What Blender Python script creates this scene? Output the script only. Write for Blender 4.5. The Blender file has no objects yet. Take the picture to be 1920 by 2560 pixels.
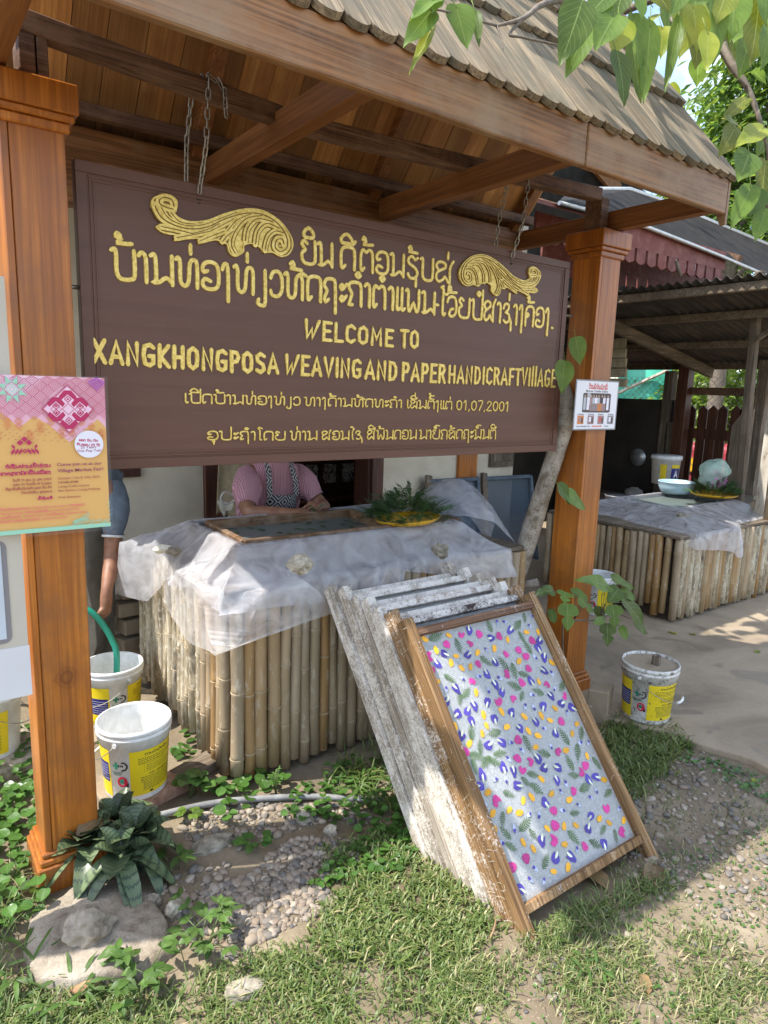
import bpy, bmesh, math, random
from mathutils import Vector, Matrix, noise as mnoise
R = math.radians
S = bpy.context.scene
C = S.collection
random.seed(7)
# ------------------------------------------------------------------ camera
FPX, CAMH = 1690.0, 1.5                       # focal length in photo pixels (1920 wide), eye height
_yaw, _pit, _rol = R(36.35), R(10.24), R(1.82)
_f = Vector((math.sin(_yaw)*math.cos(_pit), math.cos(_yaw)*math.cos(_pit), -math.sin(_pit)))
_r = Vector((math.cos(_yaw), -math.sin(_yaw), 0)); _u = _r.cross(_f)
_c, _s = math.cos(_rol), math.sin(_rol)
_r, _u = _c*_r+_s*_u, -_s*_r+_c*_u
CP = Vector((0, 0, CAMH))
cam = bpy.data.objects.new('camera', bpy.data.cameras.new('camera')); C.objects.link(cam)
cam.matrix_world = Matrix(((_r.x, _u.x, -_f.x, 0), (_r.y, _u.y, -_f.y, 0), (_r.z, _u.z, -_f.z, CAMH), (0, 0, 0, 1)))
cam.data.sensor_fit = 'HORIZONTAL'; cam.data.sensor_width = 36; cam.data.lens = 36*FPX/1920
cam.data.clip_start = 0.05; cam.data.clip_end = 400
S.camera = cam
# ------------------------------------------------------------------ light
SUN = Vector((-0.92*0.6, 0.39*0.6, 1)).normalized()
w = bpy.data.worlds.new("World"); S.world = w; w.use_nodes = True
nt = w.node_tree; bgn = nt.nodes['Background']; bgn.inputs[1].default_value = 0.15
sky = nt.nodes.new('ShaderNodeTexSky'); sky.sky_type = 'NISHITA'; sky.sun_disc = False
sky.sun_elevation = math.asin(SUN.z); sky.sun_rotation = math.atan2(SUN.x, SUN.y)
sky.air_density = 1.0; sky.dust_density = 1.2; sky.ozone_density = 1.0
_tc = nt.nodes.new('ShaderNodeTexCoord'); _ns = nt.nodes.new('ShaderNodeTexNoise'); _rp = nt.nodes.new('ShaderNodeValToRGB'); _mx = nt.nodes.new('ShaderNodeMix')
_ns.inputs['Scale'].default_value = 3.2; _ns.inputs['Detail'].default_value = 7; _ns.inputs['Roughness'].default_value = 0.6
_rp.color_ramp.elements[0].position = 0.44; _rp.color_ramp.elements[1].position = 0.66
_mx.data_type = 'RGBA'; _mx.inputs[7].default_value = (5.2, 5.5, 5.9, 1)
nt.links.new(_tc.outputs['Generated'], _ns.inputs[0]); nt.links.new(_ns.outputs[0], _rp.inputs[0])
nt.links.new(_rp.outputs[0], _mx.inputs[0]); nt.links.new(sky.outputs[0], _mx.inputs[6]); nt.links.new(_mx.outputs[2], bgn.inputs[0])
sl = bpy.data.lights.new('sun', 'SUN'); sl.energy = 2.9; sl.angle = R(0.53); sl.color = (1, 0.95, 0.87)
so = bpy.data.objects.new('sun', sl); C.objects.link(so); so.rotation_euler = SUN.to_track_quat('Z', 'Y').to_euler(); so.location = (-6, 5, 12)
S.view_settings.view_transform = 'Standard'; S.view_settings.look = 'None'
S.view_settings.exposure = 1.56; S.view_settings.gamma = 1; S.view_settings.use_curve_mapping = False
S.cycles.max_bounces = 8; S.cycles.transparent_max_bounces = 24; S.cycles.diffuse_bounces = 6
S.cycles.use_denoising = True; S.cycles.caustics_reflective = False; S.cycles.caustics_refractive = False
S.cycles.sample_clamp_indirect = 6
# ------------------------------------------------------------------ helpers
CAM_R, CAM_U, CAM_F = _r.copy(), _u.copy(), _f.copy()
def ray(px, py):
    return (CAM_R*((px-960)/FPX) - CAM_U*((py-1280)/FPX) + CAM_F)
def PY(px, py, Y):
    d = ray(px, py); return CP + d*(Y/d.y)
def PX(px, py, X):
    d = ray(px, py); return CP + d*(X/d.x)
def PZ(px, py, Z=0.0):
    d = ray(px, py); return CP + d*((Z-CAMH)/d.z)
def V(*a): return Vector(a)
def tag(o, label=None, cat=None, group=None, kind=None):
    if label: o['label'] = label
    if cat: o['category'] = cat
    if group: o['group'] = group
    if kind: o['kind'] = kind
    return o
def empty(name, loc, label, cat, group=None):
    o = bpy.data.objects.new(name, None); C.objects.link(o); o.location = loc; o.empty_display_size = 0.05
    return tag(o, label, cat, group)
def origin(o):
    v = Vector((0, 0, 0))
    while o is not None:
        v += o.location; o = o.parent
    return v
class MB:
    def __init__(s): s.v = []; s.f = []; s.t = []; s.m = []; s.sm = []; s.a = {}
    def add(s, vs, fs, tint=None, mi=0, smooth=False, a=None):
        o = len(s.v); t = random.random() if tint is None else tint
        if a is not None:
            for i, q in enumerate(a): s.a[o+i] = q
        s.v += [Vector(x) for x in vs]
        for f in fs:
            s.f.append([i+o for i in f]); s.t.append(t); s.m.append(mi); s.sm.append(smooth)
    def box(s, a, b, tint=None, mi=0, M=None, jit=0.0):
        (x0, y0, z0), (x1, y1, z1) = a, b
        vs = [V(x, y, z) for z in (z0, z1) for y in (y0, y1) for x in (x0, x1)]
        if jit: vs = [q+V(random.uniform(-jit, jit), random.uniform(-jit, jit), random.uniform(-jit, jit)) for q in vs]
        if M is not None: vs = [M @ q for q in vs]
        s.add(vs, [(0, 2, 3, 1), (4, 5, 7, 6), (0, 1, 5, 4), (2, 6, 7, 3), (0, 4, 6, 2), (1, 3, 7, 5)], tint, mi)
    def bar(s, p, q, w, h, up=(0, 0, 1), tint=None, mi=0):
        p, q, up = Vector(p), Vector(q), Vector(up); d = (q-p).normalized(); sd = d.cross(up).normalized(); u = sd.cross(d)
        vs = [e+sd*(i*w/2)+u*(j*h/2) for e in (p, q) for j in (-1, 1) for i in (-1, 1)]
        s.add(vs, [(0, 2, 3, 1), (4, 5, 7, 6), (0, 1, 5, 4), (2, 6, 7, 3), (0, 4, 6, 2), (1, 3, 7, 5)], tint, mi)
    def tube(s, pts, rad, n=8, tint=None, mi=0, caps=True, smooth=True, closed=False):
        pts = [Vector(p) for p in pts]; N = len(pts)
        if not hasattr(rad, '__len__'): rad = [rad]*N
        t0 = (pts[1]-pts[0]).normalized(); a = t0.orthogonal().normalized(); vs = []
        for i, p in enumerate(pts):
            if closed: t = (pts[(i+1) % N]-pts[i-1]).normalized()
            else: t = (pts[min(i+1, N-1)]-pts[max(i-1, 0)]).normalized()
            a = (a-t*a.dot(t)).normalized(); b = t.cross(a)
            vs += [p+(a*math.cos(k*2*math.pi/n)+b*math.sin(k*2*math.pi/n))*rad[i] for k in range(n)]
        fs = [(i*n+k, i*n+(k+1) % n, (i+1)*n+(k+1) % n, (i+1)*n+k) for i in range(N-1) for k in range(n)]
        if closed: fs += [((N-1)*n+k, (N-1)*n+(k+1) % n, (k+1) % n, k) for k in range(n)]
        t = random.random() if tint is None else tint
        s.add(vs, fs, t, mi, smooth)
        if caps and not closed:
            o = len(s.v)-N*n
            s.f.append([o+k for k in range(n-1, -1, -1)]); s.f.append([o+(N-1)*n+k for k in range(n)])
            s.t += [t, t]; s.m += [mi, mi]; s.sm += [False, False]
    def lathe(s, prof, n=32, c=(0, 0, 0), tint=0.5, mi=0, smooth=True, a0=0, a1=2*math.pi, mif=None):
        c = Vector(c); full = abs(a1-a0-2*math.pi) < 1e-6; m = n if full else n+1
        vs = [c+V(r*math.cos(a0+(a1-a0)*k/n), r*math.sin(a0+(a1-a0)*k/n), z) for (r, z) in prof for k in range(m)]
        fs = [(i*m+k, i*m+(k+1) % m, (i+1)*m+(k+1) % m, (i+1)*m+k) for i in range(len(prof)-1) for k in range(n)]
        s.add(vs, fs, tint, mi, smooth)
    def grid(s, fn, nu, nv, tint=0.5, mi=0, smooth=True):
        vs = [fn(i/nu, j/nv) for j in range(nv+1) for i in range(nu+1)]
        s.add(vs, [(j*(nu+1)+i, j*(nu+1)+i+1, (j+1)*(nu+1)+i+1, (j+1)*(nu+1)+i) for j in range(nv) for i in range(nu)], tint, mi, smooth)
    def prism(s, poly, ext, tint=None, mi=0):
        ext = Vector(ext); poly = [Vector(p) for p in poly]; n = len(poly)
        s.add(poly+[p+ext for p in poly], [tuple(range(n-1, -1, -1)), tuple(range(n, 2*n))]+[(i, (i+1) % n, n+(i+1) % n, n+i) for i in range(n)], tint, mi)
    def rock(s, c, r, seed=0, tint=None, mi=0, sub=2, rough=0.35, sq=(1, 1, 1), smooth=True):
        bm = bmesh.new(); bmesh.ops.create_icosphere(bm, subdivisions=sub, radius=1)
        c = Vector(c); vs = []
        for q in bm.verts:
            d = 1+rough*mnoise.noise(q.co*1.3+V(seed*7.1, seed*3.3, seed))+rough*0.5*mnoise.noise(q.co*3.1+V(seed, seed*2, 5))
            p = q.co*d
            vs.append(c+V(p.x*r*sq[0], p.y*r*sq[1], p.z*r*sq[2]))
        bm.verts.index_update()
        s.add(vs, [[q.index for q in f.verts] for f in bm.faces], tint, mi, smooth); bm.free()
    def build(s, name, mat, parent=None, xf=None, bevel=0, label=None, cat=None, group=None, kind=None, seg=1, solid=0):
        me = bpy.data.meshes.new(name); o = bpy.data.objects.new(name, me); C.objects.link(o)
        vs = s.v
        if parent is not None:
            L = origin(parent); o.parent = parent
            if xf is not None: o.matrix_basis = Matrix.Translation(-L) @ xf
            else: vs = [q-L for q in vs]
        elif xf is not None: o.matrix_world = xf
        elif vs and kind != 'structure':
            xs = [q.x for q in vs]; ys = [q.y for q in vs]; L = V((min(xs)+max(xs))/2, (min(ys)+max(ys))/2, min(q.z for q in vs))
            o.location = L; vs = [q-L for q in vs]
        me.from_pydata([tuple(q) for q in vs], [], s.f)
        at = me.attributes.new('tint', 'FLOAT', 'FACE'); at.data.foreach_set('value', s.t)
        if s.a:
            lu = me.attributes.new('luv', 'FLOAT_VECTOR', 'POINT'); fl = []
            for i in range(len(s.v)): fl += s.a.get(i, (0, 0, 0))
            lu.data.foreach_set('vector', fl)
        mats = mat if isinstance(mat, (list, tuple)) else [mat]
        for m in mats: me.materials.append(m)
        me.polygons.foreach_set('material_index', s.m); me.polygons.foreach_set('use_smooth', s.sm)
        me.update()
        if solid:
            q = o.modifiers.new('s', 'SOLIDIFY'); q.thickness = solid; q.offset = 0
        if bevel:
            b = o.modifiers.new('b', 'BEVEL'); b.width = bevel; b.segments = seg; b.limit_method = 'ANGLE'; b.angle_limit = R(40)
        return tag(o, label, cat, group, kind)
def cr(pts, n=5, closed=False):
    """Catmull-Rom through points (tuples of any length)"""
    P = [tuple(p) for p in pts]; N = len(P); out = []
    rng = range(N) if closed else range(N-1)
    for i in rng:
        g = lambda k: P[k % N] if closed else P[max(0, min(N-1, k))]
        a, b, c, d = g(i-1), g(i), g(i+1), g(i+2)
        for k in range(n):
            t = k/n
            out.append(tuple(0.5*(2*b[j]+(c[j]-a[j])*t+(2*a[j]-5*b[j]+4*c[j]-d[j])*t*t+(3*b[j]-a[j]-3*c[j]+d[j])*t**3) for j in range(len(b))))
    if not closed: out.append(P[-1])
    return out
# ------------------------------------------------------------------ materials
class Mt:
    def __init__(s, name):
        s.m = bpy.data.materials.new(name); s.m.use_nodes = True; s.nt = s.m.node_tree; s.b = s.nt.nodes['Principled BSDF']; s.out = s.nt.nodes['Material Output']
    def n(s, typ, **kw):
        x = s.nt.nodes.new(typ)
        for k, v in kw.items():
            if k.startswith('i_'):
                k = k[2:]; k = int(k) if k.isdigit() else k.replace('_', ' ')
                x.inputs[k].default_value = v
            else: setattr(x, k, v)
        return x
    def l(s, a, b): s.nt.links.new(a, b)
    def coord(s, sc=(1, 1, 1), rnd=True, use='Object'):
        tc = s.n('ShaderNodeTexCoord'); mp = s.n('ShaderNodeMapping'); mp.inputs['Scale'].default_value = sc
        if rnd:
            oi = s.n('ShaderNodeObjectInfo'); at = s.n('ShaderNodeAttribute', attribute_name='tint')
            m1 = s.n('ShaderNodeMath', operation='MULTIPLY_ADD', i_1=17.0); s.l(at.outputs['Fac'], m1.inputs[0])
            m2 = s.n('ShaderNodeMath', operation='MULTIPLY', i_1=11.0); s.l(oi.outputs['Random'], m2.inputs[0]); s.l(m2.outputs[0], m1.inputs[2])
            ad = s.n('ShaderNodeVectorMath', operation='ADD'); s.l(tc.outputs[use], ad.inputs[0]); s.l(m1.outputs[0], ad.inputs[1])
            s.l(ad.outputs[0], mp.inputs[0])
        else: s.l(tc.outputs[use], mp.inputs[0])
        return mp.outputs[0]
    def noise(s, co, scale, det=4, rough=0.55, dist=0):
        x = s.n('ShaderNodeTexNoise'); x.inputs['Scale'].default_value = scale; x.inputs['Detail'].default_value = det
        x.inputs['Roughness'].default_value = rough; x.inputs['Distortion'].default_value = dist; s.l(co, x.inputs[0]); return x.outputs[0]
    def ramp(s, fac, stops, interp='LINEAR'):
        x = s.n('ShaderNodeValToRGB'); e = x.color_ramp.elements; x.color_ramp.interpolation = interp
        while len(e) > 1: e.remove(e[0])
        for i, (p, c) in enumerate(stops):
            q = e[0] if i == 0 else e.new(p)
            q.position = p; q.color = (*c, 1) if hasattr(c, '__len__') else (c, c, c, 1)
        s.l(fac, x.inputs[0]); return x.outputs[0]
    def mix(s, f, a, b, blend='MIX'):
        x = s.n('ShaderNodeMix', data_type='RGBA', blend_type=blend)
        for k, q in ((0, f), (6, a), (7, b)):
            if hasattr(q, 'is_output'): s.l(q, x.inputs[k])
            elif k == 0: x.inputs[0].default_value = q
            else: x.inputs[k].default_value = (*q, 1)
        return x.outputs[2]
    def tint(s, col, lo=0.7, hi=1.3):
        at = s.n('ShaderNodeAttribute', attribute_name='tint'); mr = s.n('ShaderNodeMapRange'); mr.inputs[3].default_value = lo; mr.inputs[4].default_value = hi
        s.l(at.outputs['Fac'], mr.inputs[0]); x = s.n('ShaderNodeVectorMath', operation='SCALE'); s.l(col, x.inputs[0]); s.l(mr.outputs[0], x.inputs['Scale']); return x.outputs[0]
    def bump(s, h, st=0.3, dist=0.01):
        x = s.n('ShaderNodeBump'); x.inputs['Strength'].default_value = st; x.inputs['Distance'].default_value = dist; s.l(h, x.inputs['Height']); s.l(x.outputs[0], s.b.inputs['Normal']); return x
    def set(s, col=None, rough=None, **kw):
        if col is not None:
            if hasattr(col, 'is_output'): s.l(col, s.b.inputs['Base Color'])
            else: s.b.inputs['Base Color'].default_value = (*col, 1)
        if rough is not None:
            if hasattr(rough, 'is_output'): s.l(rough, s.b.inputs['Roughness'])
            else: s.b.inputs['Roughness'].default_value = rough
        for k, v in kw.items(): s.b.inputs[k.replace('_', ' ')].default_value = v
        return s
def simple(name, col, rough=0.6, var=0.15, scale=12, bump=0, **kw):
    m = Mt(name); co = m.coord(); f = m.noise(co, scale)
    d = tuple(c*(1-var) for c in col); h = tuple(min(1, c*(1+var)) for c in col)
    m.set(m.ramp(f, [(0.3, d), (0.7, h)]), rough, **kw)
    if bump: m.bump(m.noise(co, scale*6), bump, 0.004)
    return m.m
def wood(name, dark, mid, light, axis='Z', rough=0.45, tl=0.75, th=1.25, sc=1.0, grime=None, gscale=5, spec=0.4, bump=0.15, extra=None, streak=.5):
    m = Mt(name); along, acr = 1.3*sc, 26*sc
    scl = {'X': (along, acr, acr), 'Y': (acr, along, acr), 'Z': (acr, acr, along)}[axis]
    co = m.coord(scl); f = m.noise(co, 1.0, 5, 0.65, 1.1)
    scl2 = tuple(x*6 if x > along else x*2 for x in scl); f2 = m.noise(m.coord(scl2), 1.0, 3, 0.6)
    c = m.ramp(f, [(0.25, dark), (0.5, mid), (0.75, light)])
    c = m.mix(m.ramp(f2, [(0.42, 0.0), (0.66, 0.8)]), c, tuple(x*streak for x in dark))
    f3 = m.noise(m.coord(tuple(x*.35 if x > along else x*.6 for x in scl)), 1.0, 3, 0.5, 2.2); c = m.mix(m.ramp(f3, [(0.5, 0.0), (0.62, 0.45), (0.68, 0.0)]), c, tuple(x*min(1, streak*1.3) for x in dark))
    c = m.tint(c, tl, th)
    if grime:
        g = m.noise(m.coord((1, 1, 1)), gscale, 6, 0.65); c = m.mix(m.ramp(g, [(0.45, 0.0), (0.68, 0.85)]), c, grime)
    if extra: c = extra(m, c)
    m.set(c, rough, Specular_IOR_Level=spec); m.bump(f2, bump, 0.003)
    return m.m
# ------------------------------------------------------------------ shared materials
def _knot(m, c):
    tc = m.n('ShaderNodeTexCoord'); k = PY(166, 1694, 2.01)-V(1.48, 2.08, 0)
    nz = m.n('ShaderNodeTexNoise'); nz.inputs['Scale'].default_value = 22; m.l(tc.outputs['Object'], nz.inputs[0])
    a = m.n('ShaderNodeVectorMath', operation='MULTIPLY_ADD'); m.l(nz.outputs['Color'], a.inputs[0]); a.inputs[1].default_value = (.02, .02, .02); m.l(tc.outputs['Object'], a.inputs[2])
    s = m.n('ShaderNodeVectorMath', operation='SUBTRACT'); m.l(a.outputs[0], s.inputs[0]); s.inputs[1].default_value = (k.x+.01, k.y+.01, k.z+.01)
    b_ = m.n('ShaderNodeVectorMath', operation='MULTIPLY'); m.l(s.outputs[0], b_.inputs[0]); b_.inputs[1].default_value = (1, .3, .8)
    ln = m.n('ShaderNodeVectorMath', operation='LENGTH'); m.l(b_.outputs[0], ln.inputs[0])
    f = m.ramp(ln.outputs['Value'], [(0, .35), (.011, .45), (.0135, .9), (.017, .9), (.02, .3), (.027, .5), (.032, .15), (.05, 0.0)])
    c = m.mix(f, c, (.13, .035, .008))
    return c
W_POST = wood('varnished_post_wood', (.23, .066, .008), (.44, .142, .016), (.55, .205, .034), 'Z', .36, .8, 1.2, .8, (.2, .075, .025), 3.2, .5, .08, _knot, 1.0)
W_BEAM = wood('brown_beam_wood', (.15, .065, .022), (.31, .145, .055), (.42, .225, .1), 'X', .5, .85, 1.15, .8, (.30, .2, .12), 4, .35)
W_TIE = wood('tie_beam_wood', (.17, .065, .02), (.3, .125, .04), (.4, .18, .062), 'Y', .5, .85, 1.15, .8, None, 4, .35, .15, None, .9)
W_DARK = wood('weathered_bar_wood', (.08, .042, .026), (.17, .095, .06), (.26, .16, .105), 'X', .7, .8, 1.2, 1.2, (.22, .13, .08), 9, .2, .3)
def _stain(m, c):
    tc = m.n('ShaderNodeTexCoord'); sp = m.n('ShaderNodeSeparateXYZ'); m.l(tc.outputs['Object'], sp.inputs[0])
    f = m.noise(m.coord((14, 3, 1)), 1.0, 4); ad = m.n('ShaderNodeMath', operation='MULTIPLY_ADD', i_1=0.16); m.l(f, ad.inputs[0]); m.l(sp.outputs[1], ad.inputs[2])
    k = m.ramp(ad.outputs[0], [(0.105, 0.85), (0.15, 0.55), (0.185, 0.0)])
    return m.mix(k, c, (.03, .018, .012))
W_CEIL = wood('ceiling_board_wood', (.34, .15, .046), (.56, .28, .09), (.66, .38, .14), 'Y', .55, .55, 1.25, .9, (.2, .1, .045), 2.2, .3, .1, _stain, 1.0)
W_SHING = wood('weathered_shingle_wood', (.19, .15, .105), (.33, .255, .17), (.44, .34, .225), 'Y', .8, .7, 1.25, 1.0, (.11, .11, .09), 3.0, .15, .3)
M_SIGN = Mt('sign_brown_paint'); _co = M_SIGN.coord((1.2, 30, 30), False); _f = M_SIGN.noise(_co, 1, 5, .6, .4)
_c1 = M_SIGN.ramp(_f, [(.3, (.098, .042, .026)), (.7, (.128, .056, .036))])
_g = M_SIGN.noise(M_SIGN.coord((3, 9, 9), False), 2, 6, .7)
_c1 = M_SIGN.mix(M_SIGN.ramp(_g, [(.58, 0.0), (.8, .22)]), _c1, (.2, .13, .11))
M_SIGN.set(_c1, .42, Specular_IOR_Level=.4); M_SIGN.bump(_f, .12, .002); M_SIGN = M_SIGN.m
M_GOLD = Mt('gold_leaf'); _co = M_GOLD.coord((1, 1, 1), False); _f = M_GOLD.noise(_co, 90, 5, .6)
M_GOLD.set(M_GOLD.ramp(_f, [(.3, (.5, .34, .06)), (.55, (.76, .56, .15)), (.8, (.88, .72, .3))]), .38, Metallic=.35); M_GOLD.bump(_f, .15, .002); M_GOLD = M_GOLD.m
M_GOLDD = simple('gold_groove', (.2, .115, .02), .5, .25, 80, .2, Metallic=.3)
M_STEEL = simple('galvanised_steel', (.33, .31, .26), .5, .25, 60, .1, Metallic=.75)
M_BLACK = simple('dark_gap', (.012, .01, .008), .8)
# ------------------------------------------------------------------ pavilion
PVO = V(1.48, 2.08, 0)
pav = empty('roofed_gateway', PVO, 'wooden gateway with two orange varnished posts and a steep shingle roof', 'gateway')
for x0, x1 in ((.276, .426), (2.635, 2.785)):
    y0, y1 = 2.01, 2.16
    b = MB()
    b.box((x0+.021, y0, .0), (x1, y0+.02, 2.16), .35)
    b.box((x0+.001, y0-.001, .0), (x0+.0195, y1, 2.16), .75)
    b.box((x0+.022, y0+.0205, 0), (x1-.001, y1-.001, 2.16), .5)
    post = b.build('post', W_POST, pav, bevel=.002)
    c = MB(); o = .031
    c.box((x0-o, y0-o, 2.16), (x1+o, y1+o, 2.232), .4)
    c.box((x0-.022, y0-.022, 2.142), (x1+.022, y1+.022, 2.1597), .55)
    c.box((x0-.012, y0-.012, 2.118), (x1+.012, y1+.012, 2.1417), .7)
    c.build('post_cap', W_POST, post, bevel=.004)
    c = MB(); o = .026
    c.box((x0-o, y0-o, -.05), (x1+o, y1+o, .085), .45)
    c.box((x0-.018, y0-.018, .0852), (x1+.018, y1+.018, .105), .6)
    c.box((x0-.01, y0-.01, .1052), (x1+.01, y1+.01, .122), .3)
    c.build('post_base', W_POST, post, bevel=.004)
for x0, x1 in ((.335, .372), (.376, .402), (2.645, 2.70)):
    b = MB(); b.box((x0, 2.035, 2.232), (x1, 2.125, 2.345 if x1 < .375 else 2.375), .4); b.build('post_block', W_DARK, pav, bevel=.002)
for xr in (.30, 1.085, 1.88, 2.765):
    b = MB(); b.box((xr-.052, 1.531, 2.24), (xr, 2.598, 2.325)); b.build('tie_beam', W_TIE, pav, bevel=.002)
    for sgn in (-1, 1):
        b = MB(); b.bar((xr-.08, 2.08+sgn*.02, 2.985), (xr-.08, 2.08+sgn*.535, 2.34), .05, .07, (0, 0, 1)); b.build('rafter', W_TIE, pav, bevel=.002)
b = MB(); b.box((.19, 1.50, 2.218), (1.8515, 1.53, 2.346), .6); b.build('front_beam', W_BEAM, pav, bevel=.004)
b = MB(); b.box((1.8545, 1.499, 2.218), (2.715, 1.53, 2.346), .3); b.build('front_beam', W_BEAM, pav, bevel=.004)
b = MB(); b.box((.19, 2.60, 2.08), (2.76, 2.64, 2.337), .5); b.build('back_beam', W_BEAM, pav, bevel=.003)
for sgn in (-1, 1):
    b = MB(); b.box((.19, 2.08+sgn*.455-.02, 2.347), (2.74, 2.08+sgn*.455+.02, 2.387), .4); b.build('purlin', W_DARK, pav, bevel=.003)
def beamline(mb, pts, w, h, tint=.5):
    vs = []
    for p in pts:
        p = Vector(p); vs += [p+V(0, -w/2, -h/2), p+V(0, w/2, -h/2), p+V(0, w/2, h/2), p+V(0, -w/2, h/2)]
    n = len(pts); fs = [(i*4+k, i*4+(k+1) % 4, i*4+4+(k+1) % 4, i*4+4+k) for i in range(n-1) for k in range(4)]+[(3, 2, 1, 0), (n*4-4, n*4-3, n*4-2, n*4-1)]
    mb.add(vs, fs, tint)
b = MB(); beamline(b, cr([(.31, 2.055, 2.372), (.6, 2.055, 2.352), (1.0, 2.055, 2.327), (1.25, 2.055, 2.322), (1.8, 2.055, 2.345), (2.64, 2.055, 2.383)], 4), .05, .052)
b.build('hanging_bar', W_DARK, pav, bevel=.003)
SL = math.atan(1.19); SLEN = .938
for sgn, nm in ((1, 'front'), (-1, 'back')):
    # local frame: x along the eave, y up the slope, z out of the roof
    if sgn == 1: xf = Matrix.Translation((0, 1.477, 2.349)) @ Matrix.Rotation(SL, 4, 'X')
    else: xf = Matrix.Translation((2.96, 2.683, 2.349)) @ Matrix.Rotation(math.pi, 4, 'Z') @ Matrix.Rotation(SL, 4, 'X')
    random.seed(11)
    for ci, (s0, s1) in enumerate(((0, .56), (.44, .86), (.75, .945))):
        b = MB(); x = .17; k = 0
        while x < 2.76:
            wd = random.uniform(.068, .086); j = random.uniform(-.006, .006)
            zl = -.019+.02*ci if False else 0.0
            hw = wd/2-.0012; cx = x+wd/2; lift0 = .0+random.uniform(0, .002); r = hw
            ang = [math.pi+math.pi*i/8 for i in range(9)]
            pl = [(cx+hw*math.cos(a), s0+j+.028+.9*r*math.sin(a)) for a in ang]
            # tilted plank: butt end raised above the course below
            def zt(y, s0=s0, s1=s1, ci=ci): return (0.0 if ci == 0 else .021)*(1-(y-s0)/(s1-s0))-.0
            th = .019
            poly = pl+[(cx+hw, s1), (cx-hw, s1)]
            top = [V(a, q, zt(q)+lift0) for a, q in poly]; n = len(top)
            b.add(top+[p-V(0, 0, th) for p in top], [tuple(range(n)), tuple(range(2*n-1, n-1, -1))]+[(i, n+i, n+(i+1) % n, (i+1) % n) for i in range(n)])
            x += wd; k += 1
        b.build('shingle_course', W_SHING, pav, xf=xf)
    b = MB(); x = .19
    while x < 2.72:
        wd = random.uniform(.1, .135); b.box((x+.001, .02, -.04), (min(x+wd, 2.75)-.0015, SLEN-.02, -.021)); x += wd
    b.build('ceiling_boards', W_CEIL, pav, xf=xf)
b = MB()
for sgn in (-1, 1): b.bar((.15, 2.08+sgn*.035, 3.065), (2.79, 2.08+sgn*.035, 3.065), .11, .02, (0, sgn*.77, .64))
b.build('ridge_board', W_SHING, pav)
b = MB()
b.prism([V(2.7165, 1.499, 2.345), V(2.7165, 1.499, 2.18), V(2.7165, 1.52, 2.18), V(2.7165, 1.60, 2.345)], (.014, 0, 0)); b.build('end_bracket', W_BEAM, pav)
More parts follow.
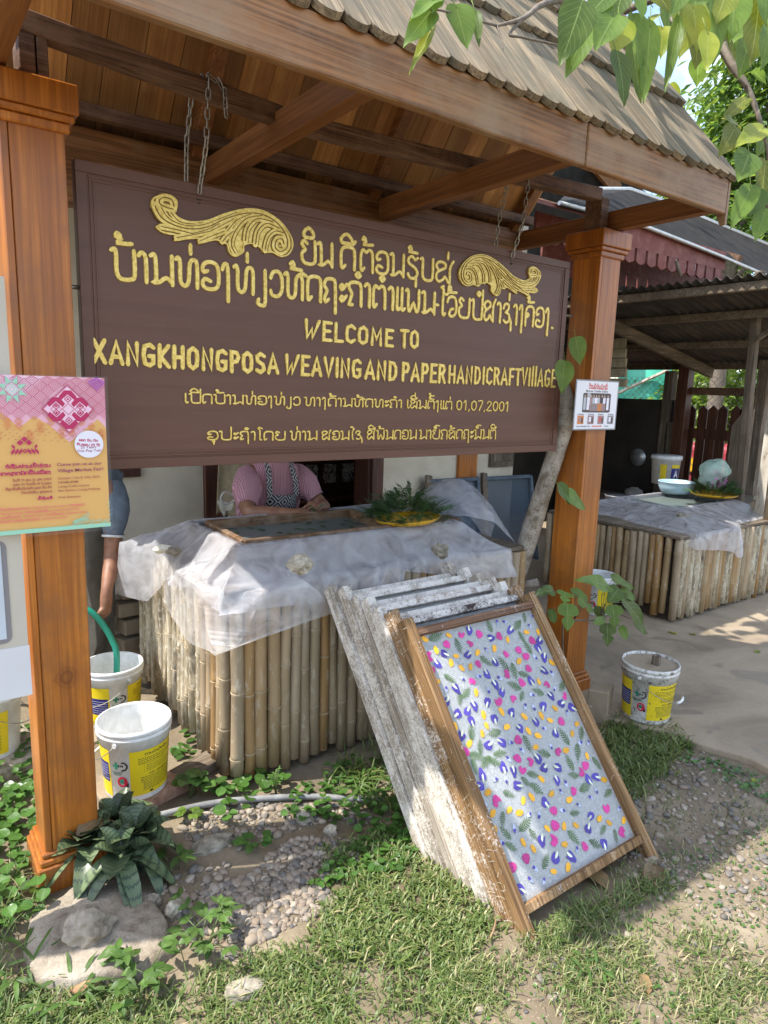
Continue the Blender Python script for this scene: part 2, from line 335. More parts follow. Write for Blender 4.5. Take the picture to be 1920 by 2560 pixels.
# ------------------------------------------------------------------ lettering (stroke alphabet)
G = {
 'ບ': (.8, [[(0, .96), (.09, 1), (.13, .85), (.13, .25), (.25, .02), (.55, .02), (.68, .2), (.68, 1)]]),
 'ປ': (.8, [[(0, .96), (.09, 1), (.13, .85), (.13, .25), (.25, .02), (.55, .02), (.68, .2), (.68, 1.5)]]),
 'ຍ': (.8, [[(.28, .9), (.14, 1), (.04, .85), (.2, .62), (.05, .48), (.05, .2), (.2, .02), (.52, .02), (.66, .2), (.66, 1)]]),
 'ນ': (.82, [[(0, .95), (.1, 1), (.15, .82), (.15, .12), (.05, .02), (.25, .05), (.48, .22), (.66, .06)], [(.68, 1), (.68, 0)]]),
 'ມ': (.85, [[(0, .95), (.1, 1), (.15, .82), (.15, .12), (.04, .02), (.22, .02), (.42, .25), (.7, .02)], [(.7, 1), (.7, 0)]]),
 'ດ': (.72, [[(.18, .14), (.08, .02), (.03, .15), (.03, .75), (.15, .97), (.45, .99), (.58, .8), (.58, 0)]]),
 'ຕ': (.75, [[(.18, .14), (.08, .02), (.03, .15), (.03, .75), (.12, .97), (.28, .88), (.42, .99), (.58, .82), (.6, 0)]]),
 'ຄ': (.75, [[(.15, .45), (.25, .55), (.15, .62), (.04, .5), (.04, .75), (.16, .97), (.45, .99), (.6, .8), (.6, 0)], [(.04, .5), (.04, 0)]]),
 'ອ': (.72, [[(.2, .66), (.08, .62), (.04, .76), (.14, .95), (.4, 1), (.58, .82), (.6, .25), (.45, .02), (.15, .02), (.03, .18), (.12, .36), (.3, .3)]]),
 'ງ': (.45, [[(.02, .8), (.1, 1), (.22, .85), (.22, -.38)]]),
 'ທ': (.85, [[(0, .95), (.08, 1), (.13, .82), (.13, .2), (.24, .02), (.36, .08), (.42, .3), (.46, .85), (.58, .99), (.7, .85), (.7, 0)]]),
 'ຽ': (.5, [[(.32, .95), (.32, -.25), (.2, -.42), (.04, -.35), (.06, -.2)]]),
 'ວ': (.6, [[(.04, .72), (.14, .96), (.36, .98), (.48, .75), (.48, .25), (.32, .02), (.1, .04), (.04, .2)]]),
 'ຫ': (.92, [[(0, .93), (.08, 1), (.13, .8), (.13, .2), (.24, .02), (.38, .08), (.44, .3), (.46, .8), (.6, .95), (.72, .75), (.72, 0)], [(.55, .95), (.72, 1.04), (.86, .98)]]),
 'ຖ': (.68, [[(.2, .12), (.08, .02), (.04, .2), (.14, .5), (.02, .7), (.1, .95), (.35, 1), (.5, .82), (.52, -.42)]]),
 'ກ': (.75, [[(.18, .02), (.04, .02), (.1, .25), (.16, .5), (.04, .7), (.02, .85), (.14, .97), (.42, .99), (.58, .82), (.6, 0)]]),
 'າ': (.4, [[(.02, .9), (.12, 1), (.24, .82), (.24, 0)]]),
 'ເ': (.3, [[(.08, 1), (.08, .15), (.16, .02), (.22, .1)]]),
 'ແ': (.5, [[(.06, 1), (.06, .15), (.12, .02), (.2, .08)], [(.3, 1), (.3, .15), (.36, .02), (.44, .08)]]),
 'ຜ': (.85, [[(0, .95), (.08, 1), (.13, .85), (.13, .2), (.22, .02), (.4, .4), (.56, .02), (.68, .2), (.68, 1)]]),
 'ພ': (.85, [[(0, .95), (.08, 1), (.13, .85), (.13, .2), (.22, .02), (.4, .5), (.56, .02), (.68, .2), (.68, 1)]]),
 'ຝ': (.85, [[(0, .95), (.08, 1), (.13, .85), (.13, .2), (.22, .02), (.4, .4), (.56, .02), (.68, .2), (.68, 1.4)]]),
 'ຈ': (.72, [[(.04, .72), (.14, .96), (.4, 1), (.56, .8), (.58, .25), (.4, .02), (.2, .05), (.22, .3), (.4, .4)]]),
 'ສ': (.85, [[(.1, .62), (.02, .8), (.15, 1), (.38, .95), (.4, .75), (.1, .5), (.04, .2), (.15, .02), (.32, .15), (.4, .3), (.55, .05)], [(.62, 0), (.6, .75), (.72, 1.12)]]),
 'ລ': (.75, [[(.1, .7), (.04, .85), (.15, 1), (.38, .95), (.4, .75), (.1, .5), (.04, .2), (.15, .02), (.32, .15), (.42, .3), (.58, .05)], [(.6, 0), (.6, .85)]]),
 'ຊ': (.72, [[(.04, .75), (.14, .98), (.38, .95), (.36, .7), (.2, .55), (.42, .45), (.46, .15), (.25, .02), (.1, .12)], [(.46, .3), (.58, .1), (.6, -.35)]]),
 'ຮ': (.75, [[(.58, .95), (.44, .88), (.3, 1), (.12, .9), (.14, .68), (.45, .5), (.6, .25), (.45, .02), (.2, .02), (.1, .18)]]),
 'ຣ': (.7, [[(.52, .95), (.4, .88), (.28, 1), (.1, .9), (.12, .68), (.42, .5), (.55, .25), (.42, .02), (.2, .02), (.1, .18)]]),
 'ຂ': (.75, [[(.04, .75), (.14, .98), (.34, .92), (.2, .6), (.2, .15), (.34, .02), (.5, .08), (.6, .3), (.6, 1)]]),
 'ຢ': (.8, [[(.28, .9), (.14, 1), (.04, .85), (.2, .62), (.05, .48), (.05, .2), (.2, .02), (.52, .02), (.66, .2), (.66, 1.4)]]),
 'ຕ້': (.75, []),
 'ະ': (.42, [[(.05, .72), (.12, .82), (.2, .72), (.12, .62), (.05, .72)], [(.18, .65), (.32, .85)], [(.05, .22), (.12, .32), (.2, .22), (.12, .12), (.05, .22)], [(.18, .15), (.32, .35)]]),
 'ໂ': (.42, [[(.3, 1.35), (.14, 1.48), (.04, 1.35), (.16, 1.12), (.18, .15), (.26, .02)]]),
 'ໄ': (.42, [[(.0, 1.42), (.12, 1.48), (.3, 1.2), (.18, 1.0), (.18, .15), (.26, .02)]]),
 'ໝ': (1.1, [[(0, .95), (.1, 1), (.15, .8), (.15, .2), (.28, .02), (.4, .3), (.5, .02)], [(.5, 1), (.5, .1), (.75, .25), (.95, .02)], [(.95, 1), (.95, 0)]]),
 '·': (.4, [[(.12, .5), (.2, .5)]]), '.': (.3, [[(.1, .03), (.16, .03)]]), ',': (.3, [[(.12, .05), (.06, -.15)]]), ' ': (.42, []), '|': (.4, [[(.2, 1.1), (.2, -.2)]]), '!': (.3, [[(.12, 1.2), (.12, .35)], [(.12, .05), (.13, .05)]]), '-': (.5, [[(.05, .5), (.4, .5)]]),
 '0': (.66, [[(.27, 1.2), (.06, .95), (.06, .3), (.27, 0), (.48, .3), (.48, .95), (.27, 1.2)]]), '1': (.5, [[(.05, .95), (.25, 1.2), (.25, 0)]]),
 '2': (.66, [[(.05, .95), (.2, 1.2), (.42, 1.1), (.42, .8), (.05, .02), (.5, .02)]]), '7': (.62, [[(.04, 1.2), (.48, 1.2), (.18, 0)]]), '5': (.62, [[(.45, 1.2), (.1, 1.2), (.08, .7), (.35, .75), (.48, .4), (.3, .02), (.05, .08)]]), '8': (.62, [[(.27, .65), (.08, .9), (.27, 1.2), (.46, .9), (.27, .65), (.05, .3), (.27, 0), (.5, .3), (.27, .65)]]),
}
MARKS = {  # upper/lower signs, drawn over the glyph before them
 'ັ': (.55, 1.16, [[(.05, .22), (.14, .3), (.2, .16), (.1, .05), (.5, .02)]]), 'ິ': (.5, 1.16, [[(.06, .0), (.02, .2), (.24, .42), (.46, .2), (.42, .0), (.06, .0)]]),
 'ີ': (.6, 1.16, [[(.06, .0), (.02, .2), (.24, .42), (.46, .2), (.5, .0), (.6, .12)], [(.06, .0), (.42, .0)]]), 'ື': (.6, 1.16, [[(.06, .0), (.02, .2), (.24, .42), (.46, .2), (.42, .0), (.06, .0)], [(.3, .1), (.3, .3)], [(.46, .05), (.52, .35)]]),
 'ຶ': (.5, 1.16, [[(.06, .0), (.02, .2), (.24, .42), (.46, .2), (.42, .0), (.06, .0)], [(.3, .1), (.3, .3)]]),
 '່': (.1, 1.2, [[(.05, .02), (.05, .3)]]), '້': (.5, 1.2, [[(.14, .28), (.06, .34), (.02, .24), (.16, .16), (.08, .02), (.48, .04)]]),
 'ໍ': (.2, 1.22, [[(.1, 0), (.0, .1), (.1, .2), (.2, .1), (.1, 0)]]), 'ົ': (.55, 1.16, [[(.1, .12), (.2, .2), (.26, .06), (.12, .0), (.02, .14), (.2, .34), (.52, .3)]]),
 'ຸ': (.2, -.5, [[(.14, .32), (.02, .3), (.12, .18), (.1, .0)]]), 'ູ': (.35, -.55, [[(.1, .36), (.02, .3), (.12, .2), (.12, .02), (.3, .02), (.32, .36)]]), 'ຼ': (.3, -.35, [[(.3, .25), (.05, .2), (.2, .05), (.35, .1)]]),
}
E_ = {
 'A': (.8, [[(.02, 0), (.33, 1), (.66, 0)], [(.16, .3), (.52, .3)]]), 'N': (.8, [[(.06, 0), (.06, 1), (.58, 0), (.58, 1)]]), 'X': (.82, [[(.04, 1), (.64, 0)], [(.62, 1), (.04, 0)]]),
 'G': (.8, [[(.6, .88), (.4, 1), (.1, .9), (.03, .5), (.12, .08), (.4, 0), (.6, .12), (.6, .45), (.36, .45)]]), 'K': (.76, [[(.06, 1), (.06, 0)], [(.58, 1), (.1, .48), (.6, 0)]]), 'H': (.78, [[(.06, 1), (.06, 0)], [(.58, 1), (.58, 0)], [(.06, .5), (.58, .5)]]),
 'O': (.8, [[(.32, 1), (.08, .85), (.04, .5), (.08, .15), (.32, 0), (.56, .15), (.6, .5), (.56, .85), (.32, 1)]]), 'P': (.7, [[(.07, 0), (.07, 1), (.42, .97), (.54, .75), (.42, .52), (.1, .48)]]), 'S': (.72, [[(.54, .88), (.3, 1), (.06, .85), (.1, .6), (.46, .42), (.54, .15), (.3, 0), (.03, .1)]]),
 'W': (1.05, [[(.1, 1), (.16, .05), (.46, .55), (.5, .05), (.92, 1)]]), 'E': (.66, [[(.52, 1), (.07, 1), (.07, 0), (.54, 0)], [(.07, .52), (.44, .52)]]), 'V': (.76, [[(.02, 1), (.32, 0), (.62, 1)]]), 'I': (.28, [[(.09, 1), (.09, 0)]]), 'D': (.78, [[(.07, 0), (.07, 1), (.38, .95), (.56, .7), (.56, .3), (.38, .05), (.07, 0)]]),
 'R': (.74, [[(.07, 0), (.07, 1), (.42, .97), (.54, .76), (.42, .55), (.1, .5)], [(.3, .5), (.58, 0)]]), 'C': (.74, [[(.58, .86), (.36, 1), (.1, .88), (.04, .5), (.1, .12), (.36, 0), (.58, .14)]]), 'F': (.62, [[(.5, 1), (.07, 1), (.07, 0)], [(.07, .52), (.42, .52)]]), 'T': (.7, [[(.02, 1), (.6, 1)], [(.31, 1), (.31, 0)]]),
 'L': (.64, [[(.07, 1), (.07, 0), (.52, 0)]]), 'M': (.9, [[(.05, 0), (.08, 1), (.36, .35), (.64, 1), (.68, 0)]]), 'l': (.28, [[(.1, 1.12), (.1, 0)]]), 'i': (.28, [[(.09, 1), (.09, 0)]]), ' ': (.4, [])}
def layout(txt, D):
    """strokes in em units and total width"""
    out = []; x = 0; bw = .7; bx = 0; up = False
    for ch in txt:
        if ch == 'ຳ': 
            out.append([(bx+bw*.45+q[0], 1.22+q[1]) for q in [(.1, 0), (0, .1), (.1, .2), (.2, .1), (.1, 0)]]); ch = 'າ'
        if ch in MARKS and D is G:
            mw, y0, st = MARKS[ch]
            yo = y0+(.36 if (up and ch in '່້') else 0)
            if y0 > 0: up = True
            for s in st: out.append([(bx+(bw-.12-mw)*.7+a, yo+b_) for a, b_ in s])
            continue
        wd, st = D.get(ch, G.get(ch, (.5, [])))
        for s in st: out.append([(x+a, b_) for a, b_ in s])
        if D is E_: wd += .13
        bx, bw = x, wd; x += wd; up = False
    return out, x
_rk = [0]
def ribbon(mb, pts, hw, h, fn, mi=0, round_=True):
    """raised rounded stroke; fn maps (u,v,height) to a point; pts in metres on the surface"""
    P = [Vector((p[0], p[1])) for p in pts]; P = [p for i, p in enumerate(P) if i == 0 or (p-P[i-1]).length > 1e-5]
    if len(P) < 2: return
    hs = [hw]*len(P)
    if round_:
        d0 = (P[0]-P[1]).normalized(); d1 = (P[-1]-P[-2]).normalized()
        P = [P[0]+d0*hw*.95, P[0]+d0*hw*.7]+P+[P[-1]+d1*hw*.7, P[-1]+d1*hw*.95]; hs = [hw*.25, hw*.7]+hs+[hw*.7, hw*.25]
    _rk[0] += 1; e0 = (_rk[0] % 40)*4e-6; vs = []
    for i, p in enumerate(P):
        a = (P[i]-P[i-1]).normalized() if i else (P[1]-P[0]).normalized(); b_ = (P[i+1]-P[i]).normalized() if i < len(P)-1 else a
        t = (a+b_); t = t.normalized() if t.length > 1e-4 else a
        n = Vector((-t.y, t.x)); k = min(1.5, 1/max(.5, n.dot(Vector((-a.y, a.x))))); e = e0+i*2e-6
        for sgn, hh in ((-1, 0), (-.8, h), (.8, h), (1, 0)):
            q = p+n*(hs[i]*k*sgn); vs.append(fn(q.x, q.y, hh+e))
    mb.add(vs, [(i*4+k, i*4+k+1, i*4+5+k, i*4+4+k) for i in range(len(P)-1) for k in range(3)], .5, mi, False)
def write(mb, txt, D, A, B, hl, hr, hw, h, fn, mi=0, smooth=3, jit=0.0):
    st, wd = layout(txt, D); A = Vector(A); B = Vector(B); U = B-A; Ln = U.length; U.normalize(); N = Vector((-U.y, U.x)); k = Ln/wd
    for s in st:
        p = cr(s, smooth) if (smooth > 1 and len(s) > 2) else s
        q = []
        for a, b_ in p:
            f = a/wd; hh = hl+(hr-hl)*f; v = A+U*(a*k)+N*(b_*hh); q.append((v.x, v.y))
        ribbon(mb, q, hw, h, fn, mi)
# ------------------------------------------------------------------ signboard
SX0, SX1, SZ0, SZ1, SY = .462, 2.520, 1.243, 2.086, 2.085
sign = empty('signboard', ((SX0+SX1)/2, SY+.02, SZ0), 'wide dark brown hanging signboard with raised gold lettering and two gold leaf scrolls', 'sign')
b = MB(); b.box((SX0+.012, SY, SZ0+.008), (SX1-.012, SY+.03, SZ1-.008), .5); b.build('board', M_SIGN, sign, bevel=.001)
b = MB()
for a, c in (((SX0, SZ1-.03), (SX1, SZ1)), ((SX0, SZ0), (SX1, SZ0+.03))): b.box((a[0], SY-.0045, a[1]), (c[0], SY+.034, c[1]), .5)
for a, c in (((SX0, SZ0+.0302), (SX0+.03, SZ1-.0302)), ((SX1-.03, SZ0+.0302), (SX1, SZ1-.0302))): b.box((a[0], SY-.0045, a[1]), (c[0], SY+.034, c[1]), .5)
for i, d in enumerate((.034, .044)):
    z = -.0022+.0008*i; e = .007
    b.box((SX0+d-.003, SY+z, SZ1-d-e), (SX1-d+.003, SY+.001, SZ1-d), .5); b.box((SX0+d-.003, SY+z, SZ0+d), (SX1-d+.003, SY+.001, SZ0+d+e), .5)
    b.box((SX0+d, SY+z, SZ0+d+e+.0002), (SX0+d+e, SY+.001, SZ1-d-e-.0002), .5); b.box((SX1-d-e, SY+z, SZ0+d+e+.0002), (SX1-d, SY+.001, SZ1-d-e-.0002), .5)
b.build('sign_frame', M_SIGN, sign, bevel=.0015)
sf = lambda u, v, h: V(u, SY-.0004-h, v)
def sp(px, py): q = PY(px, py, SY); return (q.x, q.z)
def line(txt, D, a, b_, hpl, hpr, hw, jit=0, sm=3, name='lettering'):
    """a, b_: baseline ends in the photo; hpl/hpr: x-height top points"""
    A, B = sp(*a), sp(*b_); hl = sp(*hpl)[1]-A[1]; hr = sp(*hpr)[1]-B[1]
    m = MB(); write(m, txt, D, A, B, hl, hr, hw, .004, sf, 0, sm); return m.build(name, M_GOLD, sign)
line('ຍິນ', G, (752, 658), (836, 668), (752, 601), (836, 612), .0067)
line('ດີ', G, (850, 670), (893, 676), (850, 615), (893, 622), .0067)
line('ຕ້ອນຮັບ', G, (899, 677), (1085, 704), (899, 622), (1085, 650), .0064)
line('ສູ່', G, (1086, 703), (1136, 712), (1086, 652), (1136, 662), .0062)
line('ບ້ານທ່ອງທ່ຽວຫັດຖະກຳຕຳແຜ່ນ', G, (281, 696), (1090, 786), (281, 622), (1090, 734), .0071)
line('·ເຈ້ຍປໍສາຊ່າງຄ້ອງ.', G, (1084, 786), (1384, 822), (1084, 737), (1384, 774), .0064)
line('WELCOME', E_, (760, 845), (988, 866), (760, 800), (988, 828), .007, sm=1)
line('TO', E_, (1000, 867), (1052, 870), (1000, 826), (1052, 830), .007, sm=1)
line('XANGKHONG', E_, (232, 904), (575, 927), (234, 850), (575, 879), .0074, sm=1)
line('POSA', E_, (576, 928), (702, 932), (576, 880), (702, 888), .0074, sm=1)
line('WEAVING', E_, (712, 934), (908, 944), (712, 888), (908, 902), .007, sm=1)
line('AND', E_, (912, 945), (998, 950), (912, 902), (998, 908), .0074, sm=1)
line('PAPER', E_, (1004, 950), (1117, 956), (1004, 908), (1117, 914), .007, sm=1)
line('HANDICRAFT', E_, (1120, 956), (1303, 962), (1120, 915), (1303, 924), .006, sm=1)
line('ViIllAGE'.replace('iI', 'i'), E_, (1302, 962), (1390, 967), (1302, 920), (1390, 926), .0056, sm=1)
line('ເປີດບ້ານທ່ອງທ່ຽວ', G, (460, 1007), (752, 1013), (460, 984), (752, 993), .0029)
line('ທາງດ້ານຫັດທະກຳ', G, (760, 1014), (1006, 1019), (760, 993), (1006, 1000), .0029)
line('ເລີ່ມຕັ້ງແຕ່', G, (1015, 1020), (1131, 1023), (1015, 1000), (1131, 1003), .0029)
line('01,07,2001', G, (1139, 1024), (1272, 1028), (1139, 1005), (1272, 1009), .0028)
line('ອຸປະຖຳໂດຍ', G, (517, 1099), (716, 1100), (517, 1078), (716, 1079), .0029)
line('ທ່ານ', G, (724, 1100), (795, 1099), (724, 1078), (795, 1078), .0029)
line('ສອນໄຊ', G, (803, 1099), (907, 1098), (803, 1078), (907, 1077), .0029)
line('ສີພັນດອນ', G, (916, 1098), (1042, 1097), (916, 1076), (1042, 1075), .0028)
line('ນາຍົກລັດຖະມົນຕີ', G, (1046, 1097), (1240, 1097), (1046, 1075), (1240, 1074), .0028)
# leaf scrolls: outline and ribs traced in sign units, the second is a smaller mirror image
_o = [(580, 385), (600, 345), (680, 328), (735, 360), (738, 410), (718, 432), (740, 465), (790, 492), (850, 500), (940, 490), (1050, 447), (1180, 418), (1290, 430), (1390, 490), (1460, 580), (1478, 650), (1450, 705), (1400, 718), (1350, 692), (1300, 690), (1262, 655), (1210, 635), (1165, 650), (1163, 690), (1110, 718), (1075, 690), (1060, 640), (1030, 633), (985, 612), (880, 636), (890, 605), (800, 607), (726, 618), (745, 585), (660, 570), (610, 530), (660, 515), (610, 450)]
_ribs = [([(715, 420), (650, 400), (625, 370), (655, 345), (705, 360), (720, 400)], .012), ([(600, 400), (640, 470), (720, 520), (830, 545), (940, 530), (1050, 480), (1180, 445), (1290, 455), (1380, 510), (1435, 590), (1440, 660), (1400, 690), (1365, 660), (1375, 615), (1410, 610), (1420, 640)], .013),
 ([(640, 410), (690, 480), (790, 522), (900, 520), (1010, 480), (1120, 440)], .008), ([(700, 440), (760, 500), (860, 515)], .008), ([(640, 530), (730, 548), (840, 575)], .010), ([(740, 600), (850, 580), (950, 560)], .010), ([(890, 620), (960, 590), (1040, 560)], .010), ([(1030, 625), (1060, 590), (1100, 560)], .010),
 ([(1300, 680), (1320, 600), (1365, 560), (1420, 570)], .010), ([(1240, 640), (1255, 560), (1310, 510), (1390, 540)], .011), ([(1175, 620), (1190, 540), (1250, 480), (1350, 500)], .011), ([(1110, 700), (1085, 640), (1110, 560), (1180, 480), (1280, 460)], .011), ([(1060, 560), (1120, 490), (1210, 450)], .008), ([(950, 560), (1030, 520), (1100, 480)], .009), ([(830, 575), (930, 550), (1010, 510)], .009)]
def c2s(p): return sp(150+p[0]/2.552, 360+p[1]/2.552)
def scroll(mapf, sc, nm):
    m = MB(); O = [mapf(c2s(p)) for p in cr(_o, 3, True)]
    cx, cz = 0, 0
    from mathutils.geometry import tessellate_polygon
    tri = tessellate_polygon([[Vector((a, z, 0)) for a, z in O]]); n = len(O); h = .005
    top = [sf(a, z, h) for a, z in O]; bot = [sf(a, z, -.001) for a, z in O]
    m.add(top+bot, [tuple(t) for t in tri]+[(i, (i+1) % n, n+(i+1) % n, n+i) for i in range(n)], .5, 0)
    for r, hw in _ribs:
        pts = [mapf(c2s(p)) for p in cr(r, 5)]
        ribbon(m, pts, hw*sc, .0085, sf, 0); ribbon(m, pts, hw*sc*.12, .011, sf, 1)
        for q in (-.95, .95):
            off = []
            for i, p in enumerate(pts):
                a = pts[max(i-1, 0)]; c = pts[min(i+1, len(pts)-1)]; t = Vector((c[0]-a[0], c[1]-a[1])).normalized(); off.append((p[0]-t.y*hw*sc*q, p[1]+t.x*hw*sc*q))
            ribbon(m, off, hw*sc*.14, .0075, sf, 1)
    edge = O+[O[0]]; ribbon(m, edge, .0026*sc, .008, sf, 0)
    return m.build(nm, [M_GOLD, M_GOLDD], sign)
scroll(lambda p: p, 1.0, 'leaf_scroll')
_l0, _l1 = c2s((580, 500)), c2s((1478, 500)); _zt, _zb = c2s((680, 328))[1], c2s((1400, 718))[1]
_t0, _t1 = sp(1145, 690), sp(1349, 690)
_zt2, _zb2 = sp(1333, 668)[1], sp(1157, 714)[1]
def mir(p):
    f = (p[0]-_l0[0])/(_l1[0]-_l0[0]); g = (p[1]-_zb)/(_zt-_zb)
    return (_t1[0]+(_t0[0]-_t1[0])*f, _zb2+g*(_zt2-_zb2))
scroll(mir, .75, 'leaf_scroll')
for x, z in ((SX0-.012, 1.755), (SX0-.012, 1.50), (SX1+.012, 1.86), (SX1+.012, 1.62)):
    s = -1 if x < 1 else 1
    m = MB(); m.tube([(x-s*.03, SY+.02, z), (x+s*.055, SY+.02, z)], .006, 8); m.build('bolt', M_STEEL, sign)
for px, py in ((497, 502), (1278, 657)):
    q = sp(px, py); m = MB(); m.lathe([(.0, 0), (.0085, 0)], 16); m.build('chain_hole', M_BLACK, sign, xf=Matrix.Translation((q[0], SY-.0006, q[1])) @ Matrix.Rotation(R(90), 4, 'X'))
# ------------------------------------------------------------------ chains
def link_mesh():
    m = MB(); a, r = .0095, .0062; pts = []
    for i in range(9): t = math.pi*i/8; pts.append((r*math.cos(t), 0, a+r*math.sin(t)))
    for i in range(9): t = math.pi+math.pi*i/8; pts.append((r*math.cos(t), 0, -a+r*math.sin(t)))
    m.tube(pts, .0021, 6, .5, closed=True); return m
_lk = None
def chain(pts, label, group='chains holding the signboard'):
    global _lk
    P = [Vector(p) for p in pts]; t = empty('chain', P[-1], label, 'chain', group)
    # resample at link pitch
    seg = []; pitch = .0255; acc = 0; q = [P[0]]
    for a, c in zip(P, P[1:]):
        L = (c-a).length; d = pitch-acc
        while d <= L: q.append(a.lerp(c, d/L)); d += pitch
        acc = L-(d-pitch)
    for i in range(len(q)-1):
        c = (q[i]+q[i+1])/2; d = (q[i+1]-q[i]).normalized()
        if _lk is None: o = link_mesh().build('link', M_STEEL); _lk = o
        else: o = _lk.copy(); C.objects.link(o)
        o.parent = t; o.matrix_basis = Matrix.Translation(c-P[-1]) @ d.to_track_quat('Z', 'X').to_matrix().to_4x4() @ Matrix.Rotation(R(90*(i % 2)+25), 4, 'Z')
h0 = PY(497, 500, SY-.004); h1 = PY(1278, 656, SY-.004)
chain([h0+V(0, 0, .0), h0+V(.0, -.005, .02), V(h0.x+.005, 2.03, 2.18), V(h0.x+.012, 2.022, 2.34), V(h0.x+.015, 2.03, 2.36), V(h0.x+.01, 2.055, 2.365), V(h0.x+.02, 2.06, 2.362)], 'front left steel chain hooked into the signboard between its gold scroll and the left post')
chain([V(h0.x-.02, 2.135, 2.03), V(h0.x-.02, 2.12, 2.2), V(h0.x-.01, 2.09, 2.35), V(h0.x+.0, 2.06, 2.367)], 'left steel chain dropping behind the top edge of the signboard')
chain([V(h0.x+.065, 2.02, 2.25), V(h0.x+.06, 2.02, 2.33), V(h0.x+.045, 2.024, 2.357), V(h0.x+.02, 2.026, 2.362)], 'short loose end of chain dangling from the hanging bar at the left')
chain([h1, h1+V(.0, -.004, .02), V(h1.x+.005, 2.035, 2.18), V(h1.x+.01, 2.022, 2.35), V(h1.x+.01, 2.03, 2.395)], 'front right steel chain hooked into the signboard above its small scroll')
chain([V(h1.x-.05, 2.135, 2.03), V(h1.x-.045, 2.12, 2.2), V(h1.x-.03, 2.088, 2.39)], 'right steel chain dropping behind the top edge of the signboard')
# ------------------------------------------------------------------ ground
def inpoly(x, y, P):
    c = False; j = len(P)-1
    for i in range(len(P)):
        if (P[i][1] > y) != (P[j][1] > y) and x < (P[j][0]-P[i][0])*(y-P[i][1])/(P[j][1]-P[i][1])+P[i][0]: c = not c
        j = i
    return c
def gpoly(*pp): return [tuple(PZ(a, b, 0)[:2]) for a, b in pp]
def gh(x, y):
    """height of the soil"""
    e = max(0, min(1, (2.55-x)/.5))*max(0, min(1, (3.4-y)/.5))
    return (.016*mnoise.noise(V(x*2.1, y*2.1, 3))+.006*mnoise.noise(V(x*8, y*8, 1)))*e-.004*(1-e)
M_SOIL = Mt('trodden_soil'); _co = M_SOIL.coord((1, 1, 1), False)
_a = M_SOIL.noise(_co, 2.2, 6, .6); _b = M_SOIL.noise(_co, 28, 6, .7); _d = M_SOIL.noise(_co, 160, 3, .6)
_c = M_SOIL.ramp(_a, [(.35, (.095, .072, .044)), (.5, (.18, .142, .09)), (.68, (.29, .24, .165))])
_c = M_SOIL.mix(M_SOIL.ramp(_b, [(.4, 0.0), (.7, .6)]), _c, (.16, .115, .07)); _c = M_SOIL.mix(M_SOIL.ramp(_d, [(.62, 0.0), (.72, .6)]), _c, (.4, .35, .27))
M_SOIL.set(_c, M_SOIL.ramp(_a, [(.36, .45), (.5, .9)])); M_SOIL.bump(_b, .5, .012); M_SOIL = M_SOIL.m
def axis(lo, hi, st, far):
    a = []; x = lo
    while x < hi: a.append(x); x += st
    return [-q for q in reversed(far)]+a+far
xs = [-200, -60, -20, -8, -3, -1.6]+[-.9+.045*i for i in range(125)]+[5.2, 6, 8, 12, 20, 60, 200]
ys = [-200, -60, -20, -8, -3, -1, 0]+[.25+.045*i for i in range(85)]+[4.3, 5, 6, 8, 12, 20, 60, 200]
g = MB(); nx = len(xs)
g.add([V(x, y, gh(x, y)) for y in ys for x in xs], [(j*nx+i, j*nx+i+1, (j+1)*nx+i+1, (j+1)*nx+i) for j in range(len(ys)-1) for i in range(nx-1)], .5, 0, True)
g.build('ground', M_SOIL, kind='structure')
M_CONC = Mt('old_concrete'); _co = M_CONC.coord((1, 1, 1), False); _a = M_CONC.noise(_co, 1.7, 7, .65, .5); _b = M_CONC.noise(_co, 60, 4, .7)
_c = M_CONC.ramp(_a, [(.3, (.165, .125, .083)), (.5, (.29, .228, .155)), (.7, (.36, .29, .2))]); _c = M_CONC.mix(M_CONC.ramp(_b, [(.45, 0.0), (.75, .4)]), _c, (.2, .165, .125))
_v = M_CONC.noise(_co, 3.1, 3, .5, 1.2); _c = M_CONC.mix(M_CONC.ramp(_v, [(.62, 0.0), (.66, .45)]), _c, (.12, .1, .075))
M_CONC.set(_c, M_CONC.ramp(_v, [(.6, .85), (.66, .5)])); M_CONC.bump(_b, .3, .004); M_CONC = M_CONC.m
random.seed(3)
edge = gpoly((1990, 1965), (1910, 1928), (1860, 1905), (1800, 1885), (1740, 1868), (1690, 1850), (1640, 1838), (1590, 1826), (1545, 1815), (1500, 1800), (1450, 1770))
edge = cr([(a+random.uniform(-.012, .012), b_+random.uniform(-.012, .012)) for a, b_ in edge], 3)
poly = [(3.4, -.6)]+edge+[(2.45, 2.3), (2.5, 8.2), (14, 8.2), (14, -.6)]
g = MB(); g.prism([V(a, b_, -.05) for a, b_ in poly], (0, 0, .075)); g.build('pavement', M_CONC, kind='structure', bevel=.008, seg=2)
# ------------------------------------------------------------------ bamboo vats
M_BAM = Mt('bamboo_cane'); _co = M_BAM.coord((20, 20, 2)); _a = M_BAM.noise(_co, 1, 5, .6); _at = M_BAM.n('ShaderNodeAttribute', attribute_name='tint')
_c = M_BAM.ramp(_at.outputs['Fac'], [(0, (.34, .18, .06)), (.2, (.36, .225, .1)), (.45, (.40, .295, .175)), (.75, (.39, .30, .2)), (1, (.3, .235, .15))])
_c = M_BAM.mix(M_BAM.ramp(_a, [(.35, 0.0), (.7, .5)]), _c, (.2, .135, .07)); _b = M_BAM.noise(M_BAM.coord((45, 45, 14)), 1, 4, .7)
_c = M_BAM.mix(M_BAM.ramp(_b, [(.56, 0.0), (.66, .55)]), _c, (.5, .44, .34)); M_BAM.set(_c, .5, Specular_IOR_Level=.35); M_BAM.bump(_a, .2, .003); M_BAM = M_BAM.m
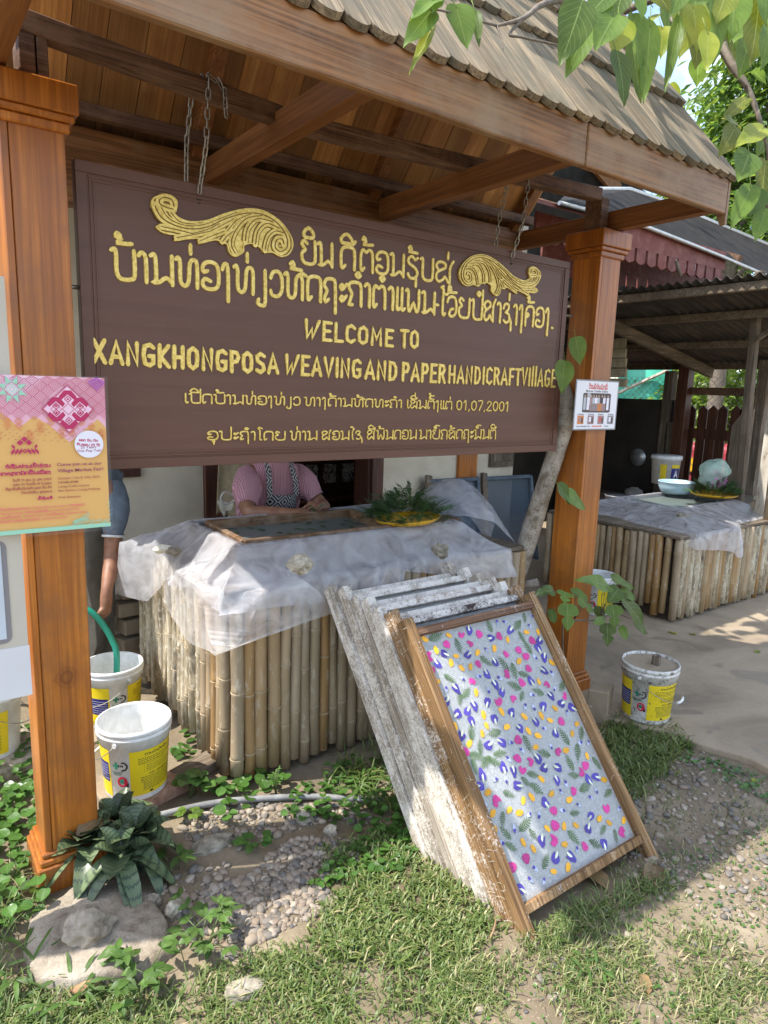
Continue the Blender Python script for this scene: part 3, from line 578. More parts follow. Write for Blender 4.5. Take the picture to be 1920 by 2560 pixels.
M_BAMD = Mt('mouldy_bamboo'); _a = M_BAMD.noise(M_BAMD.coord((22, 22, 4)), 1, 6, .65); _b = M_BAMD.noise(M_BAMD.coord((60, 60, 30)), 1, 5, .7)
_c = M_BAMD.ramp(_a, [(.3, (.16, .12, .07)), (.5, (.38, .31, .2)), (.7, (.5, .44, .32))]); _c = M_BAMD.mix(M_BAMD.ramp(_b, [(.5, 0.0), (.62, .8)]), _c, (.62, .57, .46))
_e = M_BAMD.noise(M_BAMD.coord((9, 9, 5)), 1, 5, .7); _c = M_BAMD.mix(M_BAMD.ramp(_e, [(.54, 0.0), (.66, .85)]), _c, (.05, .042, .03)); M_BAMD.set(_c, .8); M_BAMD.bump(_b, .6, .006); M_BAMD = M_BAMD.m
M_NODE = simple('bamboo_node', (.37, .295, .19), .8, .3, 60)
M_BLOCKER = simple('blocker_dark', (.05, .035, .025), .8, .3, 14)
W_OLD = wood('old_grey_timber', (.1, .075, .05), (.22, .17, .125), (.34, .28, .21), 'X', .8, .8, 1.2, 1.2, (.1, .085, .06), 6, .2, .4)
W_OLDZ = wood('old_grey_timber_upright', (.1, .075, .05), (.22, .17, .125), (.34, .28, .21), 'Z', .8, .8, 1.2, 1.2, (.1, .085, .06), 6, .2, .4)
def cane(x, y, z0, z1, r, lean=(0, 0), sides=10):
    m = MB(); nd = []; n0 = random.uniform(.06, .25); zz = [z0]; rr = [r]; z = z0+n0
    while z < z1-.03:
        nd.append(z); zz += [z-.012, z-.004, z, z+.004, z+.014]; rr += [r*.985, r*1.09, r*.98, r*1.07, r*.985]; z += random.uniform(.2, .34)
    zz.append(z1); rr.append(r*.95); m.tube([(x+lean[0]*(q-z0)/(z1-z0)+.003*math.sin(q*9+x*50), y+lean[1]*(q-z0)/(z1-z0), q) for q in zz], rr, sides)
    for z in nd:
        P = [(x+lean[0]*(q-z0)/(z1-z0)+.003*math.sin(q*9+x*50), y+lean[1]*(q-z0)/(z1-z0), q) for q in (z-.0035, z+.0005)]; m.tube(P, r*1.11, sides, .5, 1)
    return m
def vat(name, X0, X1, Y0, Y1, zl, label, rim, zr, sides, seed, zb=.015):
    """bamboo-clad vat: canes on the two seen sides, ledge, basin with water"""
    random.seed(seed); t = empty(name, ((X0+X1)/2, (Y0+Y1)/2, 0), label, 'vat')
    x = X0
    while x < X1:
        r = random.uniform(.0205, .028); cane(x+r, Y0+random.uniform(-.004, .006), zb+random.uniform(-.005, .04), zl-random.uniform(.015, .03), r, (random.uniform(-.005, .005), random.uniform(-.003, .003))).build('bamboo_cane', [M_BAM if sides == 0 else random.choice((M_BAM, M_BAM, M_BAMD)), M_NODE], t); x += 2*r*.985
    y = Y0+.05
    while y < Y1:
        r = random.uniform(.019, .028); cane(X0+.004+random.uniform(-.006, .006), y+r, zb+random.uniform(0, .09), zl-random.uniform(.015, .03), r, (random.uniform(-.006, .006), random.uniform(-.009, .009))).build('bamboo_cane', [(M_BAMD if y > Y0+.24 else M_BAM) if sides == 0 else M_BAM, M_NODE], t); y += 2*r+random.uniform(-.001, .003)
    m = MB(); m.box((X0+.045, Y0+.045, .02), (X1-.02, Y1-.02, zl-.04)); m.build('light_blocker', M_BLOCKER, t)  # dark box added inside to stop light passing between the canes
    rx0, rx1, ry0, ry1 = rim
    m = MB()
    for a, b_ in (((X0-.015, Y0-.02), (X1, ry0)), ((X0-.015, ry1), (X1, Y1))): m.box((a[0], a[1], zl-.022), (b_[0], b_[1], zl))
    for a, b_ in (((X0-.015, ry0+.001), (rx0, ry1-.001)), ((rx1, ry0+.001), (X1, ry1-.001))): m.box((a[0], a[1], zl-.022), (b_[0], b_[1], zl))
    m.build('ledge', W_OLD, t, bevel=.003)
    m = MB(); th = .022
    m.box((rx0-th, ry0-th, zl-.03), (rx1+th, ry0, zr-.008)); m.box((rx0-th, ry1, zl-.03), (rx1+th, ry1+th, zr-.008))
    m.box((rx0-th, ry0+.0005, zl-.03), (rx0, ry1-.0005, zr-.008)); m.box((rx1, ry0+.0005, zl-.03), (rx1+th, ry1-.0005, zr-.008)); m.build('basin', W_OLD, t)
    m = MB(); m.grid(lambda u, v: V(rx0+.001+(rx1-rx0-.002)*u, ry0+.001+(ry1-ry0-.002)*v, zr-.032), 2, 2); m.build('water', M_WATER, t)
    return t
M_WATER = Mt('cloudy_water'); M_WATER.set((.12, .145, .135), .3, Specular_IOR_Level=.3); M_WATER.bump(M_WATER.noise(M_WATER.coord((1, 1, 1), False), 14, 3), .08, .01); M_WATER = M_WATER.m
vt = vat('bamboo_vat', .945, 2.46, 2.2, 3.24, .775, 'bamboo clad paper vat behind the leaning frames, half covered in clear plastic', (1.05, 2.12, 2.325, 2.865), .905, 0, 5)
vt2 = vat('bamboo_vat', 4.12, 6.6, 2.34, 3.42, .62, 'second bamboo clad vat under the dark shed on the right', (4.62, 5.5, 2.68, 3.2), .715, 1, 6, .03)
# ------------------------------------------------------------------ plastic sheets
def plastic(name, col, alpha, specks=.5):
    m = Mt(name); co = m.coord((1, 1, 1), False); f = m.noise(co, 5, 4, .6, .6); f2 = m.noise(co, 8, 2, .5, 1.5); vo = m.n('ShaderNodeTexVoronoi', feature='DISTANCE_TO_EDGE'); vo.inputs['Scale'].default_value = 7; wv = m.n('ShaderNodeVectorMath', operation='MULTIPLY_ADD'); nzc = m.n('ShaderNodeTexNoise'); nzc.inputs['Scale'].default_value = 6; m.l(co, nzc.inputs[0]); m.l(nzc.outputs['Color'], wv.inputs[0]); wv.inputs[1].default_value = (.22, .22, .22); m.l(co, wv.inputs[2]); m.l(wv.outputs[0], vo.inputs['Vector']); st_ = m.noise(m.coord((24, 24, 4), False), 1, 3, .6, 1.5); cre = m.ramp(vo.outputs['Distance'], [(0, 1.0), (.05, .35), (.2, 0.0)]); hh = m.mix(.45, m.mix(.3, f2, cre), st_); sp_ = m.noise(co, 150, 2, .5)
    c = m.mix(m.ramp(sp_, [(.67, 0.0), (.71, specks)]), col, (.95, .95, .95)); m.set(c, m.ramp(f, [(.3, .1), (.7, .26)]), Specular_IOR_Level=.9); m.bump(hh, .4, .010)
    tr = m.n('ShaderNodeBsdfTranslucent'); m.l(c, tr.inputs[0]); tp = m.n('ShaderNodeBsdfTransparent'); tp.inputs[0].default_value = (.96, .96, .97, 1)
    a = m.n('ShaderNodeMixShader'); a.inputs[0].default_value = .3; m.l(m.b.outputs[0], a.inputs[1]); m.l(tr.outputs[0], a.inputs[2])
    k = m.ramp(f2, [(.3, alpha-.12), (.7, alpha+.14)]); b = m.n('ShaderNodeMixShader'); m.l(k, b.inputs[0]); m.l(tp.outputs[0], b.inputs[1]); m.l(a.outputs[0], b.inputs[2]); m.l(b.outputs[0], m.out.inputs[0]); return m.m
M_PLAST = plastic('clear_plastic_sheet', (.8, .8, .84), .42); M_PLAST2 = plastic('milky_plastic_sheet', (.88, .87, .88), .33)
def perim(x0, x1, y0, y1, off, f):
    """point on a rounded rectangle at fraction f (from the front left corner along the front), pushed out by off"""
    W, H = x1-x0, y1-y0; L = 2*(W+H); d = f*L; r = max(off, .012)
    def cl(x, y, nx, ny): return V(x+nx*off, y+ny*off, 0)
    if d < W: p, n = V(x0+d, y0, 0), V(0, -1, 0)
    elif d < W+H: p, n = V(x1, y0+d-W, 0), V(1, 0, 0)
    elif d < 2*W+H: p, n = V(x1-(d-W-H), y1, 0), V(0, 1, 0)
    else: p, n = V(x0, y1-(d-2*W-H), 0), V(-1, 0, 0)
    # blend normals near the corners
    cx, cy = (x0+x1)/2, (y0+y1)/2; k = .09
    for ax, lo, hi in ((0, x0, x1), (1, y0, y1)):
        c = p[ax]
        if abs(n[ax]) < .5:
            if c-lo < k: n = n+V(*( (-1, 0, 0) if ax == 0 else (0, -1, 0)))*(1-(c-lo)/k)
            if hi-c < k: n = n+V(*( (1, 0, 0) if ax == 0 else (0, 1, 0)))*(1-(hi-c)/k)
    m = max(abs(n.x), abs(n.y)); n = n/m
    return p+n*off
def liner(rim, zr, zl, ow, drops, label, seed, nu=420, par=None):
    """sheet lying over a basin's rim, across the ledge and hanging down; ow(f) ledge width, drops(f) hang length"""
    rows = 22
    def fn(u, v):
        o, dr = ow(u), drops(u)
        if v < .18: t = v/.18; off, z = -.006, zr-.04+.043*t
        elif v < .26: t = (v-.18)/.08; off, z = -.006+.035*t, zr+.003-.008*t*t
        elif v < .68: t = (v-.26)/.42; off, z = .029+(o-.029)*t, zr-.005-(zr-zl-.014)*(1.25*t-.25*t*t)
        else: t = (v-.68)/.32; off, z = o+.014*math.sin(t*1.5)+.04*t*dr, zl+.009-dr*t-.004*t
        p = perim(*rim, off, u % 1.0); p.z = z
        q = V(math.cos(u*6.283)*3, math.sin(u*6.283)*3, v*1.4+seed)
        n1 = mnoise.noise(q*2.6); n2 = mnoise.noise(V(u*46+v*3, v*1.1, seed)); n3 = abs(mnoise.noise(V(u*95-v*6, v*2.2, seed))); n4 = abs(mnoise.noise(V(u*30+v*9, v*3-u*20, seed+3)))
        k = .25 if v < .26 else 1
        p.z += k*(.012*n1+.005*n2-.005*n3-.006*n4) if v < .68 else .014*n2*(v-.68)/.32
        if v > .55: d = perim(*rim, off+.05, u % 1.0)-perim(*rim, off, u % 1.0); d.z = 0; p += d*(1.0*max(0, n2)*(v-.55)/.45-.3*n3*(v-.55)/.45)
        if .3 < v < .69 and p.z < zl+.003: p.z = zl+.003
        return p
    m = MB(); m.grid(fn, nu, rows); return m.build('plastic_sheet', M_PLAST, None, label=label, cat='sheet')
RIM = (1.05, 2.12, 2.325, 2.865)
_W, _H = RIM[1]-RIM[0], RIM[3]-RIM[2]; _L = 2*(_W+_H)
def interp(tab, x):
    for (a, p), (b_, q) in zip(tab, tab[1:]):
        if a <= x <= b_: return p+(q-p)*(x-a)/(b_-a)
    return tab[-1][1] if x > tab[-1][0] else tab[0][1]
fW, fWH, f2 = _W/_L, (_W+_H)/_L, (2*_W+_H)/_L
ow1 = lambda f: interp([(0, .15), (fW*.9, .145), (fW, .2), (fWH, .22), (fWH+.01, .16), (f2-.1, .16), (f2-.05, .30), (f2, .255), (f2+.012, .16), (f2+.03, .14), (1, .13)], f)
dr1 = lambda f: interp([(0, .08), (.08, .1), (.2, .075), (fW*.6, .03), (fW*.75, .06), (fW*.93, .11), (fW, .13), (fWH, .1), (fWH+.02, .05), (f2-.05, .05), (f2-.02, .1), (f2-.002, .24), (f2+.012, .24), (f2+.03, .1), (f2+.06, .075), (.9, .1), (.95, .06), (1, .08)], f)
liner(RIM, .905, .777, ow1, dr1, 'crinkled clear plastic liner spread over the rim of the bamboo vat behind the frames', 1)
def coons(b0, b1, l0, l1, nu, nv, wob):
    """b0 bottom A->B, b1 top D->C, l0 left A->D, l1 right B->C"""
    def ev(c, t):
        n = len(c)-1; i = min(int(t*n), n-1); return c[i].lerp(c[i+1], t*n-i)
    b0, b1, l0, l1 = [[Vector(p) for p in cr([tuple(q) for q in c], 6)] for c in (b0, b1, l0, l1)]
    def fn(u, v):
        A, B, D, Cc = b0[0], b0[-1], b1[0], b1[-1]
        p = ev(b0, u)*(1-v)+ev(b1, u)*v+ev(l0, v)*(1-u)+ev(l1, v)*u-(A*(1-u)*(1-v)+B*u*(1-v)+D*(1-u)*v+Cc*u*v)
        return wob(p, u, v)
    m = MB(); m.grid(fn, nu, nv); return m
A_ = V(1.045, 2.32, .918); Lc = V(.895, 2.30, .585)
Lc = PX(408, 1503, .866); Tc = PY(537, 1640, 2.128); Rc = PY(834, 1530, 2.135)
def wobF(p, u, v):
    e = math.sin(math.pi*min(1, u))*math.sin(math.pi*min(1, v))
    n = mnoise.noise(V(u*3.5+v*2, v*3.5, 4)); n2 = mnoise.noise(V(u*14+v*9, v*5-u*4, 9))
    p = p+V(-.5, -.75, .5)*(e*.085+.03*n*(.25+e)+.008*abs(n2)); dx, dy = p.x-.872, p.y-2.128
    if dx > 0 and dy > 0 and p.z < .80:
        k = min(1, (.80-p.z)/.03)
        if dx < dy: p.x -= dx*k
        else: p.y -= dy*k
    elif p.z < .822 and dx > 0 and dy > 0: p.z = .822-.022*max(0, 1-(min(dx, dy))/.05)
    return p
fl = coons([A_, PZ(480, 1415, .80)+V(.02, 0, .01), PX(432, 1452, .905), Lc], [Rc, PY(720, 1572, 2.12), PY(625, 1606, 2.115), Tc],
           [A_, PZ(655, 1398, .815), PZ(740, 1440, .80), PY(795, 1480, 2.14), Rc], [Lc, PX(440, 1545, .885), PX(492, 1600, .905), Tc], 60, 60, wobF)
fl.build('plastic_sheet', M_PLAST2, label='milky plastic flap folded forward over the left front corner of the vat', cat='sheet')
# sheet bulging up behind the right end of the vat
def wobB(p, u, v): return p+V(0, 0, .02*mnoise.noise(V(u*4, v*4, 2))+.05*math.sin(math.pi*u)*math.sin(math.pi*v))
coons([V(2.15, 2.4, .92), V(2.35, 2.28, .88), V(2.52, 2.26, .72)], [V(2.3, 3.02, .82), V(2.55, 2.9, .93), V(2.75, 2.7, .66)], [V(2.15, 2.4, .92), V(2.2, 2.7, .93), V(2.3, 3.02, .82)], [V(2.52, 2.26, .72), V(2.6, 2.5, .82), V(2.75, 2.7, .66)], 24, 24, wobB).build('plastic_sheet', M_PLAST, label='bunched grey plastic rising at the right end of the vat beside the tree trunk', cat='sheet')
RIM2 = (4.62, 5.5, 2.68, 3.2)
def ow2(f): return interp([(0, .40), (.06, .40), (.13, .30), (.26, .28), (.36, .2), (.9, .3), (1, .40)], f)
def dr2(f): return interp([(0, .09), (.02, .13), (.05, .22), (.09, .08), (.13, .01), (.3, .0), (.86, .03), (.95, .16), (.97, .07), (1, .09)], f)
liner(RIM2, .715, .622, ow2, dr2, 'clear plastic sheet lying over the second vat in the shed', 5)
# ------------------------------------------------------------------ stones on the sheets
M_STONE = Mt('rough_stone'); _a = M_STONE.noise(M_STONE.coord(), 25, 6, .65); _b = M_STONE.noise(M_STONE.coord(), 7, 4)
_c = M_STONE.ramp(_a, [(.3, (.14, .12, .085)), (.5, (.33, .29, .22)), (.7, (.52, .47, .38))]); M_STONE.set(M_STONE.tint(_c, .55, 1.25), .9); M_STONE.bump(_a, .8, .01); M_STONE = M_STONE.m
M_PULP = simple('paper_pulp', (.72, .68, .55), .9, .12, 40, .8)
def stone(c, r, sq, seed, label, tint=.5, mat=None, name='stone', cat='stone', sub=3, rough=.5):
    m = MB(); m.rock(c, r, seed, tint, 0, sub, rough, sq, False); return m.build(name, mat or M_STONE, label=label, cat=cat)
p = PZ(751, 1432, .83); stone(p+V(0, 0, .03), .044, (1, .8, .8), 3, 'large pale angular stone holding the plastic on the front ledge of the vat', .9)
p = PZ(1101, 1392, .83); stone(p+V(.0, .0, .026), .034, (.9, .9, .95), 8, 'small dark grey stone weighing the plastic at the right of the vat front', .15)
p = PZ(436, 1385, .825); stone(p+V(0, 0, .012), .026, (1.2, .8, .7), 12, 'small brown stone next to a pulp lump on the left ledge', .25)
p = PZ(406, 1380, .825); stone(p+V(0, 0, .012), .034, (1.2, .9, .5), 15, 'cream lump of paper pulp on the left ledge of the vat', .5, M_PULP, 'pulp_lump', 'pulp', 3, .3)
p = PZ(1703, 1307, .63); stone(p+V(0, 0, .03), .055, (1.15, .9, .8), 18, 'dark stone on the plastic of the second vat', .05)
# ------------------------------------------------------------------ frame floating in the vat
W_WET = wood('wet_frame_wood', (.1, .05, .022), (.2, .11, .055), (.3, .19, .11), 'X', .4, .9, 1.2, 1, (.3, .22, .16), 14, .4)
fr = empty('paper_mould', (1.4, 2.6, .87), 'wet wooden mould frame floating in the vat with leaves laid on the pulp', 'frame')
m = MB(); z0, z1 = .862, .912; q = [PZ(500, 1322, .9), PZ(865, 1303, .9), PZ(1040, 1334, .9), PZ(607, 1372, .9)]
q = [V(1.10, 2.80, 0), V(1.83, 2.765, 0), V(1.78, 2.36, 0), V(1.08, 2.375, 0)]
for a, b_ in ((0, 1), (1, 2), (2, 3), (3, 0)):
    A, B = q[a], q[b_]; k = MB(); k.bar(V(A.x, A.y, (z0+z1)/2), V(B.x, B.y, (z0+z1)/2), .026, z1-z0); k.build('rail', W_WET, fr, bevel=.003)
M_FERN = Mt('fern_green'); M_FERN.set(M_FERN.tint(M_FERN.ramp(M_FERN.noise(M_FERN.coord(), 30), [(.3, (.02, .05, .012)), (.7, (.05, .11, .022))]), .6, 1.4), .55); M_FERN = M_FERN.m
def fern(mb, p, d, n, L, W, lift=.0, mi=0, seg=8, kw=.045):
    """feathery leaf lying along d with surface normal n"""
    p, d, n = Vector(p), Vector(d).normalized(), Vector(n).normalized(); s = n.cross(d); t = random.random()
    for i in range(seg):
        f = (i+.5)/seg; w_ = W*math.sin(math.pi*min(1, .18+f*.85))*random.uniform(.8, 1.1); c = p+d*(L*f)+n*lift*math.sin(f*3)
        for sg in (-1, 1):
            e = c+s*(sg*w_)+d*(L*.16)+n*(lift*.3*random.uniform(-1, 1)); k = d*(L*kw)
            mb.add([c-k*.6, c+(e-c)*.5-k*1.3, e, c+(e-c)*.5+k*1.0, c+k], [(0, 1, 2, 3, 4)] if sg > 0 else [(4, 3, 2, 1, 0)], t, mi)
    e = p+d*L; mb.add([p-s*W*.05, p+s*W*.05, e+s*W*.02+d*L*.08, e-s*W*.02+d*L*.08], [(0, 1, 2, 3)], t, mi)
random.seed(21)
for i in range(9):
    for j in range(4):
        if random.random() < .75:
            a = random.uniform(0, 6.28); m = MB(); fern(m, (1.14+.075*i+random.uniform(-.02, .02), 2.42+.1*j+random.uniform(-.03, .03), .8745), (math.cos(a), math.sin(a), 0), (0, 0, 1), random.uniform(.045, .075), .017); m.build('leaf_sprig', M_FERN, fr)
# tray with fern cuttings
M_YEL = simple('yellow_plastic', (.75, .42, .02), .3, .08, 8)
def tray(c, r, label, tilt=(0, 0)):
    m = MB(); m.lathe([(0, 0), (r*.86, 0), (r*.93, .005), (r, .015), (r+.006, .017), (r+.006, .012), (r*.95, .0), (r*.86, -.006), (0, -.006)], 40); 
    return m.build('tray', M_YEL, label=label, cat='tray', xf=Matrix.Translation(c) @ Matrix.Rotation(tilt[0], 4, 'X') @ Matrix.Rotation(tilt[1], 4, 'Y'))
def pile(c, r, h, n, label, L=.09):
    m = MB(); c = Vector(c)
    for i in range(n):
        a = random.uniform(0, 6.28); q = random.random()**.6*r; z = h*(1-(q/r)**1.5)*random.uniform(.2, 1)
        d = V(math.cos(a+random.uniform(-1, 1)), math.sin(a+random.uniform(-1, 1)), random.uniform(-.2, .9)); fern(m, c+V(math.cos(a)*q, math.sin(a)*q, z), d, V(random.uniform(-.5, .5), random.uniform(-.5, .5), 1), random.uniform(.6, 1.2)*L, L*.22, .01)
    return m.build('fern_pile', M_FERN, label=label, cat='leaves')
tray(V(1.905, 2.40, .912), .145, 'round yellow tray heaped with green cuttings on the vat behind the frames', (R(-3), R(-4)))
pile((1.9, 2.4, .918), .175, .12, 240, 'heap of dark green fern cuttings on the yellow tray of the nearer vat', .095)
W_PL = wood('vat_plank', (.07, .035, .02), (.14, .075, .04), (.22, .13, .08), 'X', .5)
m = MB(); m.bar(V(1.80, 2.42, .894), V(2.2, 2.42, .894), .12, .018); m.build('plank', W_PL, label='wet brown plank laid across the vat under the yellow tray', cat='plank', bevel=.003)
# ------------------------------------------------------------------ paper moulds leaning on the vat
def crust(name, wd, wm, wl, amt, axis='Y'):
    def ex(m, c):
        f = m.noise(m.coord((9, 5, 9)), 1, 6, .7, .8); f2 = m.noise(m.coord((70, 70, 70)), 1, 5, .7, 1.5)
        k = m.mix(.5, f, f2); return m.mix(m.ramp(k, [(.62-amt*.22, 0.0), (.70-amt*.16, .9)]), c, (.74, .69, .62))
    return wood(name, wd, wm, wl, axis, .75, .8, 1.2, 1, None, 5, .2, .5, ex)
_gold = ((.13, .07, .03), (.3, .175, .08), (.42, .28, .15)); _grey = ((.27, .215, .16), (.4, .34, .27), (.5, .44, .36)); _brn = ((.1, .05, .03), (.2, .11, .065), (.3, .19, .13))
F_STILE = [crust('golden_stile', *_gold, .3), crust('golden_stile_worn', *_gold, .45), crust('crusted_stile', *_grey, .95), crust('grey_stile', *_grey, .85), crust('grey_stile_pale', *_grey, .6), crust('grey_stile_old', *_grey, .7), crust('grey_stile_back', *_grey, .75)]
F_RAIL = [crust('brown_rail', *_brn, .3, 'X'), crust('dark_crusted_rail', (.05, .03, .025), (.1, .07, .06), (.2, .15, .13), .85, 'X'), crust('crusted_rail', *_brn, 1.0, 'X'), crust('pale_rail', *_grey, 1.0, 'X')]
M_PAPER = Mt('wet_paper_sheet'); _co = M_PAPER.coord((1, 1, 1), False); _a = M_PAPER.noise(_co, 9, 5, .6); _b = M_PAPER.noise(_co, 85, 6, .75, 2.5); _e = M_PAPER.noise(_co, 240, 3, .6, 3)
_c = M_PAPER.ramp(_b, [(.3, (.25, .26, .255)), (.5, (.36, .37, .365)), (.72, (.6, .605, .59))]); _c = M_PAPER.mix(M_PAPER.ramp(_e, [(.55, 0.0), (.75, .5)]), _c, (.78, .8, .82)); _c = M_PAPER.mix(M_PAPER.ramp(_a, [(.4, 0.0), (.7, .25)]), _c, (.28, .3, .31))
M_PAPER.set(_c, .7); M_PAPER.bump(_b, .7, .004); M_PAPER = M_PAPER.m
def petal(name, a, b_, rough=.6):
    m = Mt(name); f = m.noise(m.coord((1, 1, 1)), 160, 5, .65); m.set(m.tint(m.ramp(f, [(.3, a), (.7, b_)]), .75, 1.25), rough); m.bump(f, .5, .002); return m.m
M_FL = [petal('blue_pea_petal', (.035, .02, .18), (.1, .07, .4)), petal('pale_petal_heart', (.55, .6, .42), (.75, .78, .62)), petal('pink_petal', (.42, .015, .14), (.66, .06, .33)), petal('yellow_petal', (.72, .3, .01), (.85, .47, .03)), petal('pressed_fern', (.035, .085, .015), (.11, .2, .045)), petal('pale_blue_petal', (.3, .33, .5), (.5, .55, .65))]
FW, FL_ = .63, .98
_ay = V(0, .6, .745).normalized(); _az = V(0, -.745, .6).normalized()
def frame_xf(i, dx=0, rz=0.0, dz=0):
    o = V(1.32+dx, 1.05+.0715*i, .004+dz)
    return Matrix(((1, _ay.x, _az.x, o.x), (0, _ay.y, _az.y, o.y), (0, _ay.z, _az.z, o.z), (0, 0, 0, 1))) @ Matrix.Rotation(rz, 4, 'Z')
def blob(mb, c, rx, ry, ang, z, mi, n=12, jag=.12, cut=None, t=None):
    vs = [V(c[0], c[1], z+.0016)]; ph = random.uniform(0, 9)
    for k in range(n):
        a = 2*math.pi*k/n; r = 1+jag*math.sin(a*3+ph)+random.uniform(-jag, jag)*.6
        if cut is not None and abs(((a-cut+math.pi) % (2*math.pi))-math.pi) < .5: r *= .35
        x, y = rx*r*math.cos(a), ry*r*math.sin(a); vs.append(V(c[0]+x*math.cos(ang)-y*math.sin(ang), c[1]+x*math.sin(ang)+y*math.cos(ang), z))
    mb.add(vs, [(0, 1+k, 1+(k+1) % n) for k in range(n)], random.random() if t is None else t, mi, True)
def pressed(mb, z, sp=.0342):
    """pressed flowers scattered evenly over the sheet"""
    pts = []; tries = 0
    while tries < 9000:
        tries += 1; x = random.uniform(.048, FW-.048); y = random.uniform(.108, .9)
        if all((x-a)**2+(y-b_)**2 > sp*sp for a, b_ in pts): pts.append((x, y))
    kinds = [0, 2, 3, 4, 0, 3, 2, 4, 5, 3, 0, 4, 5]
    for i, (x, y) in enumerate(pts):
        k = random.choice(kinds); a = random.uniform(0, 6.28); zz = z+.0006+.00003*(i % 17)
        if k == 0:
            rx, ry = random.uniform(.0175, .0225), random.uniform(.012, .0148); blob(mb, (x, y), rx, ry, a, zz, 0, 16, .14, 0)
            c = (x+math.cos(a)*rx*.35, y+math.sin(a)*rx*.35); blob(mb, c, rx*.62, ry*.3, a, zz+.0012, 1, 9, .15)
        elif k == 2:
            r = random.uniform(.0135, .018); blob(mb, (x, y), r, r*random.uniform(.75, 1), a, zz, 2, 14, .1, random.choice((None, None, 1.2)))
        elif k == 3:
            L = random.uniform(.0125, .016); blob(mb, (x, y), L, L*.62, a, zz, 3, 10, .05)
        elif k == 4: 
            L = random.uniform(.042, .066); d = V(math.cos(a), math.sin(a), 0); fern(mb, V(x, y, zz)-d*L*.5, d, (0, 0, 1), L, L*.3, 0, 4, 8, .03)
        else:
            L = random.uniform(.009, .012); blob(mb, (x, y), L, L*.6, a, zz, 5, 8, .1); blob(mb, (x+.006*math.cos(a), y+.006*math.sin(a)), L*.6, L*.45, a, zz+.0009, 0, 8, .1)
frame_lab = ['front frame of the leaning stack, its bluish paper scattered with pressed flowers', 'second frame of the leaning stack, golden stile with dark crusted top rail', 'third frame in the stack, its left stile thick with white pulp crust', 'fourth frame in the stack counted from the flower covered front', 'fifth frame in the stack, third from the vat', 'sixth frame in the stack, petals showing below its top rail', 'hindmost frame of the stack, resting against the plastic on the vat']
tops = [.975, .985, .975, .99, .98, .995, .985]
for i in range(7):
    random.seed(40+i); xf = frame_xf(i, [0, .0, -.004, .0, .004, -.006, -.012][i], [0, 0, .004, -.004, .003, -.002, .012][i], [0, .0, .0, .0, 0, 0, -.004][i])
    base = xf.translation.copy()
    t = empty('paper_mould', base, frame_lab[i], 'frame', 'paper drying frames stacked against the vat')
    L = tops[i]; ex = random.uniform(-.012, .012)
    for x0 in (0, FW-.034):
        m = MB(); m.box((x0, 0, -.051), (x0+.034, L+(ex if x0 else 0), 0), .5, 0, None, .0015); m.build('stile', F_STILE[i], t, xf=xf, bevel=.002)
    for y0, nm, d in ((.062, 'bottom_rail', .001), (L-.062, 'top_rail', .002)):
        m = MB(); m.box((.0345, y0, -.049), (FW-.0345, y0+.026, -.003), .5, 0, None, .001); m.build(nm, F_RAIL[[0, 1, 3, 2, 3, 3, 3][i]] if nm == 'top_rail' else (F_STILE[0] if i < 2 else F_RAIL[2]), t, xf=xf, bevel=.002)
    m = MB(); m.grid(lambda u, v: V(.03+(FW-.06)*u, .07+(L-.12)*v, -.030+.0012*mnoise.noise(V(u*9, v*14, i))), 30, 44); m.build('paper_sheet', M_PAPER, t, xf=xf)
    if i in (0, 5, 6):
        m = MB(); pressed(m, -.0285); m.build('pressed_flowers', M_FL, t, xf=xf)
    # loose pulp fibres stuck on the wood
    m = MB()
    for k in range(70 if i < 4 else 40):
        y = random.uniform(.02, L); 
        if random.random() < .6: p = V(-.001, y, random.uniform(-.05, 0)); n_ = V(-1, 0, 0)
        else: p = V(random.choice((random.uniform(0, .034), FW-random.uniform(0, .034))), y, .001); n_ = V(0, 0, 1)
        pts = [p]; d = V(random.uniform(-1, 1), random.uniform(-1, 1), random.uniform(-1, 1))
        for q in range(3): pts.append(pts[-1]+d.normalized()*.008+n_*.0012); d += V(random.uniform(-1, 1), random.uniform(-1, 1), random.uniform(-1, 1))*.9
        m.tube(pts, .0004, 3, caps=False)
    f_ = m.build('pulp_fibres', M_PULP, t, xf=xf); f_['kind'] = 'stuff'
# ------------------------------------------------------------------ buckets
M_WHT = Mt('white_bucket_plastic'); _co = M_WHT.coord((1, 1, 1)); _a = M_WHT.noise(_co, 22, 6, .7)
M_WHT.set(M_WHT.ramp(_a, [(.35, (.6, .6, .57)), (.6, (.76, .77, .76))]), .35, Subsurface_Weight=0.0); M_WHT = M_WHT.m
M_WHTD = Mt('dirty_bucket_plastic'); _co = M_WHTD.coord((1, 1, 1)); _a = M_WHTD.noise(_co, 45, 6, .75)
M_WHTD.set(M_WHTD.ramp(_a, [(.38, (.12, .1, .075)), (.45, (.5, .48, .44)), (.6, (.68, .67, .63))]), .6); M_WHTD = M_WHTD.m
def lab(name, c, dirty=False):
    m = Mt(name)
    if dirty: m.set(m.ramp(m.noise(m.coord((1, 1, 1)), 60, 6, .75), [(.36, (.1, .085, .06)), (.41, c), (1, c)]), .5)
    else: m.set(c, .38)
    return m.m
_lc = [('label_yellow', (.74, .56, .015)), ('label_navy', (.02, .022, .17)), ('label_white', (.75, .75, .78)), ('label_green', (.02, .2, .12)), ('label_black', (.02, .02, .025)), ('label_red', (.52, .015, .045))]
LM = [lab(n, c) for n, c in _lc]; LMD = [lab('worn_'+n, c, True) for n, c in _lc]
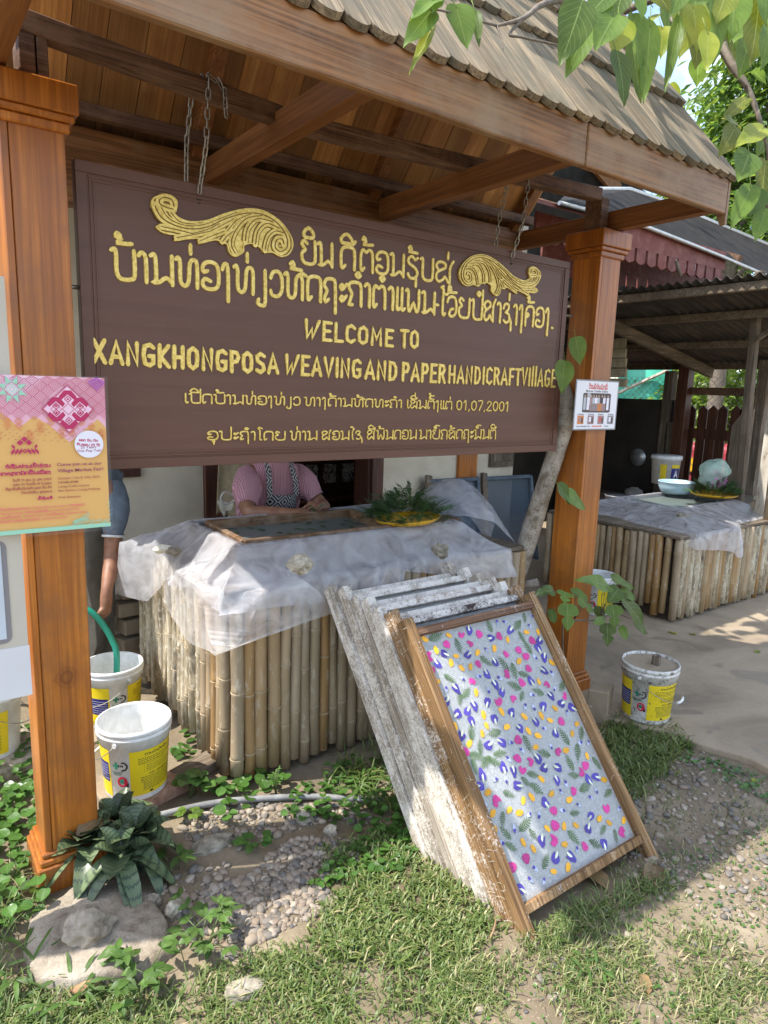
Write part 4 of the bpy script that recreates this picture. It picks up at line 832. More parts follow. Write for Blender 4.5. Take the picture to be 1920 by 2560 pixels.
BP = [(0, .004), (.095, .004), (.103, 0), (.1055, .008), (.1195, .214), (.126, .216), (.127, .236), (.1295, .238), (.1295, .244), (.127, .246), (.127, .252), (.130, .254), (.130, .262), (.1275, .27), (.1235, .27), (.1215, .262), (.1185, .2), (.101, .014), (0, .012)]
def br(z): return .1055+(z-.008)*(.014/.206)+.0007
def bucket(c, rot, label, dirty=False, handle=(-31, -1), cam_dir=-105, filled=False, sc=1.0):
    """rot turns the print; cam_dir is the compass angle from the bucket to the camera"""
    t = empty('bucket', c, label, 'bucket'); xf = Matrix.Translation(c) @ Matrix.Scale(sc, 4)
    m = MB(); m.lathe(BP, 48); m.build('body', M_WHTD if dirty else M_WHT, t, xf=xf)
    A0 = R(cam_dir+rot); m = MB(); K = [0]
    def patch(a0, a1, z0, z1, mi, lift=0.0):
        K[0] += 1; e = .0002+lift+K[0]*.00001; n = max(2, int(abs(a1-a0)/5))
        m.grid(lambda u, v: V((br(z0+(z1-z0)*v)+e)*math.cos(A0+R(a0+(a1-a0)*u)), (br(z0+(z1-z0)*v)+e)*math.sin(A0+R(a0+(a1-a0)*u)), z0+(z1-z0)*v), n, 2, .5, mi)
    def fn(u, v, h): return V((br(v)+.0008+h)*math.cos(A0+u/.113), (br(v)+.0008+h)*math.sin(A0+u/.113), v)
    patch(-120, -47, .02, .2, 0); patch(-116, -50, .075, .15, 1, .0003)
    for k in range(6): patch(-114, -52, .084+.0105*k, .0855+.0105*k, 2, .0006)
    patch(-10, 98, .024, .198, 0)
    patch(-36, -32, .13, .158, 3, .0003); patch(-40, -28, .140, .148, 3, .0003)           # green cross
    ar = [(-.062+.0155*math.cos(a)+.018, .143+.015*math.sin(a)) for a in [R(q) for q in range(-100, 110, 15)]]; ribbon(m, ar, .0028, .0002, fn, 4)
    for k in range(3): patch(-42+k, -22-2*k, .1185-.005*k, .1208-.005*k, 3 if k != 1 else 4, .0003)
    for k in range(3): patch(-30+3.4*k, -28+3.4*k, .141, .149, 4, .0004)
    ci = [(-.047+.0145*math.cos(R(q)), .083+.0165*math.sin(R(q))) for q in range(0, 361, 15)]; ribbon(m, ci, .0036, .0003, fn, 5)
    for k, (a, b_) in enumerate(((-.047, .088), (-.044, .079), (-.05, .082))): ribbon(m, [(a-.006, b_), (a, b_+.003), (a+.006, b_-.002)], .0028, .0002, fn, 3)
    ribbon(m, [(-.047+.008, .074), (-.038, .085), (-.036, .092)], .0035, .0003, fn, 5, False)
    rr = random.Random(9)
    def words(u0, u1, z, hh, mi=4):
        u = u0
        while u < u1:
            L = rr.uniform(.004, .013); ribbon(m, [(u, z), (min(u+L, u1), z)], hh, .0001, fn, mi, False); u += L+.0022
    write(m, 'ການນຳເຕັກນີໄປໃຊ້', G, (.03, .178), (.15, .178), .0068, .0068, .0009, .0001, fn, 4, 2)
    for k in range(4): words(.008, .16-(.05 if k == 3 else 0), .167-.0068*k, .0011)
    for k in range(4): words(.035, .165, .137-.0068*k, .0010); patch(13.5, 14.6, .1362-.0068*k, .1378-.0068*k, 4, .0003)
    write(m, 'ATM ADHESIVE LATEX', {**E_, ' ': (.5, [])}, (.045, .100), (.165, .100), .0055, .0055, .0008, .0001, fn, 4, 1)
    for k in range(9): words(.016+.008*(k > 3), .165, .093-.0062*k, .0010)
    patch(24, 30, .028, .036, 4, .0003); patch(-18, -13, .062, .078, 4, .0003)
    m.build('label', LMD if dirty else LM, t, xf=xf)
    a0, sg = R(cam_dir+handle[0]), handle[1]
    pts = [(.129*math.cos(a0), .129*math.sin(a0), .226)]
    for k in range(1, 24):
        q = k/24; a = a0+sg*math.pi*q; r = .131+.022*math.sin(math.pi*q); pts.append((r*math.cos(a), r*math.sin(a), .226-.105*math.sin(math.pi*q)**.8))
    pts.append((-.129*math.cos(a0), -.129*math.sin(a0), .226)); m = MB(); m.tube(pts, .0016, 6); h = m.build('handle', M_STEEL, t, xf=xf)
    m = MB(); m.tube(pts[10:15], .006, 10); m.build('grip', M_WHT, h, xf=xf)
    for s in (1, -1): m = MB(); m.tube([(s*.124*math.cos(a0), s*.124*math.sin(a0), .226), (s*.1325*math.cos(a0), s*.1325*math.sin(a0), .226)], .008, 10); m.build('ear', M_WHT, t, xf=xf)
    if filled:
        m = MB(); m.grid(lambda u, v: V(.121*u*math.cos(6.2832*v), .121*u*math.sin(6.2832*v), .258+.004*mnoise.noise(V(u*5*math.cos(6.2832*v), u*5*math.sin(6.2832*v), 2))), 10, 40); m.build('cement_fill', M_CONC, t, xf=xf)
        m = MB(); m.lathe([(.012, .25), (.012, .3), (.019, .302), (.02, .25)], 14, (.01, -.02, 0)); m.build('timber_stub', W_OLDZ, t, xf=xf)
    return t
bucket(V(.632, 2.335, .045), 0, 'open white bucket with yellow label standing on bricks, nearest the left post')
bucket(V(.715, 2.95, .015), 38, 'open white bucket behind the nearer one, green hose dipping into it', handle=(30, -1), cam_dir=-103.4)
bucket(V(.225, 2.88, .05), -66, 'white bucket with yellow label half hidden at the left edge behind the post', handle=(-10, 1), cam_dir=-92)
bucket(V(2.79, 1.655, .025), 13, 'stained white bucket filled with cement on the concrete right of the post', True, (-17, 1), -150, True)
q = PZ(1488, 1526, .03); bucket(V(q.x, q.y, .025), 10, 'white bucket behind the right post beside the second vat', handle=(40, 1), cam_dir=-141)
# ------------------------------------------------------------------ bricks, blocks, pipe, rocks
M_BRICK = Mt('old_brick'); _a = M_BRICK.noise(M_BRICK.coord(), 30, 6, .7); M_BRICK.set(M_BRICK.ramp(_a, [(.35, (.2, .11, .07)), (.5, (.36, .2, .13)), (.66, (.45, .33, .24))]), .9); M_BRICK.bump(_a, .7, .008); M_BRICK = M_BRICK.m
def block(name, c, sz, rz, mat, label, cat, bev=.008):
    m = MB(); m.box((-sz[0]/2, -sz[1]/2, 0), (sz[0]/2, sz[1]/2, sz[2]), .5, 0, None, .006); return m.build(name, mat, label=label, cat=cat, bevel=bev, seg=2, xf=Matrix.Translation(c) @ Matrix.Rotation(R(rz), 4, 'Z'))
block('brick', (.70, 2.30, -.012), (.20, .105, .056), 14, M_BRICK, 'worn red brick under the front bucket, end towards the pipe', 'brick')
block('brick', (.56, 2.36, -.012), (.12, .24, .055), 8, M_CONC, 'pale flat paving brick under the left of the front bucket', 'brick')
block('timber_block', (.87, 2.36, -.012), (.2, .09, .06), 20, W_OLD, 'weathered timber block between the front bucket and the bamboo', 'block')
block('stone_slab', (.72, 2.96, -.03), (.34, .3, .045), 5, M_CONC, 'flat stone slab under the bucket with the green hose', 'slab')
block('stone_block', (.22, 2.87, -.05), (.36, .34, .1), 12, M_STONE, 'rough stone block carrying the bucket at the left edge', 'block', .02)
block('concrete_block', (2.63, 1.80, -.01), (.12, .10, .16), 28, M_CONC, 'small square concrete block between the right post and the cement bucket', 'block', .006)
m = MB(); P_ = [PZ(384, 2042, .02), PZ(480, 2018, .022), PZ(560, 2004, .024), PZ(640, 1997, .024), PZ(720, 1993, .02), PZ(800, 1992, .016), PZ(880, 1997, .01), PZ(960, 2000, .004)]
m.tube(cr([tuple(p) for p in P_], 4), .0115, 12, .5); m.build('pipe', simple('grey_pvc', (.2, .2, .195), .6, .35, 20, .2), label='grey plastic water pipe lying on the gravel in front of the bamboo vat', cat='pipe')
M_SLAB = Mt('pale_slab_stone'); _a = M_SLAB.noise(M_SLAB.coord(), 9, 7, .7, .6); _b = M_SLAB.noise(M_SLAB.coord(), 55, 5, .7)
_c = M_SLAB.ramp(_a, [(.34, (.12, .09, .06)), (.46, (.26, .215, .16)), (.7, (.4, .35, .28))]); _c = M_SLAB.mix(M_SLAB.ramp(_b, [(.45, 0.0), (.7, .5)]), _c, (.22, .18, .13)); M_SLAB.set(_c, .9); M_SLAB.bump(_b, .9, .008); M_SLAB = M_SLAB.m
sp_ = gpoly((58, 2390), (80, 2310), (150, 2262), (190, 2225), (300, 2212), (370, 2250), (418, 2320), (432, 2385), (385, 2425), (300, 2450), (180, 2478), (95, 2455))
random.seed(77); sp_ = [(a+random.uniform(-.004, .004), b_+random.uniform(-.004, .004)) for p, q in zip(sp_, sp_[1:]+sp_[:1]) for a, b_ in [(p[0]+(q[0]-p[0])*k/5, p[1]+(q[1]-p[1])*k/5) for k in range(5)]]; cx = sum(p[0] for p in sp_)/len(sp_); cy = sum(p[1] for p in sp_)/len(sp_)
m = MB(); n = len(sp_); rg = [(1.03, -.03), (1.005, .008), (.985, .022), (.95, .026), (.8, .03), (.6, .033), (.35, .034), (.12, .034)]
vs = []
for f, z in rg:
    for a, b_ in sp_: x, y = cx+(a-cx)*f, cy+(b_-cy)*f; vs.append(V(x, y, z+.012*mnoise.noise(V(x*14, y*14, 2))+.006*mnoise.noise(V(x*45, y*45, 5))))
m.add(vs, [(i*n+k, i*n+(k+1) % n, (i+1)*n+(k+1) % n, (i+1)*n+k) for i in range(len(rg)-1) for k in range(n)]+[tuple((len(rg)-1)*n+k for k in range(n))], .6, 0, True)
m.build('slab_stone', M_SLAB, label='broad flat pale stone slab in the foreground before the left post', cat='stone')
p = PZ(228, 2350, .036); m = MB(); m.rock(p+V(.0, .03, .014), .056, 35, .5, 0, 5, .32, (1.1, .85, .9), False); m.build('pumice_rock', M_SLAB, label='knobbly grey rock sitting on the flat foreground slab', cat='rock')
p = PZ(250, 2440, .0); m = MB(); m.rock(p+V(0, 0, -.006), .062, 33, .5, 0, 3, .3, (1.25, .6, .5)); m.build('slab_stone', simple('reddish_stone', (.34, .19, .1), .9, .25, 20, .6), label='reddish brown stone wedged under the front of the pale slab', cat='stone')
for px, py, r, sq, lab_, tn in ((530, 2112, .05, (1.5, .8, .4), 'long flat grey brown stone lying on the bare soil', .25), (760, 2048, .03, (1, .9, .8), 'round grey cobble among the creeping leaves under the vat', .3), (826, 2082, .026, (1, .8, .8), 'pinkish pointed cobble left of the leaning frames', .55), (612, 2485, .043, (1.1, .8, .35), 'cream angular stone in the grass near the bottom edge', .4), (378, 2262, .03, (1, .8, .8), 'brown stone at the foot of the striped plant', .3), (435, 2275, .028, (1, .8, .8), 'tan stone right of the slab corner', .8), (1405, 1568, .03, (1, .8, .7), 'small grey stone at the foot of the second vat', .4)):
    if px == 1405: px, py = 1728, 1568
    p = PZ(px, py, 0); stone(V(p.x, p.y, r*sq[2]*.45+gh(p.x, p.y)), r, sq, px, lab_, tn, None, 'cobble', 'stone', 3, .35)
# ------------------------------------------------------------------ gravel
M_PEB = Mt('river_pebbles'); _at = M_PEB.n('ShaderNodeAttribute', attribute_name='tint'); _a = M_PEB.noise(M_PEB.coord(), 60, 4, .6)
_c = M_PEB.ramp(_at.outputs['Fac'], [(0, (.075, .07, .065)), (.2, (.13, .12, .11)), (.4, (.2, .165, .13)), (.58, (.28, .225, .165)), (.7, (.2, .15, .11)), (.85, (.36, .31, .25)), (1, (.16, .135, .11))], 'LINEAR')
_c = M_PEB.mix(M_PEB.ramp(_a, [(.4, 0.0), (.7, .4)]), _c, (.24, .19, .13)); M_PEB.set(_c, .75); M_PEB.bump(_a, .4, .004); M_PEB = M_PEB.m
_ico = bmesh.new(); bmesh.ops.create_icosphere(_ico, subdivisions=2, radius=1); _ico.verts.ensure_lookup_table()
IV = [q.co.copy() for q in _ico.verts]; IF = [[q.index for q in f.verts] for f in _ico.faces]; _ico.free()
def pebble(mb, c, r, t):
    sd = V(random.uniform(0, 99), random.uniform(0, 99), random.uniform(0, 99)); s = V(random.uniform(.8, 1.3), random.uniform(.65, 1), random.uniform(.4, .7))*r; M = Matrix.Rotation(random.uniform(0, 6.28), 3, 'Z') @ Matrix.Rotation(random.uniform(-.4, .4), 3, 'X')
    vs = []
    for q in IV: k = 1+.3*mnoise.noise(q*1.1+sd); vs.append(c+M @ V(q.x*s.x*k, q.y*s.y*k, q.z*s.z*k))
    mb.add(vs, IF, t, 0, True)
def scatter(polys, n, fn, mask=None):
    xs_ = [p[0] for P in polys for p in P]; ys_ = [p[1] for P in polys for p in P]; k = 0; tr = 0
    while k < n and tr < n*60:
        tr += 1; x = random.uniform(min(xs_), max(xs_)); y = random.uniform(min(ys_), max(ys_))
        if any(inpoly(x, y, P) for P in polys) and (mask is None or random.random() < mask(x, y)): fn(x, y); k += 1
gravelA = gpoly((560, 2300), (480, 2240), (620, 2185), (700, 2110), (790, 2085), (900, 2100), (900, 2160), (800, 2200), (860, 2260), (720, 2330), (650, 2370))
gravelB = gpoly((440, 2070), (520, 2020), (700, 2010), (900, 2010), (960, 2060), (780, 2060), (650, 2120), (480, 2120))
gravelC = gpoly((1540, 2180), (1480, 2000), (1600, 1900), (1760, 1880), (1920, 1960), (1990, 2050), (1990, 2330), (1800, 2300))
gravelD = gpoly((1100, 2420), (1400, 2300), (1700, 2150), (1990, 2150), (1990, 2590), (1100, 2590))
slabP = [(cx+(a-cx)*.98, cy+(b_-cy)*.98) for a, b_ in sp_]
random.seed(5); m = MB()
def pb(lo, hi, pw=1.6):
    def f(x, y):
        if inpoly(x, y, slabP): return
        r = lo+(hi-lo)*random.random()**pw; pebble(m, V(x, y, gh(x, y)+r*.22), r, random.random())
    return f
scatter([gravelA], 950, pb(.005, .0165, 1.9)); scatter([gravelA], 1300, pb(.002, .006)); scatter([gravelB], 300, pb(.004, .018, 2.4)); scatter([gravelB], 900, pb(.0015, .006))
scatter([gravelC], 800, pb(.004, .016, 2.2)); scatter([gravelC], 1500, pb(.0015, .005)); scatter([gravelD], 110, pb(.004, .015, 2)); scatter([gravelD], 600, pb(.0015, .0045))
scatter([gpoly((380, 2180), (560, 2150), (700, 2330), (560, 2420), (440, 2330))], 240, pb(.004, .022, 2))
m.build('gravel', M_PEB, kind='stuff')
# ------------------------------------------------------------------ leaves
def leafmat(name, dark, light, vein=(.2, .3, .08), trans=.3, rough=.45, bands=None, vs=.5, holes=0):
    m = Mt(name); f = m.noise(m.coord((1, 1, 1)), 18, 4); c = m.tint(m.ramp(f, [(.3, dark), (.7, light)]), .65, 1.35)
    at = m.n('ShaderNodeAttribute', attribute_name='luv'); sx = m.n('ShaderNodeSeparateXYZ'); m.l(at.outputs['Vector'], sx.inputs[0])
    ab = m.n('ShaderNodeMath', operation='ABSOLUTE'); m.l(sx.outputs[0], ab.inputs[0])
    if bands:
        nz = m.noise(at.outputs['Vector'], 5, 5, .7); k = m.n('ShaderNodeMath', operation='MULTIPLY_ADD', i_1=46.0); m.l(sx.outputs[1], k.inputs[0])
        k2 = m.n('ShaderNodeMath', operation='MULTIPLY', i_1=9.0); m.l(nz, k2.inputs[0]); m.l(k2.outputs[0], k.inputs[2]); s_ = m.n('ShaderNodeMath', operation='SINE'); m.l(k.outputs[0], s_.inputs[0])
        c = m.mix(m.ramp(s_.outputs[0], [(.35, 0.0), (.8, .75)]), c, bands)
    else:
        k = m.n('ShaderNodeMath', operation='MULTIPLY_ADD', i_1=-2.6); m.l(ab.outputs[0], k.inputs[0]); k1 = m.n('ShaderNodeMath', operation='MULTIPLY', i_1=7.0); m.l(sx.outputs[1], k1.inputs[0]); m.l(k1.outputs[0], k.inputs[2])
        fr_ = m.n('ShaderNodeMath', operation='FRACT'); m.l(k.outputs[0], fr_.inputs[0]); v1 = m.ramp(fr_.outputs[0], [(0, vs), (.08, 0.0), (.93, 0.0), (1, vs)]); v2 = m.ramp(ab.outputs[0], [(0, 1.0), (.06, 0.0)])
        mx = m.mix(1.0, v1, v2, 'LIGHTEN'); c = m.mix(mx, c, vein); m.bump(mx, .25, .002)
    m.set(c, rough, Specular_IOR_Level=.45); tr = m.n('ShaderNodeBsdfTranslucent'); hs = m.n('ShaderNodeHueSaturation'); hs.inputs['Value'].default_value = 1.5; hs.inputs['Hue'].default_value = .485; m.l(c, hs.inputs['Color']); m.l(hs.outputs[0], tr.inputs[0])
    a = m.n('ShaderNodeMixShader'); a.inputs[0].default_value = trans; m.l(m.b.outputs[0], a.inputs[1]); m.l(tr.outputs[0], a.inputs[2]); m.l(a.outputs[0], m.out.inputs[0]); return m.m
SHP = {'heart': [(-.12, .42), (-.06, .72), (0, .82), (.1, .95), (.25, 1), (.42, .92), (.6, .7), (.78, .4), (.9, .16), (1, 0)], 'lance': [(0, .1), (.12, .6), (.3, 1), (.55, .9), (.8, .45), (1, 0)], 'oval': [(0, .3), (.12, .75), (.35, 1), (.65, .92), (.85, .6), (1, .06)],
       'lobed': [(-.1, .5), (0, .85), (.14, .98), (.27, 1), (.36, .82), (.41, .4), (.45, .32), (.5, .55), (.58, .66), (.7, .55), (.85, .26), (1, 0)], 'round': [(-.25, .45), (-.15, .75), (0, .93), (.2, 1), (.45, .97), (.7, .75), (.88, .45), (1, .1)], 'strap': [(0, .5), (.15, .75), (.4, 1), (.65, .95), (.85, .6), (.95, .25), (1, 0)], 'blade': [(0, .6), (.3, 1), (.7, .7), (1, 0)]}
def leaf(mb, p, d, n, L, W, shape='heart', fold=.25, droop=.2, wav=.04, mi=0, t=None, cup=0):
    """leaf from base p along d, facing n; bends away from n towards the tip by droop"""
    p, d, n = Vector(p), Vector(d).normalized(), Vector(n); n = (n-d*n.dot(d)).normalized(); s = d.cross(n); pr = SHP[shape]; vs = []; at = []; ph = random.uniform(0, 9)
    for f, w_ in pr:
        c = p+d*(L*f*(1-.25*droop*f))-n*(L*droop*f*f*.8)
        hw = W/2*w_; a = fold*hw
        for q in (-1, -.5, 0, .5, 1):
            wv = wav*L*math.sin(f*9+ph+q*2)*abs(q)
            vs.append(c+s*(hw*q)+n*(a*abs(q)*(1-.2*abs(q))+wv+cup*L*(q*q))); at.append((q, f, 0))
    N = len(pr); mb.add(vs, [(i*5+k, i*5+k+1, (i+1)*5+k+1, (i+1)*5+k) for i in range(N-1) for k in range(4)], t, mi, True, at)
L_MUL = leafmat('mulberry_leaf', (.09, .165, .022), (.155, .25, .036), (.26, .35, .1), .5)
L_MULY = leafmat('young_mulberry_leaf', (.16, .22, .02), (.3, .33, .035), (.4, .42, .12), .45)
L_WEED = leafmat('weed_leaf', (.045, .105, .02), (.095, .17, .035), (.18, .25, .08), .3)
L_PENNY = leafmat('pennywort_leaf', (.04, .1, .018), (.075, .16, .03), (.12, .22, .06), .25, .3)
L_SNAKE = leafmat('banded_plant_leaf', (.06, .095, .042), (.12, .155, .075), trans=.06, rough=.4, bands=(.016, .03, .02))
L_DRY = leafmat('dry_leaf', (.14, .085, .035), (.3, .2, .09), (.3, .2, .1), .2)
M_GRASS = Mt('grass_blade'); _at = M_GRASS.n('ShaderNodeAttribute', attribute_name='tint'); _c = M_GRASS.ramp(_at.outputs['Fac'], [(0, (.065, .115, .022)), (.4, (.125, .185, .042)), (.75, (.2, .24, .075)), (.92, (.3, .28, .13)), (1, (.42, .36, .2))])
M_GRASS.set(_c, .5); _tr = M_GRASS.n('ShaderNodeBsdfTranslucent'); M_GRASS.l(_c, _tr.inputs[0]); _k = M_GRASS.n('ShaderNodeMixShader'); _k.inputs[0].default_value = .3; M_GRASS.l(M_GRASS.b.outputs[0], _k.inputs[1]); M_GRASS.l(_tr.outputs[0], _k.inputs[2]); M_GRASS.l(_k.outputs[0], M_GRASS.out.inputs[0]); M_GRASS = M_GRASS.m
M_STEM = simple('green_stem', (.1, .14, .04), .6, .25, 30)
M_TWIG = simple('bark_twig', (.16, .13, .1), .85, .35, 40, .4)
# grass: short broad blades in tufts, as one object
def blade(mb, x, y, L, W, a, lean, t):
    z = gh(x, y)-.002; d = V(math.cos(a), math.sin(a), 0); s = V(-d.y, d.x, 0); P = []
    for f, w_ in ((0, .7), (.45, 1), (.8, .6)):
        c = V(x, y, z)+d*(L*lean*f*f*1.2)+V(0, 0, L*f*(1-lean*.55*f)); P += [c-s*W*w_/2, c+s*W*w_/2]
    P.append(V(x, y, z)+d*(L*lean*1.25)+V(0, 0, L*(1-lean*.6))); mb.add(P, [(0, 1, 3, 2), (2, 3, 5, 4), (4, 5, 6)], t, 0, True)
def tuft(mb, x, y, n, L, W, sp=.02, dry=.12):
    for i in range(n):
        a = random.uniform(0, 6.283); t = random.random()*.8 if random.random() > dry else random.uniform(.8, 1)
        blade(mb, x+random.gauss(0, sp), y+random.gauss(0, sp), L*random.uniform(.5, 1.25), W*random.uniform(.7, 1.3), a, random.uniform(.3, 1.0), t)
random.seed(8); m = MB()
gA = gpoly((780, 2330), (880, 2200), (800, 2130), (960, 2080), (1060, 2150), (1150, 2230), (1260, 2330), (1150, 2400), (1000, 2420), (820, 2400))   # bright clump by the frames
gB = gpoly((-40, 2620), (-40, 2470), (150, 2470), (330, 2450), (520, 2440), (720, 2380), (900, 2390), (1150, 2420), (1150, 2620))
gC = gpoly((1100, 2620), (1100, 2420), (1330, 2380), (1450, 2290), (1620, 2260), (1920, 2360), (1980, 2620))
gD = gpoly((1500, 1960), (1490, 1850), (1560, 1770), (1650, 1800), (1720, 1850), (1700, 1900), (1640, 1960), (1580, 2010))
gE = gpoly((1290, 2370), (1390, 2300), (1620, 2190), (1700, 2200), (1500, 2320), (1350, 2400))
gF = gpoly((780, 1960), (960, 1850), (1020, 1960), (1050, 2080), (900, 2010))
nm = lambda x, y: max(0, min(1, .55+1.6*mnoise.noise(V(x*5, y*5, 7))))
def T(n, L, W, sp=.02, dry=.12):
    def f(x, y):
        if not inpoly(x, y, slabP): tuft(m, x, y, n, L, W, sp, dry)
    return f
scatter([gA], 430, T(10, .036, .0058, .016)); scatter([gB], 620, T(10, .026, .0046, .02), lambda x, y: max(.12, nm(x, y)))
scatter([gB], 170, T(4, .055, .004, .015)); scatter([gC], 420, T(8, .034, .0034, .022, .3), lambda x, y: max(0, nm(x, y)-.25)); scatter([gC], 120, T(3, .045, .003, .03, .5))
scatter([gD], 260, T(9, .06, .0055, .02, .06)); scatter([gE], 120, T(8, .04, .004, .02)); scatter([gF], 40, T(6, .09, .006, .02, .05))
scatter([gpoly((1500, 2200), (1600, 2000), (1900, 1950), (1980, 2350), (1700, 2300))], 110, T(5, .03, .003, .02, .2))
scatter([gpoly((-60, 2300), (60, 2150), (130, 2250), (60, 2420), (-60, 2480))], 30, T(5, .1, .0035, .02, .2))
m.build('grass', M_GRASS, kind='stuff')
# creeping pennywort, as one object
random.seed(14); m = MB(); k_ = [0]
def penny(r0, r1, h0, h1):
    def f(x, y):
        if inpoly(x, y, slabP) : return
        if .24 < x < .46 and 1.97 < y < 2.2: return
        r = random.uniform(r0, r1); h = random.uniform(h0, h1); z = gh(x, y); a = random.uniform(0, 6.28); d = V(math.cos(a), math.sin(a), random.uniform(-.25, .25)); n = V(random.uniform(-.35, .35), random.uniform(-.5, .25), 1)
        leaf(m, V(x, y, z+h), d, n, r*1.5, r*1.75, 'round', .1, .1, .03, 0, None, .06)
    return f
scatter([gpoly((-80, 1780), (70, 1830), (110, 2060), (70, 2190), (150, 2300), (30, 2330), (-80, 2400))], 420, penny(.012, .026, .01, .07))
scatter([gpoly((740, 1990), (870, 1900), (1000, 1920), (1060, 2050), (1040, 2110), (900, 2080), (760, 2060), (700, 2050))], 270, penny(.008, .018, .006, .045))
scatter([gpoly((860, 2130), (960, 2060), (1060, 2110), (1000, 2190), (900, 2200), (830, 2220), (760, 2250), (800, 2180))], 230, penny(.007, .014, .004, .03))
scatter([gpoly((520, 1990), (600, 1940), (720, 1960), (700, 2010), (600, 2030), (640, 2090), (560, 2060))], 46, penny(.016, .026, .02, .06))
scatter([gpoly((250, 1870), (300, 1850), (320, 1950), (260, 1990)), gpoly((430, 1900), (470, 1840), (500, 1930), (470, 1960))], 40, penny(.014, .024, .01, .06))
scatter([gpoly((1720, 1870), (1930, 1950), (1930, 2010), (1700, 1900))], 110, penny(.007, .012, .004, .02)); scatter([gC], 260, penny(.003, .007, .002, .008)); scatter([gpoly((1600, 2150), (1940, 2020), (1940, 2350), (1640, 2330))], 240, penny(.003, .007, .002, .008))
m.build('ground_cover', L_PENNY, kind='stuff')
# single weeds
def weed(px, py, label, n, L, W, h, shape='oval', mat=None, spread=.05, z0=None, name='weed_plant', tip=.3):
    p = PZ(px, py, 0); p = V(p.x, p.y, gh(p.x, p.y)); t = empty(name, p, label, 'plant'); st = MB(); lf = MB()
    for i in range(n):
        a = 2.4*i+random.uniform(-.4, .4); f = (i+1)/n; b = p+V(random.gauss(0, spread*.4), random.gauss(0, spread*.4), 0); d = V(math.cos(a), math.sin(a), .5)
        tp = b+V(math.cos(a)*spread*random.uniform(.3, 1), math.sin(a)*spread*random.uniform(.3, 1), h*random.uniform(.35, 1)); st.tube([b, (b+tp)/2+V(0, 0, h*.1), tp], .0014, 5)
        for k in range(3):
            aa = a+(k-1)*.9; dd = V(math.cos(aa), math.sin(aa), random.uniform(-.1, .5)); leaf(lf, tp, dd, V(0, -.1, 1), L*random.uniform(.65, 1.15), W*random.uniform(.7, 1.1), shape, .2, tip, .03)
    st.build('stem', M_STEM, t); lf.build('foliage', mat or L_WEED, t)
random.seed(17)
weed(475, 2055, 'small bright weed with toothed leaves on the pebbles by the pipe', 5, .034, .024, .045, 'oval', L_MUL, .02)
weed(445, 2170, 'weed with three upright oval leaves right of the striped plant', 3, .055, .024, .07, 'oval', L_WEED, .02)
weed(520, 2370, 'bushy green weed between the pale slab and the gravel', 22, .042, .019, .1, 'lance', L_WEED, .08)
weed(350, 2470, 'leafy weed growing over the front corner of the slab', 14, .05, .025, .08, 'lance', L_WEED, .06)
weed(620, 2110, 'weed of rounded leaves at the edge of the dark gravel', 6, .035, .026, .05, 'oval', L_PENNY, .045)
weed(690, 1990, 'thin flowering weed standing by the pipe under the vat', 5, .02, .008, .12, 'lance', L_WEED, .02)
weed(905, 1985, 'tall strappy grass weed below the bamboo', 7, .11, .012, .05, 'lance', L_WEED, .03)
weed(480, 1990, 'broad leaved creeper hanging at the vat corner beside the wood block', 8, .05, .046, .09, 'round', L_PENNY, .05)
weed(1480, 2440, 'low grassy weed in the muddy patch right of the frames', 5, .07, .008, .02, 'lance', L_WEED, .03)
weed(60, 2440, 'grassy weed at the left edge by the slab', 8, .1, .012, .05, 'lance', L_WEED, .05)
weed(180, 2490, 'broad bladed grass clump before the slab', 9, .08, .011, .05, 'lance', L_WEED, .05)
# bird's nest snake plant
random.seed(23); P0 = PZ(292, 2190, 0); P0 = V(P0.x, P0.y, 0); t = empty('snake_plant', P0, 'dark green banded rosette plant with curled leaves at the foot of the left post', 'plant')
for cxy, n0 in (((-.055, .05), 19), ((.05, .0), 20), ((.0, -.05), 9), ((.03, .1), 9)):
    m = MB(); c = P0+V(cxy[0]*1.25, cxy[1]*1.1, .0)
    for i in range(n0):
        a = 2.4*i; f = i/n0; up = 2.1-1.75*f; hz = .05+.075*(1-f*.35); d = V(math.cos(a), math.sin(a), up); L = random.uniform(.08, .105)*(.8+.5*f); leaf(m, c+V(math.cos(a)*.012, math.sin(a)*.012, hz*(1.0 if n0 > 8 else .75)), d, V(-math.cos(a)*up, -math.sin(a)*up, 1.0), L, L*.7, 'oval', .55, .1+.55*f, .035)
    for i in range(7 if n0 > 8 else 4):
        a = random.uniform(math.pi*1.0, math.pi*2.1) if n0 > 6 else random.uniform(0, 6.28); d = V(math.cos(a), math.sin(a), .3); L = random.uniform(.13, .19); leaf(m, c+V(0, 0, .1), d, V(-.3*math.cos(a), -.3*math.sin(a), 1), L, .048, 'strap', .4, 1.15, .02)
    m.build('rosette', L_SNAKE, t)
m = MB(); leaf(m, P0+V(-.02, .06, .17), (-.7, -.3, .2), (0, -.4, 1), .09, .06, 'oval', .2, .5, .06); m.build('dead_leaf', L_DRY, t)
